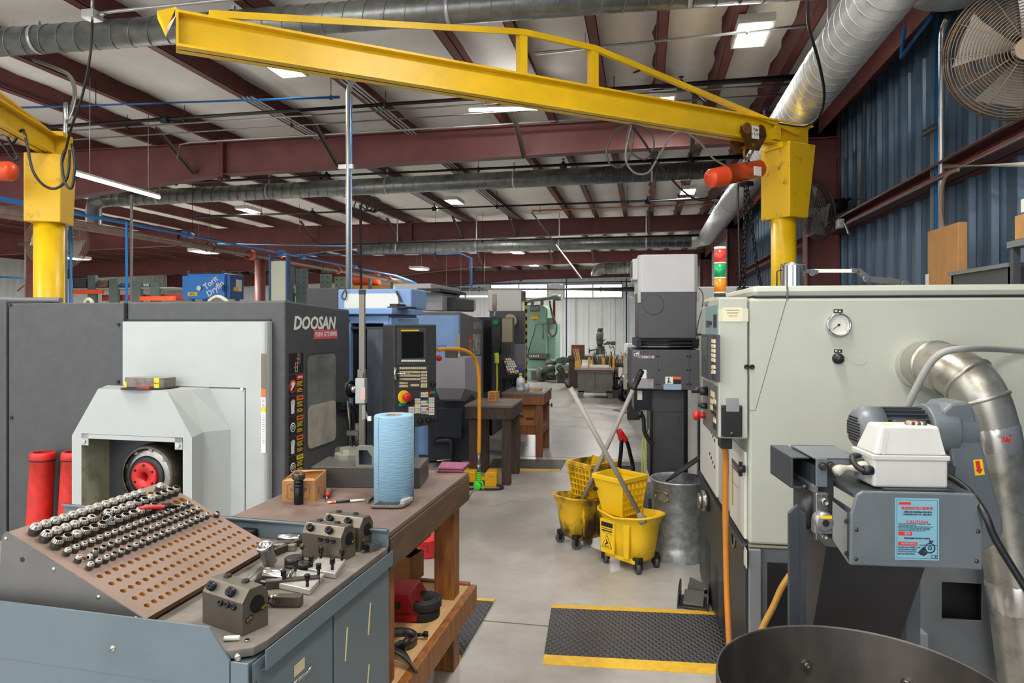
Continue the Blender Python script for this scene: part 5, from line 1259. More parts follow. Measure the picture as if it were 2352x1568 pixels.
def collet_mesh(r, bore, slots, name):
    b = B()
    b.m = 1; b.rev([(r*.86, -.012), (r*.92, 0), (r*1.0, r*.62), (r*.99, r*.66)], n=20)
    b.m = 2; b.rev([(r*.99, r*.66), (r*.88, r*.68), (r*.88, r*.80), (r*.99, r*.82)], n=20)
    b.m = 0; b.rev([(r*.99, r*.82), (r*1.0, r*.95), (r*.74, r*1.42), (r*.70, r*1.45), (bore, r*1.45)], n=20)
    b.m = 2; b.rev([(bore, r*1.45), (bore, r*.6), (0, r*.6)], n=14)
    for k in range(slots):
        a = 2*PI*k/slots; c, s = math.cos(a), math.sin(a); w = r*.055
        def pt(rr, h, sd): return (c*rr-s*w*sd, s*rr+c*w*sd, h)
        b.add([pt(r*1.005, r*.94, -1), pt(r*1.005, r*.94, 1), pt(r*.745, r*1.425, 1), pt(r*.745, r*1.425, -1), pt(max(bore, r*.12), r*1.456, 1), pt(max(bore, r*.12), r*1.456, -1)], [(0, 1, 2, 3), (3, 2, 4, 5)])
        if k % 2 == 0: b.add([pt(r*.935, 0, -1), pt(r*.935, 0, 1), pt(r*1.006, r*.6, 1), pt(r*1.006, r*.6, -1)], [(0, 1, 2, 3)])
    return b.mesh(name, [colm, colb, slotm])
cm = {('L', 0): collet_mesh(.0150, .0012, 8, 'collet'), ('L', 1): collet_mesh(.0150, .0050, 12, 'collet'), ('L', 2): collet_mesh(.0150, .0095, 16, 'collet'),
      ('S', 0): collet_mesh(.0100, .0012, 8, 'collet'), ('S', 1): collet_mesh(.0100, .0034, 12, 'collet'), ('S', 2): collet_mesh(.0100, .0062, 12, 'collet')}
fill = {10: [j for j in range(18) if j not in (14, 15, 17)], 9: [j for j in range(18) if j not in (6,)], 8: list(range(0, 13)), 7: list(range(19)), 6: [0]+list(range(2, 19)), 5: list(range(19))}
rowname = {10: 'top row', 9: 'second row from the top', 8: 'third row from the top', 7: 'fourth row from the top', 6: 'fifth row from the top', 5: 'sixth row from the top'}
rot_n = Matrix.Rotation(sl, 4, 'Y')
def put_collet(mesh, u, v, h, label, M=None, grp='collets on the sloping rack'):
    o = bpy.data.objects.new('collet', mesh); COL.objects.link(o)
    o.matrix_world = K_.M @ Matrix.Translation(bp_(u, v, h)) @ (M or (rot_n @ Matrix.Rotation(random.uniform(0, 6), 4, 'Z')))
    tag(o, label, 'collet', grp); return o
for i, j, uc, v in holes:
    if i in fill and j in fill[i]:
        big = i >= 8
        if big: k = 0 if (i == 10 or random.random() < .15) else (2 if (i == 8 or j > 9) else 1)
        else: k = 0 if j < 1 else (1 if (j < 8 and i == 7) or random.random() < .3 else 2)
        if big and j > 12 and i == 10: k = 0
        sz = 'large' if big else 'small'
        seq = sorted(fill[i]).index(j)+1
        put_collet(cm[('L' if big else 'S', k)], uc, v, .007 if big else .005, '%s steel collet, %s from the near end in the %s' % (sz, ORD[seq], rowname[i]))
put_collet(cm[('S', 2)], .552, rowsv[5]-.012, .004, 'small steel collet standing alone at the far lower end of the rack')
put_collet(cm[('L', 2)], U0+(U1-U0)/18*6.6, rowsv[8]+.006, .016, 'large steel collet tilted against its neighbours in the middle of the rack', rot_n @ Matrix.Rotation(R(38), 4, 'X') @ Matrix.Rotation(R(-10), 4, 'Y'))
put_collet(cm[('S', 1)], U0+(U1-U0)/20*1.6, rowsv[6]-.014, .013, 'small collet lying on its side near the near end of the rack', rot_n @ Matrix.Rotation(R(80), 4, 'X') @ Matrix.Rotation(R(20), 4, 'Z'))
u0 = .36; q0 = bp_(.332, rowsv[8]+.008, .024); q1 = bp_(.42, rowsv[8]-.02, .02)
t = thing('wire_cutters', 'wire cutters with pink-red grips lying across the collets', 'pliers', K_.M @ q0, K_.rz)
d = q1-q0; e_ = d.normalized()
b = B(); b.tube(cr([(0, 0, 0), d*.35+nrm*.003, d*.7+nrm*.002, d*1.0], 5), .0075, 8); b.tube(cr([nrm*.004+Vector((.006, 0, 0)), d*.4+Vector((.011, 0, .004)), d*1.0+Vector((.004, 0, 0))], 5), .006, 8); part(b, 'grips', mat('grip_red', (214, 62, 72), .5), t)
b = B(); b.cyl(d*.98+nrm*-.004, d*.98+nrm*.008, .011, n=12); b.bar(d*.95, d*1.0+e_*.034+Vector((.008, 0, 0)), .014, .008); b.bar(d*1.0, d*1.0+e_*.03+Vector((-.012, 0, .004)), .008, .008); part(b, 'jaws', blued, t)
tbm = mat('ground_tool_steel', (118, 112, 102), .38, .7, .1, 14)
def tool_block(label, px, py, rz, first=None):
    p = WD.z(px, py, CT)
    if first: return dup(first, p, rz, label)
    t = thing('tool_block', label, 'tool block', p, rz, 'turret boring bar holders')
    L, Dp, Hh, ch = .155, .078, .108, .026
    prof = [(0, 0), (Dp, 0), (Dp, Hh-ch), (Dp-ch*.7, Hh), (ch*.8, Hh), (0, Hh-ch*1.1)]
    b = B(); b.prism(prof, 'x', -L, 0); part(b, 'block', tbm, t, .002)
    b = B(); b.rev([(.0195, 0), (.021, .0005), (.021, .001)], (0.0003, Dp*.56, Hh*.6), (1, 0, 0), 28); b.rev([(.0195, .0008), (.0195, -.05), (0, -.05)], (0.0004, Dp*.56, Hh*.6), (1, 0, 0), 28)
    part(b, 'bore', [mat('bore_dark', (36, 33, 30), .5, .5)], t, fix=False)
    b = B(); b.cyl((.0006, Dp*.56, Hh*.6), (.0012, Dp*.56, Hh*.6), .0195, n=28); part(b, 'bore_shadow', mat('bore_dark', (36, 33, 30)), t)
    for y_, z_ in ((.016, .034), (.024, .038), (.060, .05), (.068, .053)):
        b = B(); b.cyl((0, y_, z_), (.0012, y_, z_), .0072, n=14); pc = part(b, 'counterbore', slotm, t)
        b = B(); b.cyl((.001, y_, z_), (.003, y_, z_), .0046, n=6); part(b, 'screw_head', brass, pc)
    for x_ in (-.078, -.052, -.028):
        b = B(); b.rev([(.0, -.003), (.004, -.003), (.004, .006), (.0078, .006), (.0078, 0)], (x_, 0, Hh*.62), (0, -1, 0), 14); part(b, 'set_screw', blued, t)
    for x_ in (-.125, -.05):
        c = Vector((x_, ch*.35, Hh-ch*.55)); n_ = Vector((0, -.75, .66))
        b = B(); b.rev([(0, .006), (.006, .006), (.006, .013), (.0115, .013), (.0115, -.01)], c, n_, 18); part(b, 'cap_screw', blued, t)
    for x_ in (-.12, -.05):
        b = B(); b.rev([(.004, .0), (.004, .005), (.010, .005), (.010, -.002)], (x_, Dp*.62, Hh), (0, 0, 1), 16); part(b, 'top_screw', blued, t)
    return t
tb1 = tool_block('grey steel tool block with a round bore, nearest one beside the cabinet lip', 556, 1462, R(-20))
tool_block('grey steel tool block in the front of the pair beside the back splash', 783, 1293, R(-12), tb1)
tool_block('grey steel tool block at the back of the pair beside the back splash', 826, 1268, R(-12), tb1)
def onc(px, py, z=CT): return WD.z(px, py, z)
platem = mat('plate_light', (176, 176, 170), .4, .4, .06, 9)
def plate(label, pts, bolts, rest):
    P = [onc(*p) for p in pts]; o = P[0]
    t = thing('clamp_plate', label, 'plate', (o.x, o.y, rest), 0, 'light plates with four cap screws')
    b = B(); b.slab([Vector((p.x-o.x, p.y-o.y, 0)) for p in P], (0, 0, 1), .016); part(b, 'plate', platem, t, .002)
    for (u, v) in bolts:
        q = P[0].lerp(P[1], u).lerp(P[3].lerp(P[2], u), v); b = B()
        b.cyl((q.x-o.x, q.y-o.y, .012), (q.x-o.x, q.y-o.y, .032), .0045, n=10); b.rev([(0, .046), (.004, .046), (.004, .05), (.0078, .05), (.0082, .048), (.0082, .034), (0, .034)], (q.x-o.x, q.y-o.y, 0), (0, 0, 1), 14); part(b, 'cap_screw', blued, t)
plate('light grey steel plate with four black screws, the one nearer the near tool block', [(640, 1352), (712, 1368), (745, 1330), (672, 1318)], ((.1, .12), (.85, .14), (.15, .85), (.88, .86)), CT+.001)
plate('light grey steel plate with four black screws, in front of the pair of tool blocks', [(706, 1318), (770, 1330), (794, 1296), (732, 1290)], ((.08, .16), (.82, .2), (.12, .9), (.9, .9)), CT+.001)
def rod(name, label, cat, a, b_, r, m, z=None, n=20, ring=None):
    p, q = onc(*a, CT+r+.001), onc(*b_, CT+r+.001); t = thing(name, label, cat, p); v = q-p; u = v.normalized(); L = v.length
    b = B(); b.rev([(0, 0), (r*.9, 0), (r, r*.15), (r, L-r*.15), (r*.9, L), (0, L)], (0, 0, 0), u, n); part(b, 'sleeve', m, t)
    if ring:
        b = B(); b.rev([(r, ring*L), (r*1.22, ring*L), (r*1.22, ring*L+.008), (r, ring*L+.008)], (0, 0, .001+r*.22), u, n); part(b, 'collar', chrome, t)
    return t
rod('boring_bar', 'chrome sleeve lying in front of the rack corner', 'sleeve', (610, 1318), (672, 1325), .021, chrome)
rod('boring_bar', 'grey steel sleeve under the lower rack edge', 'sleeve', (560, 1348), (598, 1312), .016, steel)
rod('boring_bar', 'bright steel sleeve near the back splash', 'sleeve', (640, 1236), (690, 1236), .017, chrome)
p = onc(618, 1300)
t = thing('pin', 'chrome eye sleeve standing beside the rack corner', 'sleeve', p)
b = B(); b.rev([(.017, .0), (.022, .0), (.022, .055), (.026, .056), (.026, .066), (.018, .066), (.017, .0)], (.004, 0, .012), (-.12, -.35, 1), 28); part(b, 'tube', chrome, t, fix=False)
for k, (l, a, b_, w, h, m) in enumerate((('dark square boring bar across the near plate', (610, 1342), (735, 1330), .02, .024, darksteel), ('short dark square bar right of the near tool block', (628, 1378), (694, 1378), .026, .028, darksteel), ('grey square bar beside the back splash behind the rack', (600, 1255), (680, 1256), .02, .022, steel), ('small square bar right of the pair of tool blocks', (845, 1258), (868, 1252), .026, .024, steel), ('dark square bar leaning toward the front block of the pair', (630, 1268), (690, 1243), .02, .022, darksteel))):
    p, q = onc(*a, CT+h/2+.001), onc(*b_, CT+h/2+.001); t = thing('tool_bar', l, 'bar', p, 0, 'square tool bars on the cabinet'); v = q-p
    b = B(); b.bar((0, 0, 0), v, w, h); part(b, 'shank', m, t, .002)
    b = B(); b.bar(-v.normalized()*.018+Vector((0, 0, .006)), v.normalized()*.0, w*.7, h*.6); part(b, 'insert_head', blued, t)
for k, (px, py, z0, r, l) in enumerate(((572, 1232, 0, .032, 'black disc stack behind the far end of the rack'), (676, 1300, 0, .030, 'black round puck in front of the pair of tool blocks'), (700, 1312, 0, .024, 'small black puck beside the tall thin screw'))):
    t = thing('puck', l, 'puck', onc(px, py), 0); b = B(); b.rev([(0, 0), (r*.95, 0), (r, .003), (r, .01), (r*.93, .011), (r*.93, .013), (r, .014), (r, .026), (r*.9, .029), (r*.3, .029), (0, .027)], (0, 0, 0), (0, 0, 1), 28); part(b, 'disc', black, t)
t = thing('bolt', 'tall thin cap screw standing between the pucks', 'bolt', onc(694, 1302)); b = B(); b.cyl((0, 0, 0), (0, 0, .062), .0035, n=8); b.cyl((0, 0, .058), (0, 0, .072), .007, n=12); part(b, 'screw', darksteel, t)
t = thing('knurled_collar', 'small knurled steel collar on the end of the short dark bar', 'collar', onc(628, 1376, CT+.016)); b = B(); b.rev([(0, -.012), (.0145, -.012), (.0145, .012), (0, .012)], (0, 0, 0), (1, -.1, 0), 18); part(b, 'collar', steel, t)
t = thing('chalk_marker', 'white plastic stick in front of the near tool block', 'stick', onc(515, 1466, CT+.006)); b = B(); b.cyl((0, 0, 0), onc(551, 1464, CT+.006)-onc(515, 1466, CT+.006), .006, n=12); part(b, 'stick', white, t)
# ================= pale lathe on the right, its conveyor, duct and drum =================
lc = W(.999, 2.88, 0)
L = Fr((lc.x, lc.y, 0), R(2.8))
Z0 = L.y(1760, 1251, 0).z
PL = thing('lathe', 'pale green-grey cnc lathe filling the right side of the photo, with a round pressure gauge', 'machine', L.o, L.rz)
LW, LD = 1.21, 1.52
zs = L.y(1900, 681.5, 0).z; zt = L.y(1900, 655, 0).z
b = B(); b.box(0, LW, 0, LD, Z0, zs-.004); part(b, 'end_panel', palegreen, PL, .012)
b = B(); b.box(.012, LW, -.004, LD, zs+.001, zt); part(b, 'top_cover', palegreen, PL, .022)
b = B(); b.box(.02, LW-.01, .01, LD-.01, zs-.006, zs+.003); part(b, 'cover_gap', black, PL)
xg = L.y(1808, 668, 0).x
seam = mat('seam_grey', (96, 98, 90), .7)
b = B(); b.box(xg-.003, xg+.003, -.0065, .02, zs-.002, zt-.002)
p, q, r_ = L.y(1808, 683, 0), L.y(1735, 942, 0), L.y(1720, 942, 0)
for u, v in ((p, q), (q, r_)): b.bar((u.x, -.0008, u.z), (v.x, -.0004, v.z), .0022, .0008, up=(0, 1, 0))
part(b, 'door_seam', seam, PL)
b = B()
for px in (1714.5, 1727):
    q = L.y(px, 842, 0)
    if px > 1716: b.rev([(0, .003), (.004, .003), (.004, .007), (.0105, .006), (.0105, 0)], (q.x, 0, q.z), (0, -1, 0), 18)
part(b, 'cover_screw', black, PL)
q = L.y(1925, 746, 0)
b = B(); b.rev([(.040, .006), (.0405, .018), (.046, .020), (.049, .014), (.049, 0)], (q.x, 0, q.z), (0, -1, 0), 36); GA = part(b, 'pressure_gauge', chrome, PL)
b = B(); b.cyl((q.x, -.006, q.z), (q.x, -.009, q.z), .0405, n=32); part(b, 'dial', mat('dial_white', (214, 212, 204), .4), GA)
b = B()
for k in range(19):
    a = R(-40+260*k/18); b.bar((q.x+math.cos(a)*.028, -.0094, q.z+math.sin(a)*.028), (q.x+math.cos(a)*.034, -.0094, q.z+math.sin(a)*.034), .001, .0006, up=(0, 1, 0))
b.bar((q.x+.004, -.011, q.z+.004), (q.x-.022, -.011, q.z-.018), .0022, .001, up=(0, 1, 0)); b.cyl((q.x, -.009, q.z), (q.x, -.013, q.z), .005, n=12); part(b, 'needle', black, GA)
b = B()
for k in range(3): a = R(90+120*k); b.cyl((q.x+math.cos(a)*.0445, -.018, q.z+math.sin(a)*.0445), (q.x+math.cos(a)*.0445, -.022, q.z+math.sin(a)*.0445), .0025, n=8)
part(b, 'bezel_screws', black, GA, kind='stuff')
for y0, y1, hw, nm in ((710, 718.5, .018, 'gauge_label'), (802, 810, .016, 'knob_label')):
    b = B(); z1, z0 = L.y(1925, y0, 0).z, L.y(1925, y1, 0).z; b.box(q.x-hw, q.x+hw, -.0012, 0, z0, z1); nl = part(b, nm, black, PL)
    b = B(); b.box(q.x-hw+.004, q.x-.003, -.0018, -.0008, (z0+z1)/2-.002, (z0+z1)/2+.003); b.box(q.x+.003, q.x+hw-.008, -.0018, -.0008, (z0+z1)/2-.003, (z0+z1)/2+.002); part(b, 'print', white, nl)
q = L.y(1924, 823, 0); b = B(); b.rev([(0, .034), (.012, .034), (.014, .03), (.014, .02), (.021, .018), (.021, .008), (.0225, .006), (.0225, 0)], (q.x, 0, q.z), (0, -1, 0), 20); part(b, 'valve_knob', black, PL)
q = L.y(1975, 823, 0); b = B(); b.rev([(.0275, 0), (.0285, 0), (.0285, .0008), (.0275, .0008)], (q.x, 0, q.z), (0, -1, 0), 40); part(b, 'knockout', mat('knockout_line', (176, 178, 164), .6), PL)
basem = mat('base_grey', (104, 108, 112), .4, .1, .1, 6)
based = mat('base_dark', (56, 58, 62), .42, .2, .15, 5)
b = B(); b.box(.0, LW, .02, LD-.02, 0.02, Z0-.012); part(b, 'base', basem, PL, .006)
b = B(); b.box(-.012, .0, .02, LD-.02, .03, Z0-.006); b.box(-.03, -.0, .02, LD-.02, Z0-.03, Z0-.012); part(b, 'side_cladding', based, PL, .003)
b = B(); b.box(.002, LW-.01, .006, .03, Z0-.014, Z0-.004); part(b, 'drip_edge', mat('drip_yellowed', (150, 146, 120), .5), PL)
b = B(); x0, x1 = L.y(1762, 1300, .02).x, L.y(1830, 1300, .02).x; b.box(x0, x1, .012, .022, L.y(1790, 1470, .02).z, L.y(1790, 1292, .02).z); part(b, 'base_opening', black, PL)
b = B(); x0, x1 = L.y(1722, 1300, .02).x, L.y(1732, 1300, .02).x; b.box(L.y(1720, 1300, .0).x, L.y(1748, 1300, .0).x, -.006, .022, .03, Z0-.02); part(b, 'corner_strip', mat('strip_grey', (122, 126, 128), .4), PL, .004)
for t0, t1, y0, y1 in ((.10, .30, .45, .62), (.06, .3, .75, .85), (.1, .34, 1.05, 1.2)):
    b = B(); b.box(-.0135, -.01, y0, y1, t0, t1); part(b, 'foot_slot', black, PL)
q = L.x(1686, 1235, -.012); b = B(); b.rev([(.03, 0), (.045, 0), (.045, .008), (.03, .008)], (-.012, q.y, q.z), (-1, 0, 0), 24); part(b, 'cover_ring', steel, PL)
q = L.x(1627, 1150, -.012); b = B(); b.cyl((-.012, q.y, q.z), (-.05, q.y, q.z), .06, n=20); b.cyl((-.05, q.y, q.z), (-.07, q.y, q.z), .045, n=20); part(b, 'round_port', steel, PL)
b = B(); prect(b, L, 'x', 1709, 1258, 1716, 1300, -.0135, .0015); part(b, 'rating_plate', mat('plate_cream', (196, 196, 180), .5), PL)
q0, q1 = L.x(1680, 1100, -.004), L.x(1716, 1100, -.004)
b = B(); b.box(-.012, 0, .03, q0.y, Z0+.01, 1.07); part(b, 'front_door', mat('door_white', (206, 208, 204), .35), PL, .004)
b = B(); prect(b, L, 'x', 1681, 1062, 1700, 1074, -.0135, .001); part(b, 'logo_strip', mat('logo_dark', (74, 70, 66), .5), PL)
b = B(); prect(b, L, 'x', 1681, 1076, 1700, 1082, -.0135, .001); part(b, 'purple_stripe', mat('stripe_purple', (106, 96, 132), .5), PL)
b = B(); prect(b, L, 'x', 1681, 1070, 1683, 1160, -.0135, .001); prect(b, L, 'x', 1681, 1110, 1694, 1112, -.0135, .001); part(b, 'door_sticker', mat('sticker_ochre', (176, 158, 60), .5), PL)
q = L.x(1711, 1077, -.012); b = B(); b.cyl((-.012, q.y, q.z), (-.04, q.y, q.z), .016, n=12); b.bar((-.03, q.y, q.z-.03), (-.03, q.y, q.z+.03), .014, .014); part(b, 'door_latch', black, PL)
q0, q1 = L.x(1612, 1040, -.02), L.x(1650, 1040, -.02)
b = B(); b.box(-.03, 0, q1.y, q0.y, Z0+.02, 1.06); part(b, 'side_panel', mat('door_white', (206, 208, 204)), PL, .006)
b = B(); b.box(-.018, 0, q1.y-.14, q1.y, Z0+.01, 1.05); part(b, 'scale_strip', mat('scale_grey', (168, 168, 158), .5, 0, col2=(90, 88, 80), scale=14, lo=.6, hi=.8), PL)
b = B()
for z in (1.0, .86):
    for k in range(4): y_ = q1.y+.05+.06*k; b.cyl((-.03, y_, z+.012*k), (-.034, y_, z+.012*k), .008, n=8)
part(b, 'panel_screws', black, PL, kind='stuff')
PX0 = L.y(1650, 800, 0).x
zp1, zp0 = L.y(1690, 683, -.01).z, L.y(1690, 1007, -.01).z
yb_ = L.x(1617, 740, PX0).y
PD = thing('operator_console', 'pale operator pendant with black screen and keypad at the corner of the pale lathe', 'control panel', L.o, L.rz)
b = B()
b.prism([(-.012, zp0+.004), (-.006, zp0), (.12, zp0), (yb_*.98, zp0+.24), (yb_, zp1-.06), (yb_*.6, zp1), (-.012, zp1)], 'x', PX0, -.006); part(b, 'housing', palegreen, PD, .005)
q = L.y(1714.5, 842, -.012); b = B(); b.rev([(0, .003), (.004, .003), (.004, .007), (.0105, .006), (.0105, 0)], (q.x, -.012, q.z), (0, -1, 0), 18); part(b, 'cover_screw', black, PD)
note = mat('stained_note', (216, 210, 180), .7, 0, col2=(150, 118, 70), scale=18, lo=.62, hi=.74)
b = B(); x0, x1, z0, z1 = prect(b, L, 'y', 1660, 706, 1706, 738, -.014, .0015); nn = part(b, 'taped_note', note, PD)
b = B()
for k in range(3): b.box(x0+.012+.006*k, x1-.014-.004*k, -.0146, -.0138, z1-.012-.012*k, z1-.010-.012*k)
part(b, 'writing', mat('note_ink', (92, 74, 54), .8), nn)
b = B(); prect(b, L, 'y', 1650, 709, 1719, 738, -.0132, .0006); part(b, 'clear_tape', mat('clear_tape', (200, 200, 176), .3), PD)
b = B(); x0, x1, z0, z1 = prect(b, L, 'y', 1657, 931, 1705, 1004, -.024, .012); BXP = part(b, 'black_cover', black, PD, .003)
b = B()
for xx, zz in ((x0+.006, z1-.006), (x1-.006, z1-.006), (x0+.006, z0+.006), (x1-.006, z0+.006)): b.cyl((xx, -.024, zz), (xx, -.027, zz), .0035, n=8)
b.rev([(0, .006), (.007, .004), (.008, 0)], ((x0+x1)/2, -.024, z0+.014), (0, -1, 0), 12); part(b, 'cover_screws', darksteel, BXP, kind='stuff')
b = B(); prect(b, L, 'y', 1667, 914, 1697, 928, -.0135, .001); prect(b, L, 'y', 1668, 926, 1698, 945, -.026, .001); part(b, 'silver_tape', mat('silver_tape', (188, 190, 190), .25, .7), PD)
teal = mat('teal_plate', (120, 148, 152), .4)
PX1 = PX0-.003
def pside(nm, mm, rects, v=PX1, dep=-.004, kind=None):
    b = B()
    for l, t, r, bt in rects:
        y0, y1 = L.x(l, 800, v).y, L.x(r, 800, v).y; c = (l+r)/2; z0, z1 = L.x(c, bt, v).z, L.x(c, t, v).z
        b.box(v, v-dep, y0, y1, z0, z1)
    return part(b, nm, mm, PD, kind=kind)
pside('teal_plate', teal, [(1620, 702, 1648, 794)])
pside('card_slot', black, [(1638, 722, 1645, 752), (1624, 738, 1634, 746)], PX1-.002)
pside('vent_slots', charcoal, [(1621+3*k, 736, 1622.5+3*k, 752) for k in range(4)], PX1-.001)
pside('screen_housing', charcoal, [(1611, 768, 1627, 868)], PX1-.03, -.03)
pside('screen', mat('screen_glass', (26, 28, 28)), [(1613, 774, 1624, 860)], PX1-.0305, -.002)
pside('key_housing', mat('key_housing', (62, 64, 70), .45), [(1628, 768, 1647, 872)], PX1-.012, -.012)
pside('cream_keys', mat('key_cream_light', (222, 206, 176), .5), [(1629, 779+10.6*k, 1640, 787+10.6*k) for k in range(5)]+[(1629, 838, 1634, 846), (1635, 838, 1640, 846), (1629, 849, 1634, 857), (1635, 849, 1640, 857)], PX1-.018, -.006)
pside('lower_panel', mat('panel_grey', (96, 98, 94), .5), [(1614, 878, 1647, 990)])
pside('lower_keys', mat('key_cream_light', (222, 206, 176)), [(1632, 898, 1640, 911), (1631, 916, 1636, 926), (1638, 916, 1643, 926), (1631, 930, 1636, 941), (1638, 960, 1643, 970)], PX1-.003, -.003)
pside('lower_keys', black, [(1633, 944, 1643, 952), (1637, 972, 1644, 985), (1638, 932, 1644, 940)], PX1-.003, -.003)
b = B()
for px, py, r, h in ((1625, 898, .022, .035), (1612, 896, .016, .05), (1624, 932, .015, .03), (1618, 930, .012, .03)):
    q = L.x(px, py, PX1); b.cyl(q, q-Vector((h, 0, 0)), r, r*.85, 14)
part(b, 'selector_knobs', black, PD, kind='stuff')
q = L.x(1620, 954, PX1); b = B(); b.cyl(q, q-Vector((.03, 0, 0)), .014, n=14); b.rev([(.016, .03), (.024, .035), (.024, .05), (.016, .056), (0, .058)], q, (-1, 0, 0), 20); part(b, 'stop_button', redp, PD, label='red mushroom stop button')
b = B(); b.box(PX0+.015, PX0+.06, .02, .12, zp0-.05, zp0+.002); part(b, 'under_bracket', black, PD)
q = L.y(1654, 685, .12)
ST = thing('signal_tower', 'red, green and amber signal tower standing on the pale pendant', 'signal light', L.M @ Vector((q.x+.0, .12, zp1)), L.rz)
r_ = .0255
zz = [L.y(1654, y, .12).z-zp1 for y in (684, 673, 671, 640, 637, 606, 603, 573, 567)]
def seg(nm, a, c, mm, rr=r_):
    b = B(); b.rev([(0, a), (rr, a), (rr, c), (0, c)], (0, 0, 0), (0, 0, 1), 24)
    part(b, nm, mm, ST)
seg('base', 0, zz[1], mat('tower_base', (206, 196, 168), .5))
seg('amber_lens', zz[2], zz[3], mat('lens_amber', (226, 128, 24), .2))
seg('spacer', zz[1], zz[2], white, .026); seg('spacer', zz[3], zz[4], white, .0262); seg('spacer', zz[5], zz[6], white, .0262)
seg('green_lens', zz[4], zz[5], mat('lens_green', (26, 150, 86), .2)); seg('red_lens', zz[6], zz[7], mat('lens_red', (224, 62, 54), .2)); seg('cap', zz[7], zz[8], white, .0262)
b = B(); b.box(-.03, .02, -.028, -.0262, zz[0]+.004, zz[1]-.002); part(b, 'label', black, ST)
def ont(px, py, y=.9): return L.y(px, py, y)
q = L.y(1821, 655, .8)
t = thing('filter_canister', 'ribbed bright metal canister on top of the pale lathe', 'canister', L.M @ Vector((q.x, .8, zt)), L.rz)
h = L.y(1821, 606, .8).z-zt; r_ = 26.5/F*3.68
b = B(); n = 40; prof = [(r_*(1+.012*(k % 2)), 0) for k in range(n)]
pts = [(math.cos(2*PI*k/n)*r_*(1-.025*(k % 2)), math.sin(2*PI*k/n)*r_*(1-.025*(k % 2))) for k in range(n)]
b.prism(pts, 'z', 0, h*.94); b.cyl((0, 0, h*.94), (0, 0, h), r_*.96, n=32); b.rev([(.03, h), (r_*.7, h), (r_*.7, h+.006), (.03, h+.006)], (0, 0, 0), (0, 0, 1), 24); part(b, 'canister', chrome, t)
b = B(); b.tube([(-r_*1.3, 0, 0), (-r_*1.3, 0, h*.75), (-r_*1.0, 0, h*.8)], .004, 6); part(b, 'side_wire', blackpipe, t)
def onp(px, py): return L.y(px, py, .8)
o = L.M @ Vector((onp(1862, 625).x, .8, zt))
t = thing('pivot_arm', 'jointed white and grey pivot arm lying over the pale lathe top', 'arm', o, L.rz); O = Vector((onp(1862, 625).x, .8, zt))
b = B(); b.bar(onp(1866, 622)-O, onp(1968, 622)-O, .02, .018); part(b, 'white_link', white, t)
b = B(); b.bar(onp(1848, 622)-O, onp(1878, 625)-O, .022, .02); b.bar(onp(1955, 620)-O, onp(1972, 622)-O, .022, .022); b.bar(onp(1970, 621)-O, onp(1994, 641)-O, .022, .028); b.bar(onp(1990, 640)-O, onp(2066, 648)-O, .022, .03); b.bar(onp(2040, 640)-O, onp(2090, 655)-O, .02, .02); part(b, 'grey_link', mat('arm_grey', (84, 86, 88), .45), t)
b = B()
for px, py in ((1864, 626), (1987, 639), (2075, 650)):
    c = onp(px, py)-O; b.cyl(c+Vector((0, -.012, 0)), c+Vector((0, -.026, 0)), .018, .016, 20)
part(b, 'pivot_nut', chrome, t, kind='stuff')
b = B(); c = onp(2060, 655)-O; b.box(c.x-.06, c.x+.1, -.03, .03, 0, .02); part(b, 'foot', mat('arm_grey', (84, 86, 88)), t)
solo(B().tube(cr([L.M @ Vector((L.y(px, 655, 1.1).x, 1.1, zt+dz)) for px, dz in ((1880, .015), (1890, .03), (1905, .036), (1925, .03), (1935, .015))], 5), .012, 8), 'hose', redp, 'small red hose hump on the pale lathe top', 'hose')
XD = thing('exhaust_duct', 'dented metal exhaust duct with foil tape bending down out of the pale lathe panel', 'duct', at(2092, 845, 2.89))
o = Vector(XD.location)
dirty = mat('dented_duct', (176, 174, 164), .34, .75, 0, 9, col2=(104, 92, 78), lo=.5, hi=.8)
MATS['dented_duct'] = dirty
P_ = cr([at(2092, 848, 2.87), at(2122, 838, 2.76), at(2170, 846, 2.62), at(2222, 872, 2.54), at(2254, 918, 2.50), at(2276, 985, 2.49), at(2292, 1080, 2.49), at(2312, 1230, 2.50), at(2335, 1400, 2.50), at(2360, 1600, 2.5)], 5)
b = B(); b.tube([p-o for p in P_], lambda t: .098-.012*min(1, t*1.4), 28); part(b, 'duct_body', dirty, XD)
def band(k, nm, mm, w=.012, rr=.108, w2=None):
    p, d = P_[k]-o, (P_[k+1]-P_[k-1]).normalized(); f = k/len(P_); r0 = .098-.012*min(1, f*1.4)
    b = B(); b.rev([(r0-.002, -w), (r0+rr, -w*.6), (r0+rr, w*.6), (r0-.002, w)], p, d, 28); return part(b, nm, mm, XD)
for k in (8, 11, 15, 20): band(k, 'seam_bead', dirty, .009, .006)
foil = mat('foil_tape', (206, 202, 198), .22, .8, 0, 30, col2=(190, 70, 66), lo=.66, hi=.72)
fo = [band(4, 'foil_tape', foil, .035, .0025), band(26, 'foil_tape', foil, .05, .0025), band(39, 'foil_tape', foil, .06, .004)]
p = at(2300, 985+33, 2.37); text('3M', 'lettering', redsign, fo[1], Matrix.Translation(at(2311, 1010, 2.36)-o) @ Matrix.Rotation(TH, 4, 'Z') @ Matrix.Rotation(R(90), 4, 'X') @ Matrix.Rotation(R(-8), 4, 'Z'), .026, bold=.02)
b = B(); b.rev([(.096, -.0), (.112, -.006), (.112, .004), (.096, .008)], at(2092, 848, 2.87)-o, (P_[2]-P_[0]), 32); part(b, 'collar_gap', mat('gasket_dark', (92, 88, 78), .8), XD)
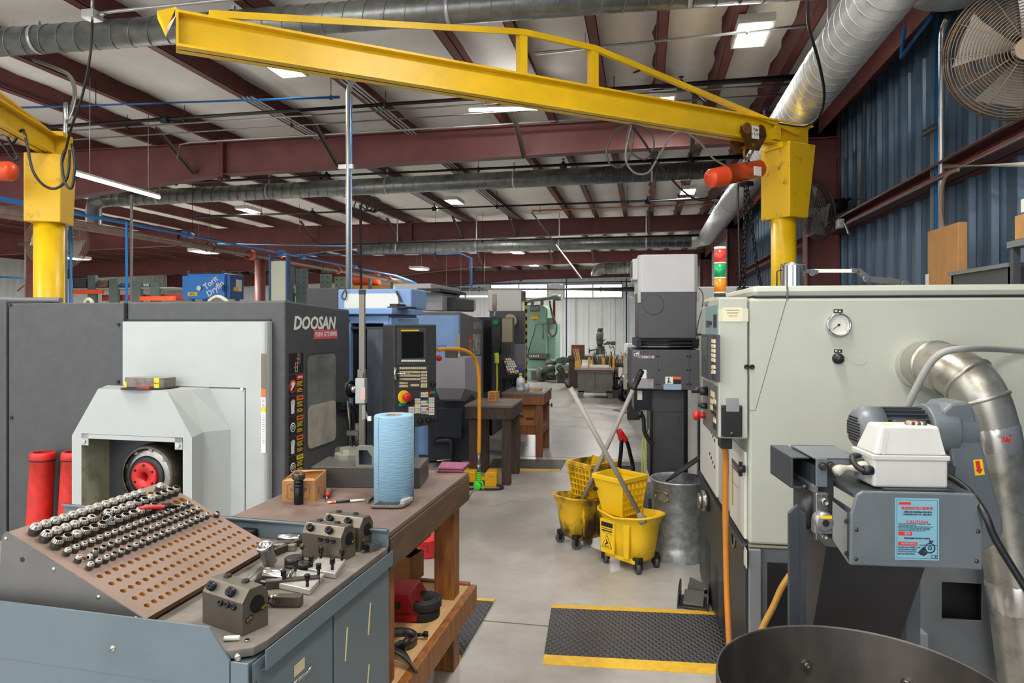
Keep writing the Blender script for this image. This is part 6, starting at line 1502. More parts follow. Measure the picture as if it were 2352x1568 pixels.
solo(B().tube(cr([at(2380, 808, 2.75), at(2300, 802, 2.62), at(2230, 800, 2.42), at(2175, 806, 2.40), at(2140, 830, 2.42), at(2110, 880, 2.45), at(2078, 950, 2.5), at(2066, 1000, 2.6)], 7), .0125, 10), 'hose', mat('dirty_grey_hose', (150, 150, 146), .55, 0, col2=(130, 98, 60), scale=9, lo=.62, hi=.72), 'dirty grey hose draped over the metal exhaust duct', 'hose')
vc = at(1955, 1300, 1.72)
V = Fr((vc.x, vc.y, 0), R(7))
CV = thing('chip_conveyor', 'grey chip conveyor head with blue caution label, motor and white switch box above the drum', 'conveyor', V.o, V.rz)
cvm = mat('conveyor_grey', (98, 106, 112), .42, .1, 0, 4, col2=(112, 118, 122), lo=.4, hi=.7)
cvd = mat('conveyor_dark', (66, 72, 78), .4, .2, .1, 6)
def vy(px, py, y=0.0): return V.y(px, py, y)
fp = [vy(*p) for p in ((1953, 1298), (1955, 1180), (1968, 1136), (1982, 1128), (2238, 1134), (2250, 1150), (2258, 1180), (2258, 1309))]
b = B(); b.prism([(p.x, p.z) for p in fp], 'y', 0, .012); part(b, 'front_plate', cvm, CV, .004)
x0, x1 = fp[0].x, fp[-1].x; zb, ztp = fp[0].z, fp[3].z
b = B(); b.box(x0+.012, x1-.004, .012, .30, ztp-.02, ztp-.006); b.box(x1-.012, x1-.004, .012, .30, zb+.02, ztp-.01); part(b, 'top_housing', cvd, CV, .003)
b = B(); b.prism([(.012, zb+.005), (.012, ztp-.05), (.26, ztp-.05), (.26, ztp-.16), (.15, ztp-.16)], 'x', x0+.004, x0+.012); part(b, 'side_plate', cvd, CV)
b = B()
for px, py in ((1967, 1216), (1966, 1283), (2246, 1220), (2243, 1288)):
    q = vy(px, py); b.rev([(0, .004), (.0026, .004), (.0045, .0025), (.0052, 0)], (q.x, 0, q.z), (0, -1, 0), 14)
part(b, 'plate_screws', darksteel, CV, kind='stuff')
bluelab = mat('label_blue', (124, 172, 190), .5)
b = B(); x2, x3, z2, z3 = prect(b, V, 'y', 2056, 1144, 2157, 1286, -.0015, .0015); LB = part(b, 'caution_label', bluelab, CV)
lw, lh = x3-x2, z3-z2
def lq(u, v): return (x2+lw*u, -.0019, z2+lh*v)
b = B(); 
b.tube([(x2+lw*u, -.0017, z2+lh*v) for u, v in ((.04, .03), (.96, .03), (.96, .97), (.04, .97))], .0006, 4, True); part(b, 'border', mat('label_navy', (40, 60, 76), .6), LB)
tx = lambda s, u, v, size, m, bold=0, al='CENTER', sx=1: text(s, 'lettering', m, LB, faceS(lq(u, v)), size, al, bold, sx=sx, ext=.0003)
ink = mat('label_ink', (30, 44, 54), .6)
tx('排屑機使用注意事項', .5, .835, .0085, redsign, .012)
tx('1.啟動前請先確認輸送帶無異物', .5, .775, .0052, ink)
tx('2.停機時請勿將手伸入輸送帶內', .5, .735, .0052, ink)
tx('CAUTION', .5, .615, .0098, redsign, .015, sx=1.2)
for k, s in enumerate(('1.PLEASE KEEP THE CONVEYOR IN OPERATION, WHEN', ' YOUR MACHINE IS RUNNING.', '2.IN CASE OF TOO MANY CHIPS ON THE CONVEYOR AND', ' LACK OF POWER, PLEASE PUSH REV BUTTON, FLUSH', ' AWAY THE ACCUMULATED CHIPS. AND THEN PRESS', ' FOR BUTTON TO RECOVER THE OPERATION.')): tx(s, .06, .583-.022*k, .0032, ink, 0, 'LEFT')
b = B()
for u0, u1, v0, v1 in ((.08, .36, .895, .935), (.07, .38, .395, .455), (.07, .50, .235, .295)): b.box(x2+lw*u0, x2+lw*u1, -.0021, -.0014, z2+lh*v0, z2+lh*v1)
part(b, 'red_fields', redsign, LB)
tx('警告', .28, .425, .0075, bluelab, .01); tx('WARNING', .31, .265, .0078, bluelab, .01)
tx('鏈條與鏈輪可能造成手部傷害', .5, .35, .0048, ink)
for k, s in enumerate(('CHAIN AND WHEEL CAN', 'CAUSE HAND INJURY.', 'STOP ITS ACTUATOR', 'BEFORE SERVICING.')): tx(s, .06, .205-.036*k, .0052, ink, .008, 'LEFT', .9)
tx('CE', .88, .06, .0125, ink, .0, sx=1.1)
b = B(); c = Vector(lq(.79, .20))
b.rev([(.0105, 0), (.013, 0), (.013, .0006), (.0105, .0006)], c, (0, -1, 0), 20); b.rev([(.003, 0), (.005, 0), (.005, .0006), (.003, .0006)], c, (0, -1, 0), 14)
for (u, v), (u2, v2), w in (((.55, .10), (.68, .20), .010), ((.62, .08), (.72, .13), .007), ((.55, .245), (.95, .245), .0012), ((.78, .27), (.80, .33), .004), ((.80, .28), (.86, .32), .003)):
    b.bar(lq(u, v), lq(u2, v2), w, .0006, up=(0, 1, 0))
part(b, 'pictogram', ink, LB)
sw0, sw1 = vy(1998, 1060, .07), vy(2168, 1060, .07)
zb1 = vy(2100, 1116, .07).z; zb2 = vy(2100, 1048, .07).z; zb3 = vy(2100, 976, .09).z
b = B(); b.box(sw0.x, sw1.x, .05, .17, zb1, zb2-.003); part(b, 'switch_box', mat('box_white', (198, 198, 194), .42, 0, .04, 8), CV, .006)
b = B(); b.box(sw0.x-.003, sw1.x+.003, .045, .175, zb2-.006, zb2+.006); part(b, 'box_rim', mat('box_white', (198, 198, 194)), CV, .002)
tp = [vy(2022, 976, .075).x, vy(2155, 976, .075).x]
b = B()
bx = [(sw0.x+.004, .052), (sw1.x-.004, .052), (sw1.x-.004, .168), (sw0.x+.004, .168)]; tx_ = [(tp[0], .07), (tp[1], .07), (tp[1], .15), (tp[0], .15)]
b.add([(x, y, zb2+.006) for x, y in bx]+[(x, y, zb3) for x, y in tx_], [(3, 2, 1, 0), (4, 5, 6, 7), (0, 1, 5, 4), (1, 2, 6, 5), (2, 3, 7, 6), (3, 0, 4, 7)]); part(b, 'box_lid', mat('box_white', (198, 198, 194)), CV, .006)
for xx, xt in ((sw0.x+.022, tp[0]+.014), (sw1.x-.012, tp[1]-.008)): part(B().bar((xx, .053, zb2+.008), (xt-.002, .069, zb3-.012), .012, .006, up=(0, 1, 0)), 'corner_rib', mat('box_rib_white', (196, 198, 194), .45), CV)  # ribs in nearly the same white as the box
for px, mm in ((2090, mat('button_yellow', (214, 170, 40), .4)), (2104, redsign), (2117, mat('button_green', (60, 84, 70), .4))):
    q = vy(px, 972, .1); b = B(); b.rev([(.0125, 0), (.0125, .007), (.010, .0085)], (q.x, .1+.0*(px-2090), zb3), (0, 0, 1), 18); rg = part(b, 'button_ring', steel, CV); b = B(); b.cyl((q.x, .1, zb3+.002), (q.x, .1, zb3+.0092), .0098, n=16); part(b, 'push_button', mm, rg)
b = B(); q = vy(2040, 976, .1); b.box(q.x-.012, q.x+.004, .09, .105, zb3, zb3+.0006); part(b, 'warning_sticker', yel, CV)
b = B(); q = vy(1990, 1082, .06); q2 = vy(2012, 1078, .05)
b.tube(cr([(sw0.x+.002, .06, vy(2000, 1080, .06).z), (sw0.x-.02, .06, vy(2000, 1080, .06).z), (sw0.x-.035, .075, vy(2000, 1070, .06).z), (sw0.x-.032, .10, vy(2000, 1060, .06).z+.006), (sw0.x+.0, .13, vy(2000, 1062, .06).z+.004)], 6), .0075, 10); b.cyl((sw0.x+.002, .06, vy(2000, 1080, .06).z), (sw0.x-.022, .06, vy(2000, 1080, .06).z), .0125, n=12); part(b, 'cable_gland', black, CV)
b = B(); b.box(sw0.x+.02, sw1.x-.0, .03, .19, ztp-.008, zb1+.0); part(b, 'box_plinth', cvd, CV)
my = .36
m0, m1 = vy(1960, 985, my), vy(2195, 985, my); mz = vy(2010, 984, my).z; mr = 50/F*2.1
fanr = mr*1.0
b = B(); b.rev([(0, 0), (fanr*.72, .0), (fanr*.86, .008), (fanr, .03), (fanr, .075), (0, .075)], (m0.x, my, mz), (1, 0, 0), 32); part(b, 'fan_cowl', cvm, CV)
b = B()
for i in range(-3, 4):
    for j in range(-4, 5):
        if (i*.013)**2+(j*.0085)**2 < (fanr*.66)**2: b.box(m0.x-.0012, m0.x+.002, my+i*.013-.0045, my+i*.013+.0045, mz+j*.0085-.0024, mz+j*.0085+.0024)
part(b, 'cowl_grille', black, CV)
b = B(); b.cyl((m0.x+.07, my, mz), (m0.x+.20, my, mz), fanr*.84, n=28)
for k in range(22):
    a = 2*PI*k/22; c = Vector((0, math.cos(a), math.sin(a)))
    b.bar(Vector((m0.x+.075, my, mz))+c*fanr*.9, Vector((m0.x+.195, my, mz))+c*fanr*.9, .003, .012, up=tuple(c))
part(b, 'motor_fins', cvd, CV)
b = B(); b.box(m0.x+.085, m0.x+.165, my-fanr*1.12, my-fanr*.3, mz-.02, mz+fanr*.52); part(b, 'terminal_box', cvd, CV, .006)
b = B(); b.box(m0.x+.115, m0.x+.14, my-fanr*1.125, my-fanr*1.11, mz+.014, mz+.026); part(b, 'motor_label', white, CV)
b = B(); b.rev([(0, 0), (fanr*1.12, 0), (fanr*1.14, .006), (fanr*1.14, .075), (fanr*1.0, .08), (fanr*1.0, .13), (0, .13)], (m0.x+.20, my, mz), (1, 0, 0), 32); b.box(m0.x+.225, m0.x+.275, my-.04, my+.04, ztp-.01, mz); part(b, 'gearbox', cvm, CV, .003)
b = B(); b.box(m0.x+.12, m0.x+.26, my-.07, my+.07, ztp-.012, ztp+.008); part(b, 'motor_base', cvd, CV, .003)
gy = .30
gp = [vy(x, y, gy) for x, y in ((2166, 944), (2186, 926), (2224, 922), (2237, 936), (2262, 1040), (2304, 1190), (2306, 1222), (2294, 1248), (2268, 1262), (2240, 1262), (2210, 1180))]
b = B(); b.prism([(p.x, p.z) for p in gp], 'y', gy, gy+.12); part(b, 'chain_guard', cvm, CV, .008)
b = B(); q = vy(2247, 1073, gy); b.add([vy(x, y, gy-.001) for x, y in ((2235, 1056), (2256, 1054), (2262, 1090), (2240, 1092))], [(0, 1, 2, 3)]); AR = part(b, 'arrow_sticker', yel, CV, fix=False)
b = B(); b.add([vy(x, y, gy-.002) for x, y in ((2240, 1059), (2250, 1058), (2253, 1077), (2258, 1076), (2251, 1088), (2240, 1079), (2244, 1078))], [(0, 1, 2, 3, 4, 5, 6)]); part(b, 'arrow', redsign, AR, fix=False)
b = B(); q = vy(2202, 980, gy); hexscrew(b, q, (0, -1, 0), .006); part(b, 'guard_screw', darksteel, CV)
by = .10
def vb(px, py, y=by): return vy(px, py, y)
bl_, br_ = vb(1832, 1085), vb(1985, 1085)
b = B(); zt_ = vb(1880, 1052).z; zm_ = vb(1880, 1118).z
b.box(vb(1874, 1060).x, br_.x, by, by+.20, zt_-.006, zt_); b.box(vb(1874, 1060).x, vb(1900, 1060).x, by-.002, by+.006, zm_, zt_); b.box(vb(1874, 1060).x, br_.x, by, by+.006, zt_-.022, zt_)
b.box(vb(1874, 1060).x, br_.x, by+.19, by+.2, zm_-.01, zt_); b.box(vb(1874, 1060).x, vb(1880, 1060).x, by, by+.2, zm_-.02, zm_); part(b, 'top_bracket', cvm, CV, .002)
b = B(); b.box(vb(1878, 1085).x, x0+.01, by+.03, by+.19, zb+.03, zt_-.025); part(b, 'inner_frame', mat('conveyor_filler_steel', (52, 56, 60), .5), CV)  # dark filler body for the machine parts behind the bracket
b = B(); b.box(bl_.x, bl_.x+.006, by+.05, by+.24, vb(1850, 1132).z, vb(1850, 1060).z); b.box(bl_.x, vb(1876, 1085).x, by+.05, by+.24, vb(1850, 1062).z, vb(1850, 1058).z); b.box(bl_.x, vb(1880, 1085).x, by+.05, by+.24, vb(1850, 1132).z, vb(1850, 1127).z); b.box(bl_.x, vb(1876, 1085).x, by+.236, by+.24, vb(1850, 1132).z, vb(1850, 1060).z); part(b, 'end_bracket', cvd, CV, .002)
b = B()
for px, py, y in ((1889, 1070, by-.002), (1906, 1068, by)):
    q = vb(px, py, y); b.cyl(q, q-Vector((0, .014, 0)), .0085, n=6); b.cyl(q, q-Vector((0, .004, 0)), .011, n=14)
q = vb(1848, 1122, by+.05); b.cyl(q, q+Vector((0, 0, .012)), .008, n=6)
part(b, 'hex_bolts', darksteel, CV, kind='stuff')
b = B(); b.box(vb(1872, 1150, .06).x, vb(1902, 1150, .06).x, .055, .075, vb(1890, 1240, .06).z, vb(1890, 1132, .06).z); part(b, 'takeup_plate', steel, CV, .003)
q = vb(1893, 1198, .04); b = B(); b.rev([(0, 0), (.022, 0), (.026, .006), (.026, .03), (0, .03)], (q.x, .03, q.z), (0, 1, 0), 24); b.box(q.x-.026, q.x+.026, .035, .06, q.z-.03, q.z+.0); part(b, 'bearing_housing', mat('silver_casting', (150, 150, 152), .35, .7), CV, .002)
b = B(); b.cyl((q.x, .0295, q.z), (q.x, .026, q.z), .0085, n=16); part(b, 'bearing_bore', black, CV)
b = B(); b.box(q.x-.013, q.x+.015, .0285, .0298, q.z+.011, q.z+.019); part(b, 'yellow_label', yel, CV)
b = B(); q2 = vb(1893, 1151, .055); b.rev([(0, .008), (.005, .008), (.005, .012), (.0095, .012), (.0095, 0)], (q2.x, .055, q2.z), (0, -1, 0), 14); q2 = vb(1893, 1231, .055); b.rev([(0, .004), (.005, .004), (.005, .008), (.008, .008), (.008, 0)], (q2.x, .055, q2.z), (0, -1, 0), 14); part(b, 'takeup_screw', steel, CV)
b = B(); b.add([vb(x, y, .03) for x, y in ((1912, 1150), (1950, 1180), (1950, 1296), (1912, 1238))], [(0, 1, 2, 3)]); part(b, 'clear_guard', mat('clear_guard', (150, 150, 146), .25, .3), CV, fix=False)
b = B()
for px, py in ((1944, 1196), (1944, 1270)): hexscrew(b, vb(px, py, .028), (0, -1, 0), .006)
part(b, 'guard_bolts', darksteel, CV, kind='stuff')
b = B(); c = vb(1830, 1160, .14)
b.tube(cr([vb(x, y, .16) for x, y in ((1858, 1210), (1852, 1175), (1862, 1150), (1880, 1140))], 5), .02, 10); part(b, 'chain_wheel_cover', charcoal, CV)
b = B(); b.tube(cr([vb(x, y, .08) for x, y in ((1916, 1086), (1935, 1076), (1960, 1074), (1992, 1070))], 5), lambda t: .011+.004*math.sin(t*9), 10); part(b, 'wrapped_cable_end', mat('cloudy_wrap', (176, 170, 158), .25), CV)
b = B()
T0 = [vy(x, y, .26) for x, y in ((1850, 1230), (2068, 1300))]
xa, xb = vy(1850, 1300, .30).x, vy(2066, 1300, .30).x
za = vy(1900, 1215, .30).z
b.add([(xa, .14, za), (xb, .14, za-.02), (xb-.06, .42, .28), (xa, .42, .28), (xa, .30, za), (xb, .30, za-.02), (xb-.06, .60, .28), (xa, .60, .28)], [(0, 1, 2, 3), (4, 7, 6, 5), (0, 3, 7, 4), (1, 5, 6, 2), (0, 4, 5, 1), (3, 2, 6, 7)]); part(b, 'incline_trough', mat('trough_black', (52, 52, 54), .38, .3, .2, 5), CV)
b = B(); xl_ = vy(1816, 1300, .12).x; xr_ = vy(1842, 1300, .12).x
b.prism([(xl_, .22), (xl_, vy(1816, 1182, .12).z), (vy(1836, 1162, .12).x, vy(1836, 1162, .12).z), (xr_, vy(1842, 1166, .12).z), (xr_, .22)], 'y', .13, .145); b.box(xr_-.004, xr_+.004, .10, .145, .22, vy(1842, 1166, .12).z-.01); part(b, 'side_shield', cvd, CV)
b = B(); b.box(vy(2086, 1380, .35).x, vy(2118, 1380, .35).x, .36, .40, 0, zb+.03); part(b, 'leg', cvm, CV)
b = B(); b.box(xa+.02, vy(2060, 1380, .35).x, .62, .66, 0, .3); part(b, 'rear_foot', cvd, CV)
solo(B().tube(cr([V.M @ vy(2168, 1090, .16), V.M @ vy(2195, 1103, .12), V.M @ vy(2228, 1130, .06), V.M @ vy(2262, 1180, -.02), at(2285, 1235, 1.66), at(2330, 1310, 1.64), at(2375, 1380, 1.62)], 7), .0085, 10), 'conduit_hose', black, 'black ribbed conduit running from the white switch box over the conveyor edge', 'conduit')
cs = thing('coolant_tank', 'grey casing with a dark square hole below the conveyor on the right', 'tank', L.o, L.rz)
kx0, kx1 = L.y(2118, 1400, -.10).x, L.y(2420, 1400, -.10).x
kz = L.y(2200, 1278, -.10).z
hx0, hx1 = L.y(2163, 1380, -.10).x, L.y(2257, 1380, -.10).x; hz0, hz1 = L.y(2210, 1424, -.10).z, L.y(2210, 1338, -.10).z
b = B()
for q in ((kx0, hx0, 0.0, kz), (hx1, kx1, 0.0, kz), (hx0, hx1, 0.0, hz0), (hx0, hx1, hz1, kz)): b.box(q[0], q[1], -.10, -.09, q[2], q[3])
b.box(kx0, kx0+.01, -.09, -.012, 0, kz); b.box(kx1-.01, kx1, -.09, -.012, 0, kz); b.box(kx0, kx1, -.09, -.012, kz-.01, kz); part(b, 'casing', basem, cs)
b = B(); b.box(hx0-.02, hx1+.02, -.03, -.02, hz0-.02, hz1+.02); part(b, 'hole_back', black, cs)
b = B(); b.box(kx0-.34, kx0-.004, -.16, -.02, .0, .42); part(b, 'chute_panel', mat('casing_light', (122, 126, 128), .4), cs)
solo(B().tube(cr([L.M @ L.y(x, y, -.06) for x, y in ((1816, 1318), (1795, 1350), (1775, 1395), (1752, 1440), (1744, 1475), (1744, 1560))], 6), .013, 10), 'hose', mat('hose_tan', (190, 140, 60), .5, 0, .2, 9), 'tan hose curving out from the dark opening at the base of the pale lathe', 'hose')
solo(B().tube(cr([L.M @ Vector((PX0+.035, .05, zp0-.03))]+[L.M @ L.x(x, y, -.075) for x, y in ((1667, 1060), (1666, 1140), (1667, 1240), (1669, 1340), (1673, 1440), (1676, 1500))], 7), .013, 10), 'air_hose', mat('hose_orange', (196, 122, 36), .5, 0, col2=(166, 112, 50), scale=6, lo=.5, hi=.7), 'orange hose hanging from under the pale pendant to the floor', 'hose')
DC = W((1983-CX)/F*1.38, 1.38, 0)
DR = thing('steel_drum', 'open dark steel drum in the right foreground under the conveyor', 'drum', DC)
drm = mat('drum_steel', (70, 67, 64), .42, .55, 0, 5, col2=(104, 98, 92), lo=.45, hi=.75, stretch=(1, 1, .4)) 
DRr = .286; DZ = .885
b = B(); b.rev([(DRr, 0), (DRr, .28), (DRr+.008, .29), (DRr, .30), (DRr, .58), (DRr+.008, .59), (DRr, .60), (DRr, DZ-.004), (DRr-.001, DZ), (DRr-.004, DZ), (DRr-.005, DZ-.004), (DRr-.005, .10), (0, .10)], (0, 0, 0), (0, 0, 1), 72); part(b, 'shell', drm, DR, fix=False)
for a in (100, 55, 20):
    a = R(a); c = Vector((math.cos(a)*(DRr-.005), math.sin(a)*(DRr-.005), DZ-.095)); n_ = Vector((-math.cos(a), -math.sin(a), 0))
    b = B(); b.cyl(c, c+n_*.004, .014, n=14); b.cyl(c+n_*.004, c+n_*.013, .0095, n=6); b.cyl(c+n_*.013, c+n_*.022, .005, n=8); part(b, 'bolt', steel, DR)
chips = mat('steel_chips', (96, 88, 80), .4, .7, .4, 80)
b = B(); random.seed(3)
for k in range(420):
    a, rr = random.uniform(0, 2*PI), math.sqrt(random.random())*(DRr-.03); c = Vector((math.cos(a)*rr, math.sin(a)*rr, .45+.05*math.cos(rr*9)+random.uniform(-.02, .02))); d = Vector((random.uniform(-1, 1), random.uniform(-1, 1), random.uniform(-.4, .6)))*.022
    b.tube([c, c+d*.6+Vector((0, 0, .008)), c+d], .0022, 3, caps=False)
b.rev([(0, .47), (DRr*.6, .44), (DRr-.006, .40)], n=24); o = part(b, 'metal_chips', chips, DR, kind='stuff', fix=False)
# ================= things against the blue wall =================
def wx(px, py, X): return WD.x(px, py, X)
XW = 2.02
q = wx(2166, 400, XW)
t = run('conduit_pipe', 'thick grey vertical conduit on the blue wall beside the big fan', 'conduit', cr([wx(2178, 40, XW+.0)+Vector((0, .0, 0)), wx(2170, 56, XW), wx(2164, 80, XW), wx(2163, 120, XW)], 4)+[Vector((XW, wx(2160, 690, XW).y, 0))], .022, conduit)
run('air_pipe', 'blue vertical air pipe on the blue wall beside the thick conduit', 'pipe', [wx(2152, 30, XW), Vector((XW, wx(2144, 690, XW).y, 0))], .012, bluepipe)
o = wx(2150, 290, XW+.03)
t = thing('strut_channel', 'perforated steel strut behind the thick conduit on the blue wall', 'channel', o)
b = B(); z0, z1 = wx(2150, 700, XW+.03).z-o.z, wx(2150, 300, XW+.03).z-o.z
b.box(-.004, .0, -.022, .022, z0, z1); b.box(-.03, 0, -.022, -.019, z0, z1); b.box(-.03, 0, .019, .022, z0, z1); part(b, 'hanging_channel', conduit, t)
b = B()
for k in range(16): zz = z0+.04+.075*k; b.box(-.0048, -.0038, -.007, .007, zz, zz+.04)
part(b, 'slots', mat('slot_shadow', (60, 60, 62), .8), t)
b = B(); zc = wx(2166, 281, XW).z-o.z; b.box(-.06, -.025, -.11, .10, zc-.02, zc-.014); b.box(-.06, -.025, -.11, .10, zc+.014, zc+.02); b.box(-.03, -.026, -.11, .1, zc-.02, zc+.02); part(b, 'cross_clamp', steel, t)
run('air_pipe', 'short slanting blue air pipe under the roof edge beam', 'pipe', [wx(2138, 38, 1.9), wx(2070, 132, 1.9), wx(2078, 60, 1.9)], .014, bluepipe)
run('conduit_pipe', 'bright conduit running along the upper edge of the red wall girt', 'conduit', [(1.955, .5, 2.70), (1.955, 7.9, 2.70), (1.93, 8.12, 2.66), (1.80, 8.2, 2.6)], .013, conduit, hang=[])
run('conduit_pipe', 'bright conduit running along the lower edge of the red wall girt', 'conduit', [(1.955, .5, 2.60), (1.955, 8.0, 2.60)], .012, conduit)
t = thing('junction_box', 'small grey junction box on the girt beside the dark fan', 'electrical box', wx(1929, 514, 1.93)); b = B(); b.box(-.03, .03, -.05, .05, -.045, .045); part(b, 'mount_box', galv2, t, .004)
b = B(); b.tube(cr([(.0, -.05, .01), (-.005, -.14, .0), (.0, -.22, -.06), (.0, -.30, -.14)], 5), .011, 8); part(b, 'flex_conduit', conduit, t)
run('conduit_pipe', 'thin vertical conduit on the blue wall above the dark fan', 'conduit', [wx(1986, 190, 2.1), wx(1978, 490, 2.1)], .014, conduit)
solo(B().tube([wx(1975, 455, 2.08), wx(1920, 500, 1.9)], .006, 6), 'hanging_wire', conduit, 'thin stay wire from the wall conduit to the dark fan', 'wire')
p = wx(2172, 382, 1.96); q = wx(2372, 377, 1.96)
run('conduit_pipe', 'cream pipe jutting right from the thick conduit', 'pipe', [p, q], .016, mat('cream_pipe', (214, 208, 188), .5))
solo(B().tube(cr([wx(2200, 390, 1.93), wx(2176, 402, 1.93), wx(2164, 430, 1.93), wx(2160, 480, 1.93), wx(2168, 530, 1.93), wx(2176, 580, 1.93), wx(2181, 660, 1.93)], 6), .013, 8), 'hanging_hose', mat('brown_hose', (130, 108, 92), .6), 'brown hose drooping from the cream pipe in front of the cardboard box', 'hose')
dkc = mat('cabinet_dark', (64, 68, 70), .45)
def behind(px0, py0, px1, X0, X1, z0):
    a, c = wx(px1, py0, X0), wx(px0, py0, X0); return a.y, c.y, a.z
y0, y1 = wx(2320, 650, 1.72).y, wx(2185, 650, 1.72).y
z1 = wx(2320, 603, 1.72).z
t = thing('storage_cabinet', 'low dark steel cabinet behind the pale lathe at the right', 'cabinet', (1.72, y0, 0))
b = B(); b.box(0, .03, 0, y1-y0, 0, z1-.02); b.box(0, .34, 0, .02, 0, z1-.02); b.box(0, .34, y1-y0-.02, y1-y0, 0, z1-.02); part(b, 'side', dkc, t)
b = B(); b.box(-.015, .36, -.01, y1-y0+.01, z1-.02, z1); part(b, 'top', mat('cabinet_top_grey', (106, 112, 114), .4), t)
b = B(); b.box(.05, .3, .05, y1-y0-.05, 0, z1-.2); part(b, 'drawers', charcoal, t)
ya, yb2 = wx(2210, 600, 1.80).y, wx(2130, 600, 1.80).y; zb_ = wx(2170, 517, 1.80).z
t2 = thing('steel_locker', 'dark locker hidden behind the pale lathe under the tall cardboard box', 'locker', (1.80, ya-.05, 0)); b = B(); b.box(0, .25, 0, yb2-ya+.1, 0, 1.72); part(b, 'body', dkc, t2, .004)
t = thing('cardboard_box', 'tall narrow brown cardboard box standing behind the thick conduit', 'box', (1.82, ya+.1, 1.722)); b = B(); b.box(0, .05, 0, (yb2-ya)*.9, 0, zb_-1.722); part(b, 'carton', cardboard, t, .004)
b = B(); b.box(-.001, 0, (yb2-ya)*.86, (yb2-ya)*.97, .12, .22); part(b, 'white_tape', white, t)
yc = wx(2330, 540, 1.70).y
t = thing('shelf_rack', 'dark open rack at the right edge carrying a cardboard box', 'rack', (1.70, yc-.55, 0)); zr = wx(2325, 553, 1.70).z
b = B(); b.box(0, .4, 0, .62, zr-.03, zr); part(b, 'shelf', mat('cabinet_top_grey', (106, 112, 114)), t)
for x_, y_ in ((0.01, .58), (.36, .58), (.01, 0), (.36, 0)): part(B().box(x_, x_+.03, y_, y_+.03, 0, zr-.03), 'post', dkc, t)
b = B(); b.box(0, .4, 0, .56, 1.59, 1.615); part(b, 'shelf', mat('cabinet_top_grey', (106, 112, 114)), t)
b = B()
for k in range(9): b.box(.02, .34, .60, .606, zr-.5+.035*k, zr-.482+.035*k)
part(b, 'side_louvres', charcoal, t)
zt2 = wx(2325, 492, 1.66).z
t = thing('cardboard_box', 'cardboard box with a white paper tag on the dark rack at the right edge', 'box', (1.70, yc-.42, zr))
b = B(); b.box(0, .3, .0, .42, .0, zt2-zr); part(b, 'carton', cardboard, t, .004)
b = B(); b.box(-.002, 0, .27, .36, .12, .18); part(b, 'paper_tag', white, t)
text('Pinch Block', 'lettering', mat('marker_ink', (70, 56, 44), .8), t, faceW((-.002, .21, .05)), .055, shear=.2)
t = thing('red_tub', 'red plastic tub at the right edge behind the pale lathe', 'tub', (1.76, wx(2352, 635, 1.76).y, 1.62)); b = B(); b.rev([(0, 0), (.05, 0), (.055, .13), (.06, .13), (.06, .15), (0, .15)], n=24); part(b, 'tub', redp, t)
# ================= the aisle: mop buckets, trash can, mats, column machine, small tables =================
U0_ = WD.z(1535, 1090, 0)
Y5 = at(1535, HY, 5.35).y
U = Fr((at(1535, HY, 5.35).x, Y5, 0), R(4))
UM = thing('bar_feeder', 'tall charcoal machine with light grey top hood standing behind the trash can', 'machine', U.o, U.rz)
def up(b, l, t, r, bt, y, dep): return prect(b, U, 'y', l, t, r, bt, y, dep)
b = B(); x0, x1, z0, z1 = up(b, 1466, 584, 1604, 671, 0, .55)
b.v = []; b.f = []; b.mi = []; b.sm = []
b.prism([(x0, .03), (x0+.03, 0), (x1-.03, 0), (x1, .03), (x1, .55), (x0, .55)], 'z', z0, z1); part(b, 'top_hood', mat('hood_grey', (196, 196, 198), .5, 0, .03, 6), UM, .006)
b = B(); up(b, 1453, 594, 1467, 642, .08, .3); part(b, 'side_box', mat('hood_grey', (196, 196, 198)), UM, .005)
b = B(); up(b, 1450, 602, 1454, 634, .09, .2); part(b, 'side_grille', charcoal, UM)
ch = mat('mist_charcoal', (74, 75, 79), .5, 0, .06, 30, bump=.06, bscale=250)
b = B(); up(b, 1467, 671, 1600, 777, .005, .54); part(b, 'drum_body', ch, UM, .008)
q = U.y(1501, 699, .004); b = B(); b.rev([(.078, 0), (.081, 0), (.081, .003), (.078, .003)], (q.x, .005, q.z), (0, -1, 0), 40); part(b, 'knockout_ring', charcoal, UM)
b = B()
for px, py in ((1468, 680), (1603, 678)): q = U.y(px, py, .01); b.box(q.x-.012, q.x+.012, -.012, .02, q.z-.05, q.z+.03)
part(b, 'latch', steel, UM, kind='stuff')
b = B(); up(b, 1459, 777, 1606, 795, .06, .45); part(b, 'neck', charcoal, UM)
b = B()
for y in (783, 792, 798): q = U.y(1465, y, .0); q2 = U.y(1604, y, .0); b.cyl(q, q2, .008, n=10)
for px in (1467, 1596): q = U.y(px, 790, -.005); b.box(q.x-.02, q.x+.02, -.02, .04, q.z-.03, q.z+.03)
part(b, 'rail', blued, UM)
b = B(); x0, x1, z0, z1 = up(b, 1450, 803, 1607, 895, -.03, .62); part(b, 'lower_housing', ch, UM, .006)
b = B()
for px in (1511, 1583): q = U.y(px, 850, -.0305); b.box(q.x-.0015, q.x+.0015, -.0308, -.03, z0, z1)
part(b, 'panel_seam', black, UM)
b = B()
for px in (1507, 1514, 1579, 1586):
    for py in (818, 850, 882):
        if (px in (1507,) and py == 850): continue
        hexscrew(b, U.y(px, py, -.03), (0, -1, 0), .006)
part(b, 'panel_screws', blued, UM, kind='stuff')
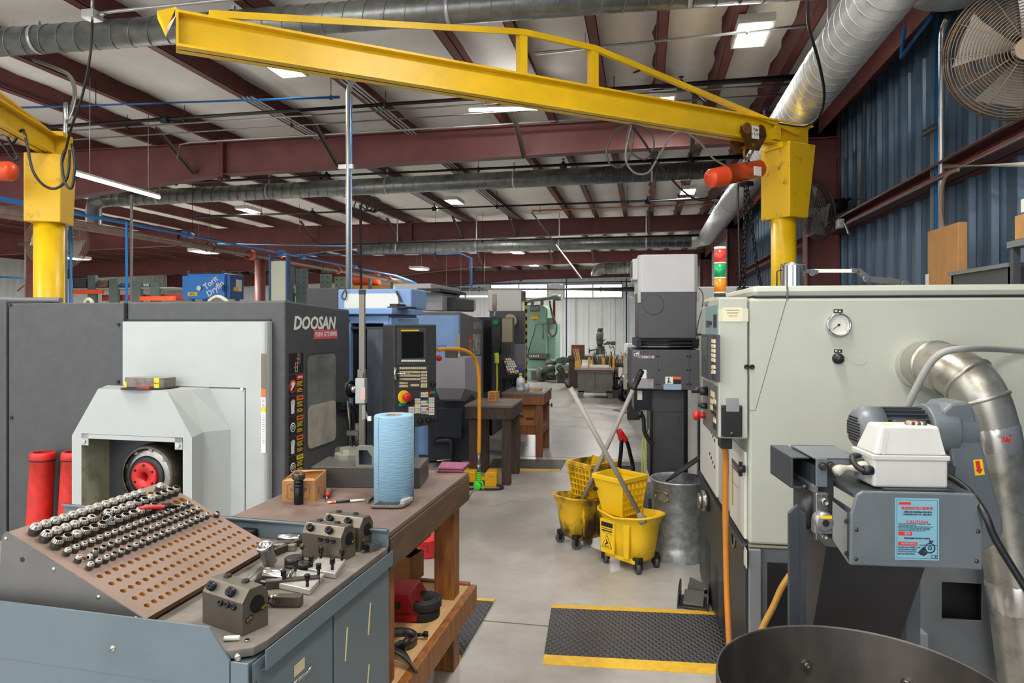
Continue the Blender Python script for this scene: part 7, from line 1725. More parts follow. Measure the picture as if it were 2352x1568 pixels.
b = B(); q0, q1 = U.y(1454, 822, -.032), U.y(1469, 806, -.032); b.tube([(q0.x, -.0315, q0.z), (q1.x, -.0315, q0.z), (q1.x, -.0315, q1.z), (q0.x, -.0315, q1.z)], .0018, 4, True); c = (q0+q1)/2; b.rev([(.008, 0), (.014, 0), (.014, .001), (.008, .001)], (c.x-.006, -.031, c.z-.002), (0, -1, 0), 14); b.box(c.x, q1.x-.006, -.032, -.031, c.z+.006, c.z+.016); b.box(c.x+.012, c.x+.016, -.032, -.031, c.z-.02, c.z+.01); part(b, 'logo_mark', white, UM)
q = U.y(1486, 820, -.0315); text('TURBO HB', 'lettering', white, UM, faceS((q.x, -.0312, q.z)), .028, bold=.018, shear=.25, sx=.8)
q = U.y(1479, 809, -.0315); text('LNS', 'lettering', mat('logo_dark_red', (120, 34, 34), .5), UM, faceS((q.x, -.0312, q.z)), .03, bold=.02, shear=.3, sx=1.1)
b = B(); x2, x3, z2, z3 = up(b, 1454, 870, 1501, 891, -.032, .0015); lp_ = part(b, 'rating_plate', mat('plate_silver', (150, 152, 154), .4, .4), UM)
text('LNS', 'lettering', redsign, lp_, faceS((x3-.03, -.0325, z3-.012)), .02, bold=.02, shear=.2)
b = B(); up(b, 1468, 849, 1485, 869, -.032, .0015); wst = part(b, 'white_sticker', paper, UM)
b = B(); up(b, 1528, 865, 1546, 881, -.032, .0015); part(b, 'white_sticker', paper, UM)
b = B(); q = U.y(1536, 873, -.0325); b.ball((q.x, -.0322, q.z+.015), .007, 8, 6, (1, .1, 1)); b.bar((q.x-.006, -.0324, q.z-.022), (q.x+.002, -.0324, q.z+.01), .009, .0006, up=(0, 1, 0)); b.bar((q.x, -.0324, q.z-.005), (q.x+.016, -.0324, q.z-.02), .007, .0006, up=(0, 1, 0)); part(b, 'pictogram', black, UM)
b = B(); up(b, 1546, 865, 1564, 871, -.032, .0015); part(b, 'orange_header', org, UM)
b = B(); up(b, 1546, 871, 1564, 881, -.032, .0015); part(b, 'black_sticker', black, UM)
b = B(); up(b, 1524, 882, 1565, 895, -.032, .0015); part(b, 'blue_sticker', mat('sticker_pale_blue', (146, 168, 190), .5), UM)
b = B(); up(b, 1493, 895, 1580, 1100, .05, .35); zz_ = U.y(1540, 1000, .05)
part(b, 'column', charcoal, UM, .006)
b = B(); up(b, 1456, 895, 1496, 942, .02, .3); up(b, 1493, 940, 1499, 1100, .02, .05); up(b, 1571, 895, 1580, 1100, .02, .05); part(b, 'drive_box', blued, UM, .004)
b = B(); up(b, 1464, 897, 1475, 918, .018, .002); part(b, 'data_plate', mat('plate_cream2', (196, 192, 176), .5), UM)
b = B(); b.box(U.y(1486, 1000, .1).x, U.y(1586, 1000, .1).x, -.02, .55, 0, .25); part(b, 'foot', charcoal, UM, .006)
b = B()
for py in (907, 958):
    for px in (1506, 1560): q = U.y(px, py, .045); hexscrew(b, q+Vector((0, .005, 0)), (0, -1, 0), .008)
q = U.y(1532, 944, .045); b.box(U.y(1500, 944, .045).x, U.y(1572, 944, .045).x, .044, .05, q.z-.003, q.z+.003); part(b, 'column_bolts', darksteel, UM, kind='stuff')
b = B(); b.tube(cr([U.y(x, y, .0) for x, y in ((1470, 945), (1478, 962), (1480, 990), (1490, 1010), (1500, 1020))], 6), .016, 8); part(b, 'cable', black, UM)
b = B(); q = U.y(1470, 944, .0); b.cyl(q, q+Vector((0, 0, -.05)), .022, n=12); part(b, 'gland', black, UM)
b = B()
for px in (1477, 1484): b.tube(cr([U.y(px+8, 985, .03), U.y(px, 1010, .03), U.y(px-2, 1045, .03), U.y(px-2, 1095, .03)], 5), .006, 6)
part(b, 'green_wires', mat('yellow_green_wire', (168, 190, 70), .5), UM)
b = B(); b.tube(cr([U.y(x, y, -.02) for x, y in ((1604, 660), (1614, 675), (1613, 705), (1605, 735), (1600, 765), (1606, 782))], 6), .004, 6); part(b, 'side_cable', black, UM)
cb = thing('control_cabinet', 'pale grey control cabinet behind the charcoal column machine', 'cabinet', (*at(1640, HY, 7.0).xy, 0), 0)
x0, x1 = WD.y(1601, 800, 6.7).x, WD.y(1740, 800, 6.7).x; z1 = WD.y(1640, 658, 6.7).z
b = B(); b.box(x0-cb.location.x, x1-cb.location.x, 6.7-cb.location.y, 7.6-cb.location.y, .02, z1); part(b, 'body', mat('cabinet_pale', (196, 198, 198), .45, 0, .03, 4), cb, .01)
b = B(); zs_ = WD.y(1620, 768, 6.7).z; b.box(x0-cb.location.x, x1-cb.location.x, 6.698-cb.location.y, 6.7-cb.location.y, zs_-.01, zs_+.01); part(b, 'door_seam', charcoal, cb)
xx0, xx1 = WD.y(1695, 700, 6.6).x, WD.y(1720, 700, 6.6).x
b = B(); b.box(xx0-cb.location.x, xx1-cb.location.x, 6.6-cb.location.y, 6.69-cb.location.y, 1.2, z1-.01); part(b, 'vent_box', charcoal, cb)
b = B(); b.box(x0-cb.location.x, x0+.34-cb.location.x, 6.55-cb.location.y, 6.699-cb.location.y, .02, .75); part(b, 'lower_unit', charcoal, cb)
tc = at(1558, HY, 4.74)
TCn = thing('trash_can', 'galvanised metal trash can with a black lid leaning in its mouth', 'trash can', (tc.x, tc.y, 0))
spang = mat('spangled_zinc', (172, 176, 178), .38, .5, .28, 22)
r1, r0, h = .186, .17, .545
b = B(); b.rev([(r0+.006, 0), (r0+.008, .01), (r0+.006, .085), (r0+.001, .09), (r0+.004, .12), (r1, h-.012), (r1+.006, h-.01), (r1+.008, h-.003), (r1+.004, h+.003), (r1-.003, h), (r1-.006, h-.02), (r0-.004, .08), (0, .06)], (0, 0, 0), (0, 0, 1), 56); part(b, 'can', spang, TCn, fix=False)
a = R(-128); c = Vector((math.cos(a)*(r1+.002), math.sin(a)*(r1+.002), h-.1)); tn = Vector((-math.sin(a), math.cos(a), 0)); nn_ = Vector((math.cos(a), math.sin(a), 0))
b = B(); b.tube(cr([c-tn*.05+Vector((0, 0, .0)), c-tn*.045+nn_*.012+Vector((0, 0, .035)), c+tn*.045+nn_*.012+Vector((0, 0, .035)), c+tn*.05, c+tn*.04+nn_*.02+Vector((0, 0, -.02)), c-tn*.04+nn_*.02+Vector((0, 0, -.02))], 4, True), .005, 8, True); part(b, 'handle', steel, TCn)
l0 = at(1541, 1102, 4.62); l1 = at(1622, 1040, 4.80)
tl_ = thing('can_lid', 'round black lid tilted in the mouth of the trash can', 'lid', (l0+l1)/2)
d = (l1-l0).normalized(); e_ = W(.257, 1, -.14); e_ = (e_-d*e_.dot(d)).normalized(); nl_ = d.cross(e_).normalized(); nl_ = nl_ if nl_.z > 0 else -nl_
rl = (l1-l0).length/2*1.02
b = B(); b.rev([(0, .0), (rl*.96, 0), (rl, .004), (rl, .012), (rl*.9, .016), (0, .018)], (0, 0, 0), nl_, 40); part(b, 'lid', rubber, tl_)
def mop_bucket(label, px, py, d, rz, dirty):
    base = at(px, HY, d); base.z = 0
    t = thing('mop_bucket', label, 'mop bucket', base, rz, 'yellow mop buckets')
    if dirty: body = mat('bucket_yellow_dirty', (214, 170, 20), .45, 0, col2=(66, 50, 28), scale=7, lo=.42, hi=.6, stretch=(1, 1, .45))
    else: body = mat('bucket_yellow', (228, 186, 20), .42, 0, col2=(120, 92, 26), scale=4.5, lo=.64, hi=.76, stretch=(1, 1, .7))
    n = 40
    def ring(rx, ry, z, e=2.6, lift=0.0):
        o = []
        for i in range(n):
            a = 2*PI*i/n; c, s = math.cos(a), math.sin(a)
            x = math.copysign(abs(c)**(2/e), c)*rx; y = math.copysign(abs(s)**(2/e), s)*ry
            o.append((x, y, z + lift*max(0, x/rx)**3 - (lift*.6)*max(0, 1-abs(x/rx)*2.2)))
        return o
    secs = [ring(.15, .10, .075), ring(.165, .112, .085), ring(.185, .125, .20), ring(.20, .135, .30), ring(.235, .155, .345, 2.3, .02), ring(.25, .168, .352, 2.2, .022), ring(.25, .168, .362, 2.2, .022), ring(.235, .153, .362, 2.3, .022), ring(.19, .125, .29), ring(.16, .105, .10)]
    b = B(); vs = [v for s in secs for v in s]; fs = []
    for k in range(len(secs)-1):
        for i in range(n): fs.append((k*n+i, k*n+(i+1) % n, (k+1)*n+(i+1) % n, (k+1)*n+i))
    fs.append(tuple(range(n-1, -1, -1))); fs.append(tuple((len(secs)-1)*n+i for i in range(n)))
    b.add(vs, fs, True); part(b, 'tub', body, t, fix=False)
    b = B()
    for sx, sy, w in ((-.085, -1, .058), (.075, -1, .02), (-.085, 1, .058), (.075, 1, .02)): b.prism([(sx-w, .085), (sx+w, .085), (sx+w+.008, .31), (sx-w-.008, .31)], 'y', sy*.126-.014, sy*.126+.006)
    b.box(-.13, .13, -.112, .112, .055, .085); part(b, 'side_ribs', body, t, .006)
    for sx, sy in ((-.13, -.085), (.13, -.085), (-.13, .085), (.13, .085)):
        b = B(); b.box(sx-.026, sx+.026, sy-.026, sy+.026, .062, .10); cs_ = part(b, 'caster_bracket', black, t, .006)
        b = B(); w = Vector((.5, .86, 0)); c = Vector((sx*1.06, sy*1.1, .034)); b.cyl(c-w*.013, c+w*.013, .034, n=22); part(b, 'wheel', mat('caster_grey', (70, 70, 72), .5), cs_)
        b = B(); b.cyl(c-w*.016, c+w*.016, .012, n=12); b.bar(c-w*.018+Vector((0, 0, -.005)), c-w*.018+Vector((0, 0, .045)), .03, .004); b.bar(c+w*.018+Vector((0, 0, -.005)), c+w*.018+Vector((0, 0, .045)), .03, .004); part(b, 'fork', black, cs_)
    W0 = (-.21, .01); zb, zt_ = .335, .58
    def wq(x, y, z): return Vector((x, y, z))
    tb_ = [(W0[0]-.015, -.125), (W0[1]+.03, -.125), (W0[1]+.03, .125), (W0[0]-.015, .125)]; bb_ = [(W0[0]+.045, -.095), (W0[1]-.0, -.095), (W0[1]-.0, .095), (W0[0]+.045, .095)]
    b = B(); th = .006
    def wall(i, j):
        (ax, ay), (bx_, by_) = tb_[i], tb_[j]; (cx_, cy_), (dx_, dy_) = bb_[i], bb_[j]
        b.slab([(ax, ay, zt_), (bx_, by_, zt_), (dx_, dy_, zb), (cx_, cy_, zb)], Vector((-(by_-ay), bx_-ax, 0)), th)
    wall(0, 1); wall(2, 3); wall(3, 0)
    b.slab([(bb_[k][0], bb_[k][1], zb) for k in range(4)], (0, 0, 1), th)
    for k in range(4):
        p, q = tb_[k], tb_[(k+1) % 4]; b.bar((p[0], p[1], zt_), (q[0], q[1], zt_), .022, .03)
    WG = part(b, 'wringer', body, t, .003)
    b = B(); A0, A1_, C1, C0 = [wq(*tb_[1], zt_-.01), wq(*tb_[2], zt_-.01), wq(*bb_[2], zb), wq(*bb_[1], zb)]
    for k in range(7): b.bar(A0.lerp(A1_, k/6), C0.lerp(C1, k/6), .012, .009, up=(1, 0, 0))
    for k in range(6): b.bar(A0.lerp(C0, .06+k/5.6), A1_.lerp(C1, .06+k/5.6), .014, .009, up=(0, 0, 1))
    part(b, 'grid', body, WG)
    b = B(); b.cyl((W0[0]+.03, -.16, .5), (W0[0]+.03, -.135, .5), .012, n=12); b.cyl((W0[0]+.03, .135, .5), (W0[0]+.03, .16, .5), .012, n=12); part(b, 'pivot', black, WG)
    b = B(); b.slab([(W0[0]+.02, -.1, .61), (W0[0]+.06, -.1, .35), (W0[0]+.06, .1, .35), (W0[0]+.02, .1, .61)], (1, 0, 0), .008); part(b, 'press_plate', body, WG)
    c = Vector((-.10, -.1395, .235))
    b = B(); cz = .165
    b.tube([(-.085+dx, -.1405, cz+dz) for dx, dz in ((-.042, -.04), (.042, -.04), (0, .045))], .0026, 4, True); b.bar((-.10, -.141, cz-.022), (-.075, -.141, cz-.004), .009, .002, up=(0, 1, 0)); b.bar((-.085, -.141, cz-.008), (-.087, -.141, cz+.014), .007, .002, up=(0, 1, 0)); b.box(-.105, -.065, -.1415, -.1395, cz-.033, cz-.029); part(b, 'warning_mark', black, t)
    b = B(); b.box(-.135, -.035, -.1425, -.139, .262, .292); mk_ = part(b, 'maker_oval', redsign if dirty else black, t, .006)
    if not dirty:
        b = B(); b.box(-.13, -.04, -.141, -.139, .248, .252); b.box(-.13, -.04, -.141, -.139, .232, .240); b.tube(cr([(-.13, -.14, .223), (-.11, -.14, .228), (-.09, -.14, .219), (-.065, -.14, .224), (-.04, -.14, .214)], 4), .0018, 4); part(b, 'print', black, t)
    return t, Fr(base, rz)
bk1, BF1 = mop_bucket('cleaner yellow mop bucket in front, beside the trash can', 1448, 1300, 4.58, R(-38), False)
bk2, BF2 = mop_bucket('dirty yellow mop bucket with brown stains, behind and left of the cleaner one', 1338, 1250, 5.05, R(226), True)
def mop(label, p, q):
    p, q = Vector(p), Vector(q); t = thing('mop', label, 'mop', p, 0, 'grey mop handles'); v = q-p; u = v.normalized(); Ln = v.length
    b = B(); b.cyl((0, 0, 0), v*.87, .0155, n=14); part(b, 'pole', mat('pole_grey', (150, 147, 142), .4), t)
    b = B(); b.rev([(0, 0), (.019, .0), (.02, .01), (.02, .05)]+[(.0195+.0025*(k % 2), .05+.012*k) for k in range(8)]+[(.017, .15), (.017, Ln*.13-.01), (.012, Ln*.13), (0, Ln*.13)], v*.87, u, 16); part(b, 'grip', black, t)
    b = B(); b.rev([(0, -.05), (.03, -.05), (.034, -.03), (.02, .0), (.014, .03), (0, .03)], (0, 0, 0), u, 14); part(b, 'mop_socket', mat('mop_grey', (140, 130, 116), .8), t)
    return t
mop('grey mop handle leaning left from the cleaner bucket, with black ribbed grip', at(1470, 1183, 4.39), at(1284, 843, 4.3))
mop('grey mop handle leaning right from the dirty bucket, with black ribbed grip', at(1334, 1156, 4.95), at(1473, 853, 4.75))
t = thing('hand_truck', 'hand truck with red grips and black tubes behind the mop buckets', 'hand truck', (*at(1436, HY, 6.2).xy, 0)); o = Vector(t.location)
for pts, nm in ((((1428, 1006), (1426, 1040), (1422, 1075)), 'l'), (((1430, 1002), (1440, 1015), (1448, 1045), (1454, 1075)), 'r')):
    P2 = [at(x, y, 6.2)-o for x, y in pts]; e_ = P2[-1]; P2.append(Vector((e_.x, e_.y, .1)))
    part(B().tube(cr(P2, 6), .018, 10), 'tube_frame', blued, t)
part(B().tube(cr([at(x, y, 6.2)-o for x, y in ((1419, 985), (1424, 996), (1428, 1010))], 4), .027, 10), 'grip', redp, t)
part(B().tube(cr([at(x, y, 6.2)-o for x, y in ((1420, 986), (1430, 1000), (1438, 1012))], 4), .027, 10), 'grip', redp, t)
b = B(); e0 = at(1422, 1075, 6.2)-o; e1 = at(1454, 1075, 6.2)-o; b.box(min(e0.x, e1.x)-.02, max(e0.x, e1.x)+.02, min(e0.y, e1.y)-.14, max(e0.y, e1.y), 0, .012); b.box(min(e0.x, e1.x), max(e0.x, e1.x), min(e0.y, e1.y), max(e0.y, e1.y)+.01, .3, .33); part(b, 'toe_plate', darksteel, t)
def mat_tex():
    m = bpy.data.materials.new('diamond_mat'); m.use_nodes = True; nt = m.node_tree; b = nt.nodes['Principled BSDF']
    b.inputs['Base Color'].default_value = (*lin((74, 74, 78)), 1); b.inputs['Roughness'].default_value = .5
    tcn = nt.nodes.new('ShaderNodeTexCoord'); hs = []
    for rot in (R(35), R(-35)):
        mp = nt.nodes.new('ShaderNodeMapping'); mp.inputs['Rotation'].default_value = (0, 0, rot); nt.links.new(tcn.outputs['Object'], mp.inputs['Vector'])
        w = nt.nodes.new('ShaderNodeTexWave'); w.inputs['Scale'].default_value = 11; nt.links.new(mp.outputs['Vector'], w.inputs['Vector']); hs.append(w)
    mm = nt.nodes.new('ShaderNodeMath'); mm.operation = 'MULTIPLY'; nt.links.new(hs[0].outputs['Fac'], mm.inputs[0]); nt.links.new(hs[1].outputs['Fac'], mm.inputs[1])
    bp = nt.nodes.new('ShaderNodeBump'); bp.inputs['Strength'].default_value = 1.0; bp.inputs['Distance'].default_value = .012
    nt.links.new(mm.outputs[0], bp.inputs['Height']); nt.links.new(bp.outputs['Normal'], b.inputs['Normal'])
    return m
MATX = mat_tex(); mborder = mat('mat_yellow', (222, 178, 56), .55, 0, .12, 30, bump=.2, bscale=120)
def floor_mat_obj(label, c, front, back, bl, bw=.055, left=True):
    """c: four floor corners (front-left, front-right, back-right, back-left)"""
    o = (c[0]+c[1]+c[2]+c[3])/4; t = thing('floor_mat', label, 'mat', o, 0, 'black anti-fatigue mats'); P = [p-o for p in c]
    fa = (P[3]-P[0]).length; v = bw/fa
    L0, L1, R0, R1 = P[0], P[3], P[1], P[2]
    def row(u): return L0.lerp(L1, u), R0.lerp(R1, u)
    z = Vector((0, 0, .013)); e = Vector((0, 0, .003))
    u0, u1 = (v if front else 0), (1-v if back else 1)
    (a0, a1), (b0, b1) = row(u0), row(u1)
    b = B(); b.add([a0, a1, b1, b0, a0+z, a1+z, b1+z, b0+z], [(4, 5, 6, 7), (0, 1, 5, 4), (1, 2, 6, 5), (2, 3, 7, 6), (3, 0, 4, 7)]); part(b, 'mat_body', MATX, t)
    for flag, ua, ub in ((front, 0, u0), (back, u1, 1)):
        if not flag: continue
        (c0, c1), (d0, d1) = row(ua), row(ub); za, zb_ = (e, z) if ua == 0 else (z, e)
        b = B(); b.add([c0, c1, d1, d0, c0+za, c1+za, d1+zb_, d0+zb_], [(4, 5, 6, 7), (0, 1, 5, 4), (1, 2, 6, 5), (2, 3, 7, 6), (3, 0, 4, 7)]); part(b, 'yellow_edge', mborder, t)
    return t
g = lambda x, y: WD.z(x, y, 0)
fl, fr_, br, bl2 = g(1247, 1526), g(1700, 1552), g(1640, 1404), g(1268, 1388)
floor_mat_obj('black diamond mat with yellow edges in front of the pale lathe', [fl, fl+(fr_-fl), br+(br-bl2)*.12, bl2], True, True, 0, .075)
p = g(1138, 1376); q = g(1060, 1508); d = (p-q); left = Vector((-.98, -.02, 0))*.9
floor_mat_obj('black diamond mat with yellow edges beside the wooden workbench', [q+left-d*.1, q-d*.1, p, p+left], True, True, 0, .06)
floor_mat_obj('black diamond mat with yellow edges under the small dark table', [g(1120, 1080), g(1286, 1082), g(1300, 1056), g(1135, 1053)], True, True, 0, .06)
floor_mat_obj('black mat on the floor behind the mop buckets', [g(1304, 1086), g(1478, 1090), g(1478, 1062), g(1325, 1058)], False, True, 0, .03)
floor_mat_obj('dark mat on the floor far behind, left of the charcoal column machine', [g(1407, 941), g(1470, 960), g(1475, 945), g(1430, 938)], False, False, 0)
p = g(1592, 1398)
t = thing('foot_pedal', 'black steel foot pedal with side guards on the floor by the pale lathe', 'foot pedal', p, R(-8))
gm = mat('pedal_steel', (66, 66, 66), .42, .5, .2, 20)
b = B(); b.box(-.075, .075, -.02, .16, 0, .015); part(b, 'base', gm, t, .003)
for s in (-1, 1):
    b = B(); b.prism([(-.03, 0), (-.03, .05), (.0, .085), (.06, .11), (.14, .115), (.165, .09), (.165, 0)], 'x', s*.082-.004, s*.082+.004); part(b, 'side_guard', gm, t, .003)
b = B(); b.add([(-.055, .0, .035), (.055, .0, .035), (.055, .11, .065), (-.055, .11, .065), (-.055, .0, .02), (.055, .0, .02), (.055, .11, .05), (-.055, .11, .05)], [(0, 1, 2, 3), (7, 6, 5, 4), (0, 4, 5, 1), (1, 5, 6, 2), (2, 6, 7, 3), (3, 7, 4, 0)]); part(b, 'tread', mat('tread_steel', (120, 120, 118), .4, .6), t)
b = B(); b.slab([(-.05, .14, .02), (.05, .14, .02), (.05, .16, .09), (-.03, .16, .12)], (0, 1, 0), .006); part(b, 'rear_hood', mat('hood_tan', (70, 68, 60), .5), t)
solo(B().tube(cr([p+Vector((.05, .17, .03)), p+Vector((.12, .24, .02)), p+Vector((.16, .34, .012)), p+Vector((.14, .5, .012))], 6), .012, 8), 'pedal_cord', black, 'black cord running from the foot pedal to the pale lathe', 'cord')
def small_table(label, nearleg, rightleg, topz, w, dp, m, mt, legw, shelf=None):
    o = g(*nearleg); rz = R(1.0); t = thing('work_table', label, 'table', (o.x, o.y, 0), rz, 'small wooden tables in the aisle')
    b = B(); b.box(-w, .03, -.04, dp, topz-.025, topz); part(b, 'table_top', mt, t, .003)
    b = B(); b.box(-w+.01, .025, -.035, -.01, topz-.14, topz-.026); part(b, 'front_apron', m, t, .003)
    b = B(); b.box(.0, .026, -.009, dp-.01, topz-.14, topz-.026); part(b, 'side_apron', m, t, .003)
    b = B(); b.box(-w+.01, -w+.035, -.009, dp-.01, topz-.14, topz-.026); part(b, 'side_apron', m, t, .003)
    for x in (-legw, -w+.036):
        for y in (-.008, dp-legw-.02):
            b = B(); b.box(x, x+legw, y, y+legw, 0, topz-.027); part(b, 'leg', m, t, .003)
    if shelf:
        b = B(); b.box(-w+.02, .0, 0.0, dp-.02, shelf-.09, shelf); part(b, 'shelf', m, t, .003)
    return t, Fr((o.x, o.y, 0), rz)
dkw = mat('very_dark_wood', (78, 58, 48), .6, 0, col2=(54, 42, 36), scale=5, stretch=(6, 6, 1))
redw = mat('red_brown_wood', (136, 84, 46), .55, 0, col2=(92, 56, 34), scale=4, lo=.4, hi=.75, stretch=(7, 7, .8))
dkt = mat('grey_table_top', (110, 100, 96), .5, 0, .15, 7)
tA, TA = small_table('small dark wooden table with a rough grey top beside the yellow foot switch', (1172, 1114), (1190, 1081), .80, .46, .62, dkw, dkt, .085)
tB, TBf = small_table('brown wooden table with a lower shelf right behind the small dark table', (1246, 1050), None, .775, .50, .72, redw, dkt, .085, .36)
q = TA.z(1134, 920, .80)
t = thing('block_box', 'small tan wooden box with handwriting standing on the small dark table', 'box', TA.M @ q, R(-10)); w = .095
b = B(); b.box(-w/2, w/2, -.05, .05, 0, .10); part(b, 'box', mat('tan_block', (196, 134, 72), .7, 0, .08, 8), t, .003)
for k, s in enumerate(('USED', 'CARBIDE', 'INSERTS')): text(s, 'lettering', mat('marker_ink', (70, 56, 44)), t, faceS((0, -.0505, .08-.027*k)), .022, sx=.85)
q = TA.z(1160, 905, .80); solo(B().bar((0, 0, .01), (.16, .03, .01), .02, .02), 'tool_bar', steel, 'steel bar lying behind the tan handwritten box', 'bar', loc=TA.M @ Vector((-.2, .35, .80)))
q = TBf.z(1208, 925, .775)
t = thing('spray_bottle', 'white spray bottle with a blue and yellow trigger on the brown table', 'spray bottle', TBf.M @ Vector((-.32, .32, .775)))
b = B(); b.rev([(0, 0), (.052, 0), (.055, .008), (.055, .11), (.045, .145), (.018, .165), (.016, .19), (0, .19)], n=24); part(b, 'bottle', mat('bottle_translucent', (222, 224, 230), .3, 0, .03, 5), t)
b = B(); b.rev([(.0555, .04), (.0556, .10)], n=24); part(b, 'label', mat('bottle_label', (150, 160, 190), .5, 0, col2=(210, 206, 206), scale=22), t)
b = B(); b.cyl((0, 0, .185), (0, 0, .215), .022, n=16); b.bar((-.055, -.01, .21), (-.065, -.012, .285), .014, .018); b.bar((-.06, -.01, .275), (-.09, -.015, .262), .012, .012); part(b, 'trigger', mat('trigger_yellow', (228, 178, 30), .45), t)
b = B(); b.bar((-.075, -.01, .27), (.04, .01, .275), .03, .032); b.bar((.01, 0, .22), (.015, .0, .27), .03, .03); b.bar((.03, 0, .272), (.06, .005, .235), .024, .018); part(b, 'spray_head', mat('trigger_blue', (40, 60, 120), .45), t)
t = thing('plastic_cup', 'small clear cup with a purplish label beside the spray bottle', 'cup', TBf.M @ Vector((-.235, .27, .775))); b = B(); b.rev([(0, 0), (.03, 0), (.034, .09), (.031, .09), (.028, .004), (0, .004)], n=20); part(b, 'cup', mat('cup_lilac', (196, 190, 206), .35), t, fix=False)
t = thing('sponge_pad', 'tan brush pad on a grey sheet on the brown table', 'pad', TBf.M @ Vector((-.10, .28, .775))); b = B(); b.box(-.07, .09, -.15, .16, 0, .004); part(b, 'sheet', mat('sheet_grey', (170, 170, 166), .5), t); b = B(); b.box(-.055, .055, -.06, .06, .005, .03); part(b, 'pad', mat('pad_tan', (182, 148, 96), .9, 0, .25, 60), t, .006)
t = thing('cardboard_carton', 'brown carton with a dark lid on the lower shelf of the brown table', 'box', TBf.M @ Vector((-.20, .10, .361))); b = B(); b.box(-.2, .10, .0, .36, 0, .27); part(b, 'carton', mat('carton_orange', (170, 112, 58), .7, 0, .12, 8), t, .003); b = B(); b.box(-.19, .09, .02, .34, .271, .285); part(b, 'lid', black, t, .003)
b = B(); b.box(-.19, -.05, -.001, .0, .10, .13); b.box(-.02, .08, -.001, 0, .07, .1); part(b, 'print', mat('carton_print', (100, 40, 30), .7), t)
t = thing('pipe_clamp', 'small dark valve handle poking out of the brown table side', 'handle', TBf.M @ Vector((.027, .30, .60))); b = B(); b.cyl((0, 0, 0), (.06, 0, 0), .008, n=8); b.cyl((.05, 0, -.025), (.05, 0, .025), .008, n=8); part(b, 'mount_handle', darksteel, t)
p = g(1113, 1118)
t = thing('foot_switch', 'yellow foot switch box on the floor beside the small dark table', 'foot switch', p, R(4)); fy = mat('switch_yellow', (236, 176, 20), .4)
b = B(); b.prism([(.0, .0), (.12, .0), (.12, .125), (.10, .15), (.02, .15), (.0, .13)], 'y', .0, .16); b.box(-.08, .0, .02, .13, .06, .085); part(b, 'hood', fy, t, .008)
b = B(); b.box(.04, .09, -.001, .0, .10, .106); part(b, 'print', mat('switch_print', (120, 110, 60), .6), t)
t = thing('foot_switch', 'second yellow foot switch half hidden behind the wooden bench corner', 'foot switch', g(1082, 1116)); b = B(); b.box(-.12, .045, .0, .16, .03, .15); part(b, 'hood', fy, t, .02); b = B(); b.box(-.12, .04, .01, .15, 0, .029); part(b, 'base', black, t)
solo(B().tube(cr([p+Vector((.12, .02, .02)), p+Vector((.19, -.02, .012)), p+Vector((.17, -.10, .012)), p+Vector((.02, -.14, .012)), p+Vector((-.2, -.15, .012))], 7), .011, 8), 'switch_cord', black, 'black cord curling on the floor around the yellow foot switch', 'cord')
# ================= far end of the hall =================
def fbox(b, l, t, r, bt, Y, dep, floor=False):
    x0, x1, z0, z1 = prect(b, WD, 'y', l, t, r, bt, Y, dep); return x0, x1, z0, z1
def far(name, label, cat, px, Y, group=None):
    o = WD.y(px, HY, Y); o.z = 0; t = thing(name, label, cat, o, 0, group); return t, Fr((o.x, o.y, 0), 0)
def fb(fr, b, l, t, r, bt, y=0, dep=.3): return prect(b, fr, 'y', l, t, r, bt, y, dep)
Yd = WD.z(1367, 915, 0).y
t, f = far('steel_desk', 'grey steel work desk in the middle of the far floor, loaded with tools', 'desk', 1367, Yd)
dm = mat('old_grey_steel', (112, 110, 104), .5, .3, .18, 6)
b = B(); fb(f, b, 1327, 850, 1407, 902, 0, .75); part(b, 'body', dm, t, .01)
zt_ = f.y(1367, 844, 0).z
b = B(); b.box(f.y(1320, 846, 0).x, f.y(1411, 846, 0).x, -.06, .8, zt_-.05, zt_); part(b, 'desk_top', mat('pinkish_bench_top', (170, 146, 136), .6, 0, .15, 8), t)
for l, r, y in ((1327, 1336, 0), (1398, 1407, 0), (1330, 1338, .66), (1394, 1402, .66)):
    b = B(); x0, x1 = f.y(l, 900, y).x, f.y(r, 900, y).x; b.prism([(x0, 0), (x1, 0), (x1+(.06 if l < 1360 else 0), .16), (x0-(0 if l < 1360 else .06), .16)], 'y', y, y+.08); part(b, 'leg', dm, t)
b = B(); b.box(-.004, .004, -.004, 0, .2, zt_-.06); part(b, 'door_seam', charcoal, t)
def ontop(name, label, cat, px, dy, group=None): return thing(name, label, cat, f.M @ Vector((f.y(px, 844, 0).x, dy, zt_)), 0, group)
t2 = ontop('tool_rack', 'yellow ended rack full of small tools on the far steel desk', 'tool rack', 1367, .25)
xr0, xr1 = f.y(1322, 840, 0).x-f.y(1367, 844, 0).x, f.y(1404, 840, 0).x-f.y(1367, 844, 0).x
ty = mat('tool_yellow', (204, 160, 50), .5)
for xx in (xr0, xr0+.25, xr0+.78, xr1-.2): part(B().box(xx, xx+.05, -.1, .1, 0, .3 if xx == xr0 else .2), 'end_block', ty, t2)
random.seed(11)
for k in range(16):
    xx = xr0+.34+.042*k; part(B().cyl((xx, 0, 0), (xx+random.uniform(-.03, .03), 0, random.uniform(.24, .36)), .012, n=6), 'tool', random.choice([steel, darksteel, ty, mat('tool_wood', (190, 150, 110), .6)]), t2)
for k in range(14):
    xx = xr0+.86+.04*(k % 7); part(B().cyl((xx, -.05+.08*(k//7), 0), (xx, -.05+.08*(k//7), .16), .016, n=8), 'drill_bit', steel, t2)
part(B().box(xr0+.3, xr0+.72, -.2, -.16, 0, .06), 'paper_tray', white, t2)
t3 = ontop('file_holder', 'tan holder of files leaning at the left end of the far steel desk', 'holder', 1325, .1)
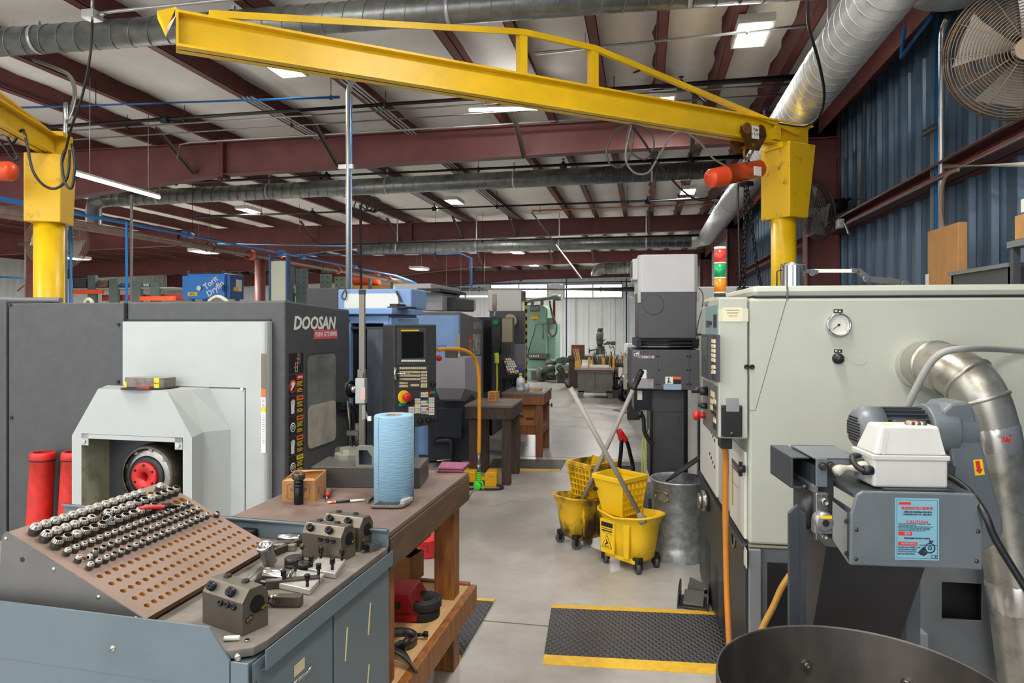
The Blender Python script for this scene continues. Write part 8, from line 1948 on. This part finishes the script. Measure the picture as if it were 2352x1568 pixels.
b = B(); b.box(-.05, .08, -.05, .05, 0, .14); part(b, 'block', ty, t3)
for k in range(3): part(B().bar((-.02+.04*k, 0, .1), (-.09+.05*k, .0, .4), .03, .02), 'file', mat('tool_wood', (190, 150, 110)), t3)
Yt = Yd+2.2
t, f2 = far('long_bench', 'long dark bench along the far white wall behind the steel desk', 'bench', 1340, Yt)
b = B(); x0, x1, z0, z1 = fb(f2, b, 1305, 818, 1418, 826, 0, .9); part(b, 'bench_top', mat('dark_bench_far', (70, 66, 60), .6), t)
for l, r in ((1307, 1330), (1396, 1418)): b = B(); x0, x1 = f2.y(l, 830, .1).x, f2.y(r, 830, .1).x; b.box(x0, x1, .05, .85, 0, z0); part(b, 'cabinet_leg', mat('olive_grey', (110, 112, 96), .6, 0, .1, 5) if l > 1380 else mat('brown_dark', (70, 46, 40), .6), t)
t, f3 = far('milling_machine', 'old green-grey knee mill with a round head against the far white wall', 'machine', 1377, Yt+1.6)
om = mat('old_mill_green', (102, 104, 90), .5, .2, .2, 6)
q = lambda x, y, d=0: f3.y(x, y, d)
b = B(); b.box(q(1362, 850).x, q(1394, 850).x, 0, .8, 0, q(1377, 818).z); part(b, 'base_column', om, t, .02)
def cylpx(b, px, pa, pb, ra, rb=None):
    p, s = q(px, pb), q(px, pa); d = (W(0, 1, 0)); k = (f3.M @ p); dd = -k.x*sT + k.y*cT
    b.cyl((p.x, .3, p.z), (s.x, .3, s.z), ra/F*dd, (rb or ra)/F*dd, 18)
b = B(); cylpx(b, 1377, 795, 820, 12, 10); cylpx(b, 1376, 783, 795, 6, 9); part(b, 'turret', om, t)
b = B(); cylpx(b, 1376, 762, 783, 8, 9); cylpx(b, 1376, 757, 763, 6, 7); part(b, 'head', mat('mill_head_grey', (112, 116, 112), .45, .3), t)
b = B(); cylpx(b, 1377, 753, 760, 7); part(b, 'motor_cap', mat('mill_brown', (100, 84, 66), .5), t)
b = B(); b.bar((q(1385, 791).x, .2, q(1385, 791).z), (q(1403, 788).x, .2, q(1403, 788).z), .05, .05); b.box(q(1402, 788).x, q(1413, 788).x, .1, .3, q(1405, 793).z, q(1405, 784).z); b.box(q(1392, 790).x, q(1399, 790).x, .1, .3, q(1395, 792).z, q(1395, 784).z); part(b, 'readout_arm', om, t)
b = B(); b.tube(cr([(q(x, y).x, .15, q(x, y).z) for x, y in ((1398, 793), (1402, 800), (1408, 796), (1411, 810), (1411, 825))], 5), .012, 6); b.bar((q(1384, 786).x, .1, q(1384, 786).z), (q(1390, 778).x, .1, q(1390, 778).z), .02, .02); b.bar((q(1383, 800).x, .1, q(1383, 800).z), (q(1391, 805).x, .1, q(1391, 805).z), .02, .02); part(b, 'cable', charcoal, t)
b = B(); b.bar((q(1352, 806).x, .2, q(1352, 806).z), (q(1368, 803).x, .2, q(1368, 803).z), .04, .04); b.rev([(.05, 0), (.08, 0), (.08, .03), (.05, .03)], (q(1351, 806).x, .2, q(1351, 806).z), (1, 0, 0), 16); part(b, 'handwheel', om, t)
t9 = thing('brown_box', 'small brown box on the long dark bench at the far wall', 'box', f2.M @ Vector((f2.y(1325, 818, 0).x, .3, z1))); part(B().box(-.16, .16, -.1, .1, 0, .27), 'box', mat('box_brown', (122, 72, 56), .7), t9)
Yl = WD.z(1245, 874, 0).y
t, f4 = far('boring_mill', 'large pale green boring mill at the far left of the aisle, with a dark nameplate', 'machine', 1250, Yl)
gm_ = mat('mint_green_machine', (140, 178, 158), .45, 0, .08, 4); gm2 = mat('mint_green_dark', (112, 146, 130), .45)
b = B(); x0, x1, z0, z1 = fb(f4, b, 1206, 699, 1256, 820, .35, 1.2); b.v = []; b.f = []; b.mi = []; b.sm = []
b.prism([(x0, z0-.6), (x1, z0-.6), (x1, z1-.12), (x1-.1, z1-.02), (x1-.25, z1), (x0, z1)], 'y', .35, 1.5); part(b, 'column', gm_, t, .03)
b = B(); fb(f4, b, 1256, 742, 1277, 840, .5, 1.0); part(b, 'side_column', gm_, t, .03)
b = B(); fb(f4, b, 1256, 730, 1272, 745, .5, .3); part(b, 'side_bracket', gm2, t)
b = B(); fb(f4, b, 1200, 826, 1275, 862, .1, 1.6); part(b, 'bed', gm_, t, .03)
b = B(); fb(f4, b, 1206, 847, 1235, 877, -.25, .5); part(b, 'foot', gm_, t, .03)
b = B(); fb(f4, b, 1220, 852, 1232, 872, -.27, .05); part(b, 'grille', mat('old_grille', (96, 90, 76), .6), t)
b = B(); b.box(f4.y(1200, 870, 0).x, f4.y(1276, 870, 0).x, .1, 1.7, 0, .12); part(b, 'sole', charcoal, t)
b = B(); fb(f4, b, 1206, 813, 1255, 823, -.1, .6); part(b, 'table', darksteel, t)
b = B()
for k in range(6): fb(f4, b, 1216+4*k, 815, 1218+4*k, 820, -.12, .05)
part(b, 'table_slots', white, t)
b = B(); x0, x1, z0, z1 = fb(f4, b, 1218, 701, 1239, 715, .33, .03); NPz = part(b, 'nameplate', charcoal, t, .03)
text('LUCAS', 'lettering', white, NPz, faceS(((x0+x1)/2, .325, z0+(z1-z0)*.66)), .075, bold=.02); text('BORING', 'lettering', white, NPz, faceS(((x0+x1)/2, .325, z0+(z1-z0)*.28)), .06, bold=.01)
b = B(); x0, x1, z0, z1 = fb(f4, b, 1220, 722, 1236, 732, .33, .03); CPl = part(b, 'caution_plate', yel, t); text('CAUTION', 'lettering', redsign, CPl, faceS(((x0+x1)/2, .325, z1-.03)), .04, bold=.02)
b = B(); fb(f4, b, 1225, 733, 1231, 735.5, .33, .03); part(b, 'red_plate', redsign, t)
b = B(); b.tube(cr([(f4.y(x, y, .3).x, .3, f4.y(x, y, .3).z) for x, y in ((1205, 695), (1220, 690), (1250, 686), (1272, 683))], 5), .05, 10); cxa = f4.y(1283, 683, .3); b.cyl((f4.y(1270, 683, .3).x, .3, cxa.z), (f4.y(1289, 683, .3).x, .3, cxa.z), .09, n=16)
for x in (1222, 1244): s = f4.y(x, 689, .3); b.cyl((s.x, .4, s.z-.12), (s.x, .35, s.z), .05, n=10)
part(b, 'top_motor', mat('motor_olive', (108, 122, 104), .5), t)
b = B(); b.tube([(f4.y(x, y, .32).x, .32, f4.y(x, y, .32).z) for x, y in ((1210, 818), (1225, 765), (1230, 744), (1256, 743))], .02, 6); b.tube([(f4.y(x, y, .32).x, .32, f4.y(x, y, .32).z) for x, y in ((1247, 745), (1247, 778))], .015, 6); part(b, 'hydraulic_line', gm2, t)
b = B(); b.tube(cr([(f4.y(x, y, .3).x, .3, f4.y(x, y, .3).z) for x, y in ((1259, 740), (1260, 760), (1268, 772), (1277, 765), (1278, 745), (1268, 720), (1262, 690))], 6), .025, 6); b.tube(cr([(f4.y(x, y, -.1).x, -.1, f4.y(x, y, -.1).z) for x, y in ((1250, 830), (1262, 825), (1274, 845), (1268, 866), (1255, 860), (1252, 840))], 6), .02, 6); part(b, 'hose_loop', mat('hose_olive', (84, 90, 78), .6), t)
b = B(); fb(f4, b, 1270, 690, 1275, 742, .4, .08); b.tube(cr([(f4.y(x, y, .35).x, .35, f4.y(x, y, .35).z) for x, y in ((1262, 694), (1268, 720), (1274, 744))], 4), .03, 6); part(b, 'red_cylinder', mat('dark_red_paint', (130, 36, 40), .5), t)
b = B(); c = f4.y(1244, 862, -.3); b.rev([(.1, 0), (.19, 0), (.19, .12), (.1, .12)], (c.x-.05, -.3, .2), (.9, -.45, 0), 22); b.cyl((c.x-.1, -.3, .3), (c.x+.35, -.2, .4), .12, n=14); b.cyl((c.x+.1, -.2, .5), (c.x+.4, -.2, .55), .08, n=10); part(b, 'gear_unit', mat('gear_grey_green', (96, 104, 96), .5, .4, .2, 6), t)
b = B(); c = f4.y(1266, 756, .48); b.box(c.x-.12, c.x+.08, .46, .5, c.z-.2, c.z-.0); part(b, 'notice', mat('notice_pale', (190, 204, 200), .5), t)
t, f5 = far('hydraulic_pump', 'green hydraulic pump stand with dark hoses right of the boring mill', 'pump', 1294, Yl-.55)
b = B(); fb(f5, b, 1280, 838, 1306, 860, .1, .4); part(b, 'tank', gm2, t, .02)
b = B()
for k in range(7): c = f5.y(1284+3.4*k, 828+3*(k % 2), .1); b.cyl((c.x, .05+.03*k, c.z+.02*(k % 3)), (c.x, .4+.02*k, c.z+.02*(k % 3)), .075-.008*(k % 3), n=14)
part(b, 'motor_cluster', mat('gear_dark', (74, 90, 78), .5), t)
b = B(); b.box(f5.y(1279, 853, 0).x, f5.y(1304, 853, 0).x, -.1, -.04, f5.y(1280, 856, 0).z, f5.y(1280, 852, 0).z); part(b, 'yellow_rail', yel, t)
b = B(); b.box(f5.y(1280, 853, 0).x, f5.y(1306, 853, 0).x, -.03, .55, 0, .3); part(b, 'skid', charcoal, t)
t, f6 = far('machine_enclosure', 'cream machine corner with red lettering left of the charcoal column machine', 'machine', 1445, 13.2)
b = B(); x0, x1, z0, z1 = fb(f6, b, 1432, 803, 1475, 830, 0, 1.0); b.v = []; b.f = []; b.mi = []; b.sm = []
b.prism([(0, .35), (0, z1-.12), (.25, z1+.1), (1.0, z1+.1), (1.0, .35)], 'x', x0, x1+.5); part(b, 'enclosure', mat('cream_machine', (214, 208, 194), .45), t, .02)
text('FRYER', 'lettering', redsign, t, faceS((f6.y(1442, 813, 0).x, -.003, f6.y(1442, 813, 0).z)), .062, bold=.02); text('EASY TOUCH', 'lettering', mat('letter_grey', (130, 110, 100), .5), t, faceS((f6.y(1442, 820, 0).x, -.003, f6.y(1442, 820, 0).z)), .03)
b = B(); b.add([(x0, -.004, z1-.1), (x0+.4, -.004, z1-.1), (x0+.46, .245, z1+.1), (x0+.08, .245, z1+.1)], [(0, 1, 2, 3)]); part(b, 'sloped_window', mat('window_blue_grey', (170, 186, 196), .2), t, fix=False)
b = B(); b.box(x0+.05, x1+.5, .05, 1.0, 0, .35); part(b, 'plinth', charcoal, t)
t, f7 = far('stool', 'stool with a dark red seat beside the cream machine', 'stool', 1440, 15.4)
b = B(); s = f7.y(1436, 836, 0); b.cyl((0, 0, s.z), (0, 0, s.z+.2), .17, .12, 18); part(b, 'seat', mat('dark_red_paint', (130, 36, 40)), t)
for a in range(4): c = Vector((math.cos(a*PI/2+.7)*.2, math.sin(a*PI/2+.7)*.2, 0)); part(B().cyl(c, c*.5+Vector((0, 0, s.z)), .016, n=8), 'leg', conduit, t)
t, f8 = far('green_machine', 'small grey-green machine with chrome fittings behind the charcoal column machine', 'machine', 1448, 11.6)
b = B(); fb(f8, b, 1440, 818, 1470, 850, 0, .6); part(b, 'upper_body', gm2, t, .02); b = B(); x0, x1, z0, z1 = fb(f8, b, 1440, 850, 1470, 912, .02, .6); b.box(x0, x1, .05, .6, 0, z0+.01); part(b, 'lower_body', charcoal, t, .02)
b = B()
for k in range(6): c = f8.y(1442+2*(k % 3), 858+8*(k//2), -.02); b.ball(c, .035, 8, 6)
part(b, 'chrome_fittings', chrome, t, kind='stuff')
t, f9 = far('mag_drill', 'chrome and black wheeled tool on the far floor right of the steel desk', 'tool', 1414, WD.z(1410, 914, 0).y)
b = B(); b.rev([(.09, -.03), (.14, -.03), (.14, .03), (.09, .03), (.09, -.03)], (0, 0, .34), (.3, -1, 0), 24); part(b, 'wheel', blued, t, fix=False)
b = B(); b.box(-.1, .12, .05, .25, 0, .2); b.cyl((.0, .1, .2), (0, .1, .55), .05, n=12); part(b, 'body', darksteel, t, .02)
b = B(); b.cyl((0, .05, .55), (0, .05, .68), .04, n=10); part(b, 'handle', mat('copper_handle', (140, 84, 56), .5), t)
t, f10 = far('mag_drill', 'second chrome and black wheeled tool, nearer the charcoal column machine', 'tool', 1432, WD.z(1428, 921, 0).y)
b = B(); b.rev([(.05, -.05), (.16, -.05), (.16, .05), (.05, .05), (.05, -.05)], (0, 0, .165), (1, -.5, 0), 24); part(b, 'roller', blued, t, fix=False)
b = B(); b.box(-.08, .1, .1, .3, 0, .4); b.cyl((0, .0, .38), (.0, .2, .46), .09, n=14); part(b, 'body', steel, t, .02)
t, f11 = far('dust_collector', 'blue dust collector box with white slanted lettering above the charcoal lathe', 'dust collector', 470, 9.2)
bc_ = mat('collector_blue', (34, 122, 206), .42, 0, .05, 5); bcd = mat('collector_blue_dark', (44, 88, 150), .42)
b = B(); x0, x1, z0, z1 = fb(f11, b, 430, 628, 517, 686, 0, .4); part(b, 'housing', bc_, t, .01)
b = B(); fb(f11, b, 419, 633, 431, 686, .05, .3); part(b, 'side_step', bc_, t)
b = B(); b.box(x1, x1+.06, .03, .39, z0, z1-.01); part(b, 'right_side', bcd, t, .005)
b = B(); fb(f11, b, 469, 635, 515, 684, -.012, .012); part(b, 'access_door', bc_, t, .004)
q = f11.y(490, 656, -.014); Mx = faceS((q.x, -.014, q.z)) @ Matrix.Rotation(R(36), 4, 'Z')
text('Torit', 'lettering', white, t, Mx @ Matrix.Translation((-.01, .062, 0)), .125, bold=.02); text('Dryflo', 'lettering', white, t, Mx @ Matrix.Translation((0, -.055, 0)), .125, bold=.02)
b = B(); x2, x3, z2, z3 = fb(f11, b, 431, 671, 453, 679, -.004, .004); pl_ = part(b, 'number_plate', yel, t); text('4842', 'lettering', black, pl_, faceS(((x2+x3)/2, -.005, (z2+z3)/2)), .05)
q = f11.y(458.5, 661.5, 0); b = B(); b.cyl((q.x, 0, q.z), (q.x, -.02, q.z), .04, n=20); gg = part(b, 'gauge', steel, t); b = B(); b.cyl((q.x, -.019, q.z), (q.x, -.022, q.z), .032, n=18); part(b, 'dial', white, gg)
b = B(); b.box(x1+.061, x1+.064, .18, .33, z1-.26, z1-.08); part(b, 'white_notice', paper, t); b = B(); b.box(x1+.061, x1+.065, .12, .24, z1-.26, z1-.2); part(b, 'yellow_tag', yel, t)
b = B()
for px in (433, 514): q = f11.y(px, 628, .1); b.tube([(q.x+.02*math.cos(a), .1, q.z+.02+.02*math.sin(a)) for a in [2*PI*i/12 for i in range(12)]], .005, 5, True)
q = Vector((x1+.04, .3, z1)); b.tube([(q.x+.02*math.cos(a), .3, q.z+.01+.02*math.sin(a)) for a in [2*PI*i/12 for i in range(12)]], .005, 5, True); part(b, 'lifting_eyes', steel, t, kind='stuff')
for xx in (x0+.02, x1-.06):
    for yy in (.03, .34): part(B().box(xx, xx+.05, yy, yy+.05, 0, z0), 'leg', bcd, t)
b = B(); q = f11.y(513, 660, -.02); b.box(q.x-.015, q.x+.015, -.03, -.012, q.z-.06, q.z+.04); part(b, 'door_latch', charcoal, t)
t, f12 = far('pallet_rack', 'pallet rack with orange beams and grey-green uprights in the left background', 'rack', 280, 16.5)
upm = mat('rack_green_grey', (84, 98, 92), .5)
for l, r, tp in ((201, 219, 632), (250, 270, 640), (303, 323, 645), (345, 365, 650), (680, 702, 611), (735, 760, 630)):
    if l > 600: continue
    b = B(); x0, x1 = f12.y(l, 650, .1).x, f12.y(r, 650, .1).x; b.box(x0, x1, .1, .2, 0, f12.y(l, tp, .1).z); part(b, 'upright', upm, t)
b = B(); fb(f12, b, 165, 665, 234, 675, 0, .08); fb(f12, b, 320, 680, 400, 690, 0, .08); part(b, 'beam', orange, t)
b = B(); fb(f12, b, 234, 676, 430, 690, .3, .08); part(b, 'beam', mat('dark_red_beam', (150, 50, 40), .5), t)
b = B(); b.box(f12.y(165, 668, .1).x, f12.y(400, 668, .1).x, .12, 1.1, f12.y(200, 664, .1).z, f12.y(200, 661, .1).z); part(b, 'deck', mat('deck_grey', (150, 150, 144), .6), t)
for k, (l, tp, r, bt, mm, lb) in enumerate(((168, 640, 200, 664, 'dark', 'dark crate of parts on the pallet rack left end'), (221, 644, 249, 663, 'brown', 'brown scissor-like bundle of fittings on the pallet rack'), (272, 650, 302, 664, 'blue', 'blue bin on the pallet rack'), (326, 652, 344, 668, 'pale', 'pale bin on the right part of the pallet rack'))):
    mm_ = {'dark': charcoal, 'brown': mat('fittings_brown', (120, 96, 72), .7, 0, .4, 12), 'blue': bcd, 'pale': mat('pale_bin', (170, 178, 172), .6)}[mm]
    o = f12.y(l, bt, .2); o.z = f12.y(200, 661, .1).z+.004; tt = thing('storage_bin', lb, 'bin', f12.M @ o, 0, 'bins on the far pallet rack'); w = f12.y(r, bt, .2).x-o.x; h = f12.y(l, tp, .2).z-o.z
    b = B(); b.box(0, w, 0, .5, 0, .02); b.box(0, w, 0, .02, 0, h); b.box(0, w, .48, .5, 0, h); b.box(0, .02, 0, .5, 0, h); b.box(w-.02, w, 0, .5, 0, h); part(b, 'bin', mm_, tt)
t, f13 = far('electrical_cabinet', 'tall pale cream cabinet with blue edges left of the blue machine', 'cabinet', 638, 9.4)
b = B(); x0, x1, z0, z1 = fb(f13, b, 621, 599, 656, 690, 0, .12); b.box(x0, x1, 0, .12, 0, z0); part(b, 'body', mat('cream_cabinet', (206, 210, 188), .5), t, .006)
for l, r in ((617, 620.5), (656.5, 660)): b = B(); x0, x1, z0, z1 = fb(f13, b, l, 585, r, 690, -.02, .1); part(b, 'blue_edge', mat('blue_angle', (50, 90, 140), .5), t)
t, f14 = far('pallet_rack', 'perforated green-grey rack uprights between the cream cabinet and the tall conduit', 'rack', 720, 10.6)
pun = mat('punched_green', (104, 120, 104), .55, 0, col2=(140, 140, 96), scale=5, lo=.55, hi=.7)
for l, r, tp in ((661, 672, 612), (679, 703, 617), (735, 758, 629), (768, 790, 635)):
    b = B(); x0, x1, z0, z1 = fb(f14, b, l, tp, r, 700, 0, .08); b.box(x0, x1, 0, .08, 0, z0); u_ = part(b, 'upright', upm if l < 730 else pun, t)
    b = B()
    for k in range(5):
        for xx in (x0+.04, x1-.04): b.cyl((xx, -.002, z1-.05-.09*k), (xx, .0, z1-.05-.09*k), .012, n=8)
    part(b, 'holes', black, u_)
b = B(); fb(f14, b, 672, 656, 690, 662, .02, .05); part(b, 'beam', mat('beam_cream', (186, 170, 140), .5), t)
b = B(); b.box(f14.y(661, 690, .2).x, f14.y(790, 690, .2).x, .1, .9, f14.y(700, 672, .1).z-.05, f14.y(700, 672, .1).z); part(b, 'deck', mat('deck_grey', (150, 150, 144)), t)
dz_ = f14.y(700, 672, .1).z
for l, tp, r, mm, lb in ((672, 664, 683, redp, 'red can on the rack behind the charcoal lathe'), (765, 640, 790, mat('wood_reel', (196, 140, 60), .6), 'orange-brown reel on the rack near the tall conduit')):
    o = f14.y(l, 672, .3); o.z = dz_; tt = thing('storage_can', lb, 'container', f14.M @ o); w = f14.y(r, 672, .3).x-o.x; h = max(.12, f14.y(l, tp, .3).z-dz_)
    part(B().rev([(0, 0), (w/2, 0), (w/2, h-.02), (w*.4, h), (0, h)], (w/2, .15, 0), (0, 0, 1), 18), 'can', mm, tt)
t, f15 = far('storage_rack', 'rack stacked with orange-brown stock in the left background beyond the blue machines', 'rack', 850, 19)
b = B(); fb(f15, b, 790, 655, 905, 664, 0, 1.0); part(b, 'deck', mat('wood_reel', (196, 140, 60)), t)
for l in (792, 845, 897): b = B(); x0, x1, z0, z1 = fb(f15, b, l, 640, l+6, 690, -.05, .1); b.box(x0, x1, -.05, .05, 0, z0); part(b, 'upright', upm, t)
o = f15.y(835, 655, .3); tt = thing('stock_roll', 'orange-brown roll of stock lying on the far rack beyond the blue machine', 'roll', f15.M @ o); b = B(); b.cyl((-.3, 0, .17), (.5, 0, .17), .17, n=18); part(b, 'roll', orange, tt)
t, f16 = far('wall_panel', 'white crossed rack frame against the far left wall', 'rack', 40, 19.5)
b = B(); b.bar((f16.y(0, 632, 0).x-1, 0, f16.y(0, 632, 0).z), (f16.y(76, 640, 0).x, 0, f16.y(76, 640, 0).z), .06, .06); part(b, 'rail', bluepipe, t)
b = B(); b.bar((f16.y(40, 668, 0).x, 0, f16.y(40, 668, 0).z), (f16.y(75, 640, 0).x, 0, f16.y(75, 640, 0).z), .03, .03); part(b, 'brace', fb_ if False else maroon, t)
b = B(); x_ = f16.y(74, 640, 0).x; b.box(x_-.04, x_+.04, -.04, .04, 0, f16.y(74, 640, 0).z); part(b, 'post', bluepipe, t)
# ================= camera and light =================
cam = bpy.data.cameras.new('camera'); co = bpy.data.objects.new('camera', cam); COL.objects.link(co)
cam.sensor_width = 36; cam.lens = 36*F/2352; cam.shift_y = -(784-HY)/2352
co.location = (0, 0, HC); co.rotation_euler = (R(90), 0, TH)
cam.clip_start = .05; cam.clip_end = 200
SC.camera = co
w = bpy.data.worlds.new('daylight'); SC.world = w; w.use_nodes = True
bg = w.node_tree.nodes['Background']; bg.inputs[0].default_value = (.86, .92, 1.0, 1); bg.inputs[1].default_value = 1.75
vs_ = SC.view_settings; vs_.view_transform = 'Standard'; vs_.look = 'None'; vs_.exposure = 0.72; vs_.gamma = 1.0
try: vs_.use_curve_mapping = False
except Exception: pass
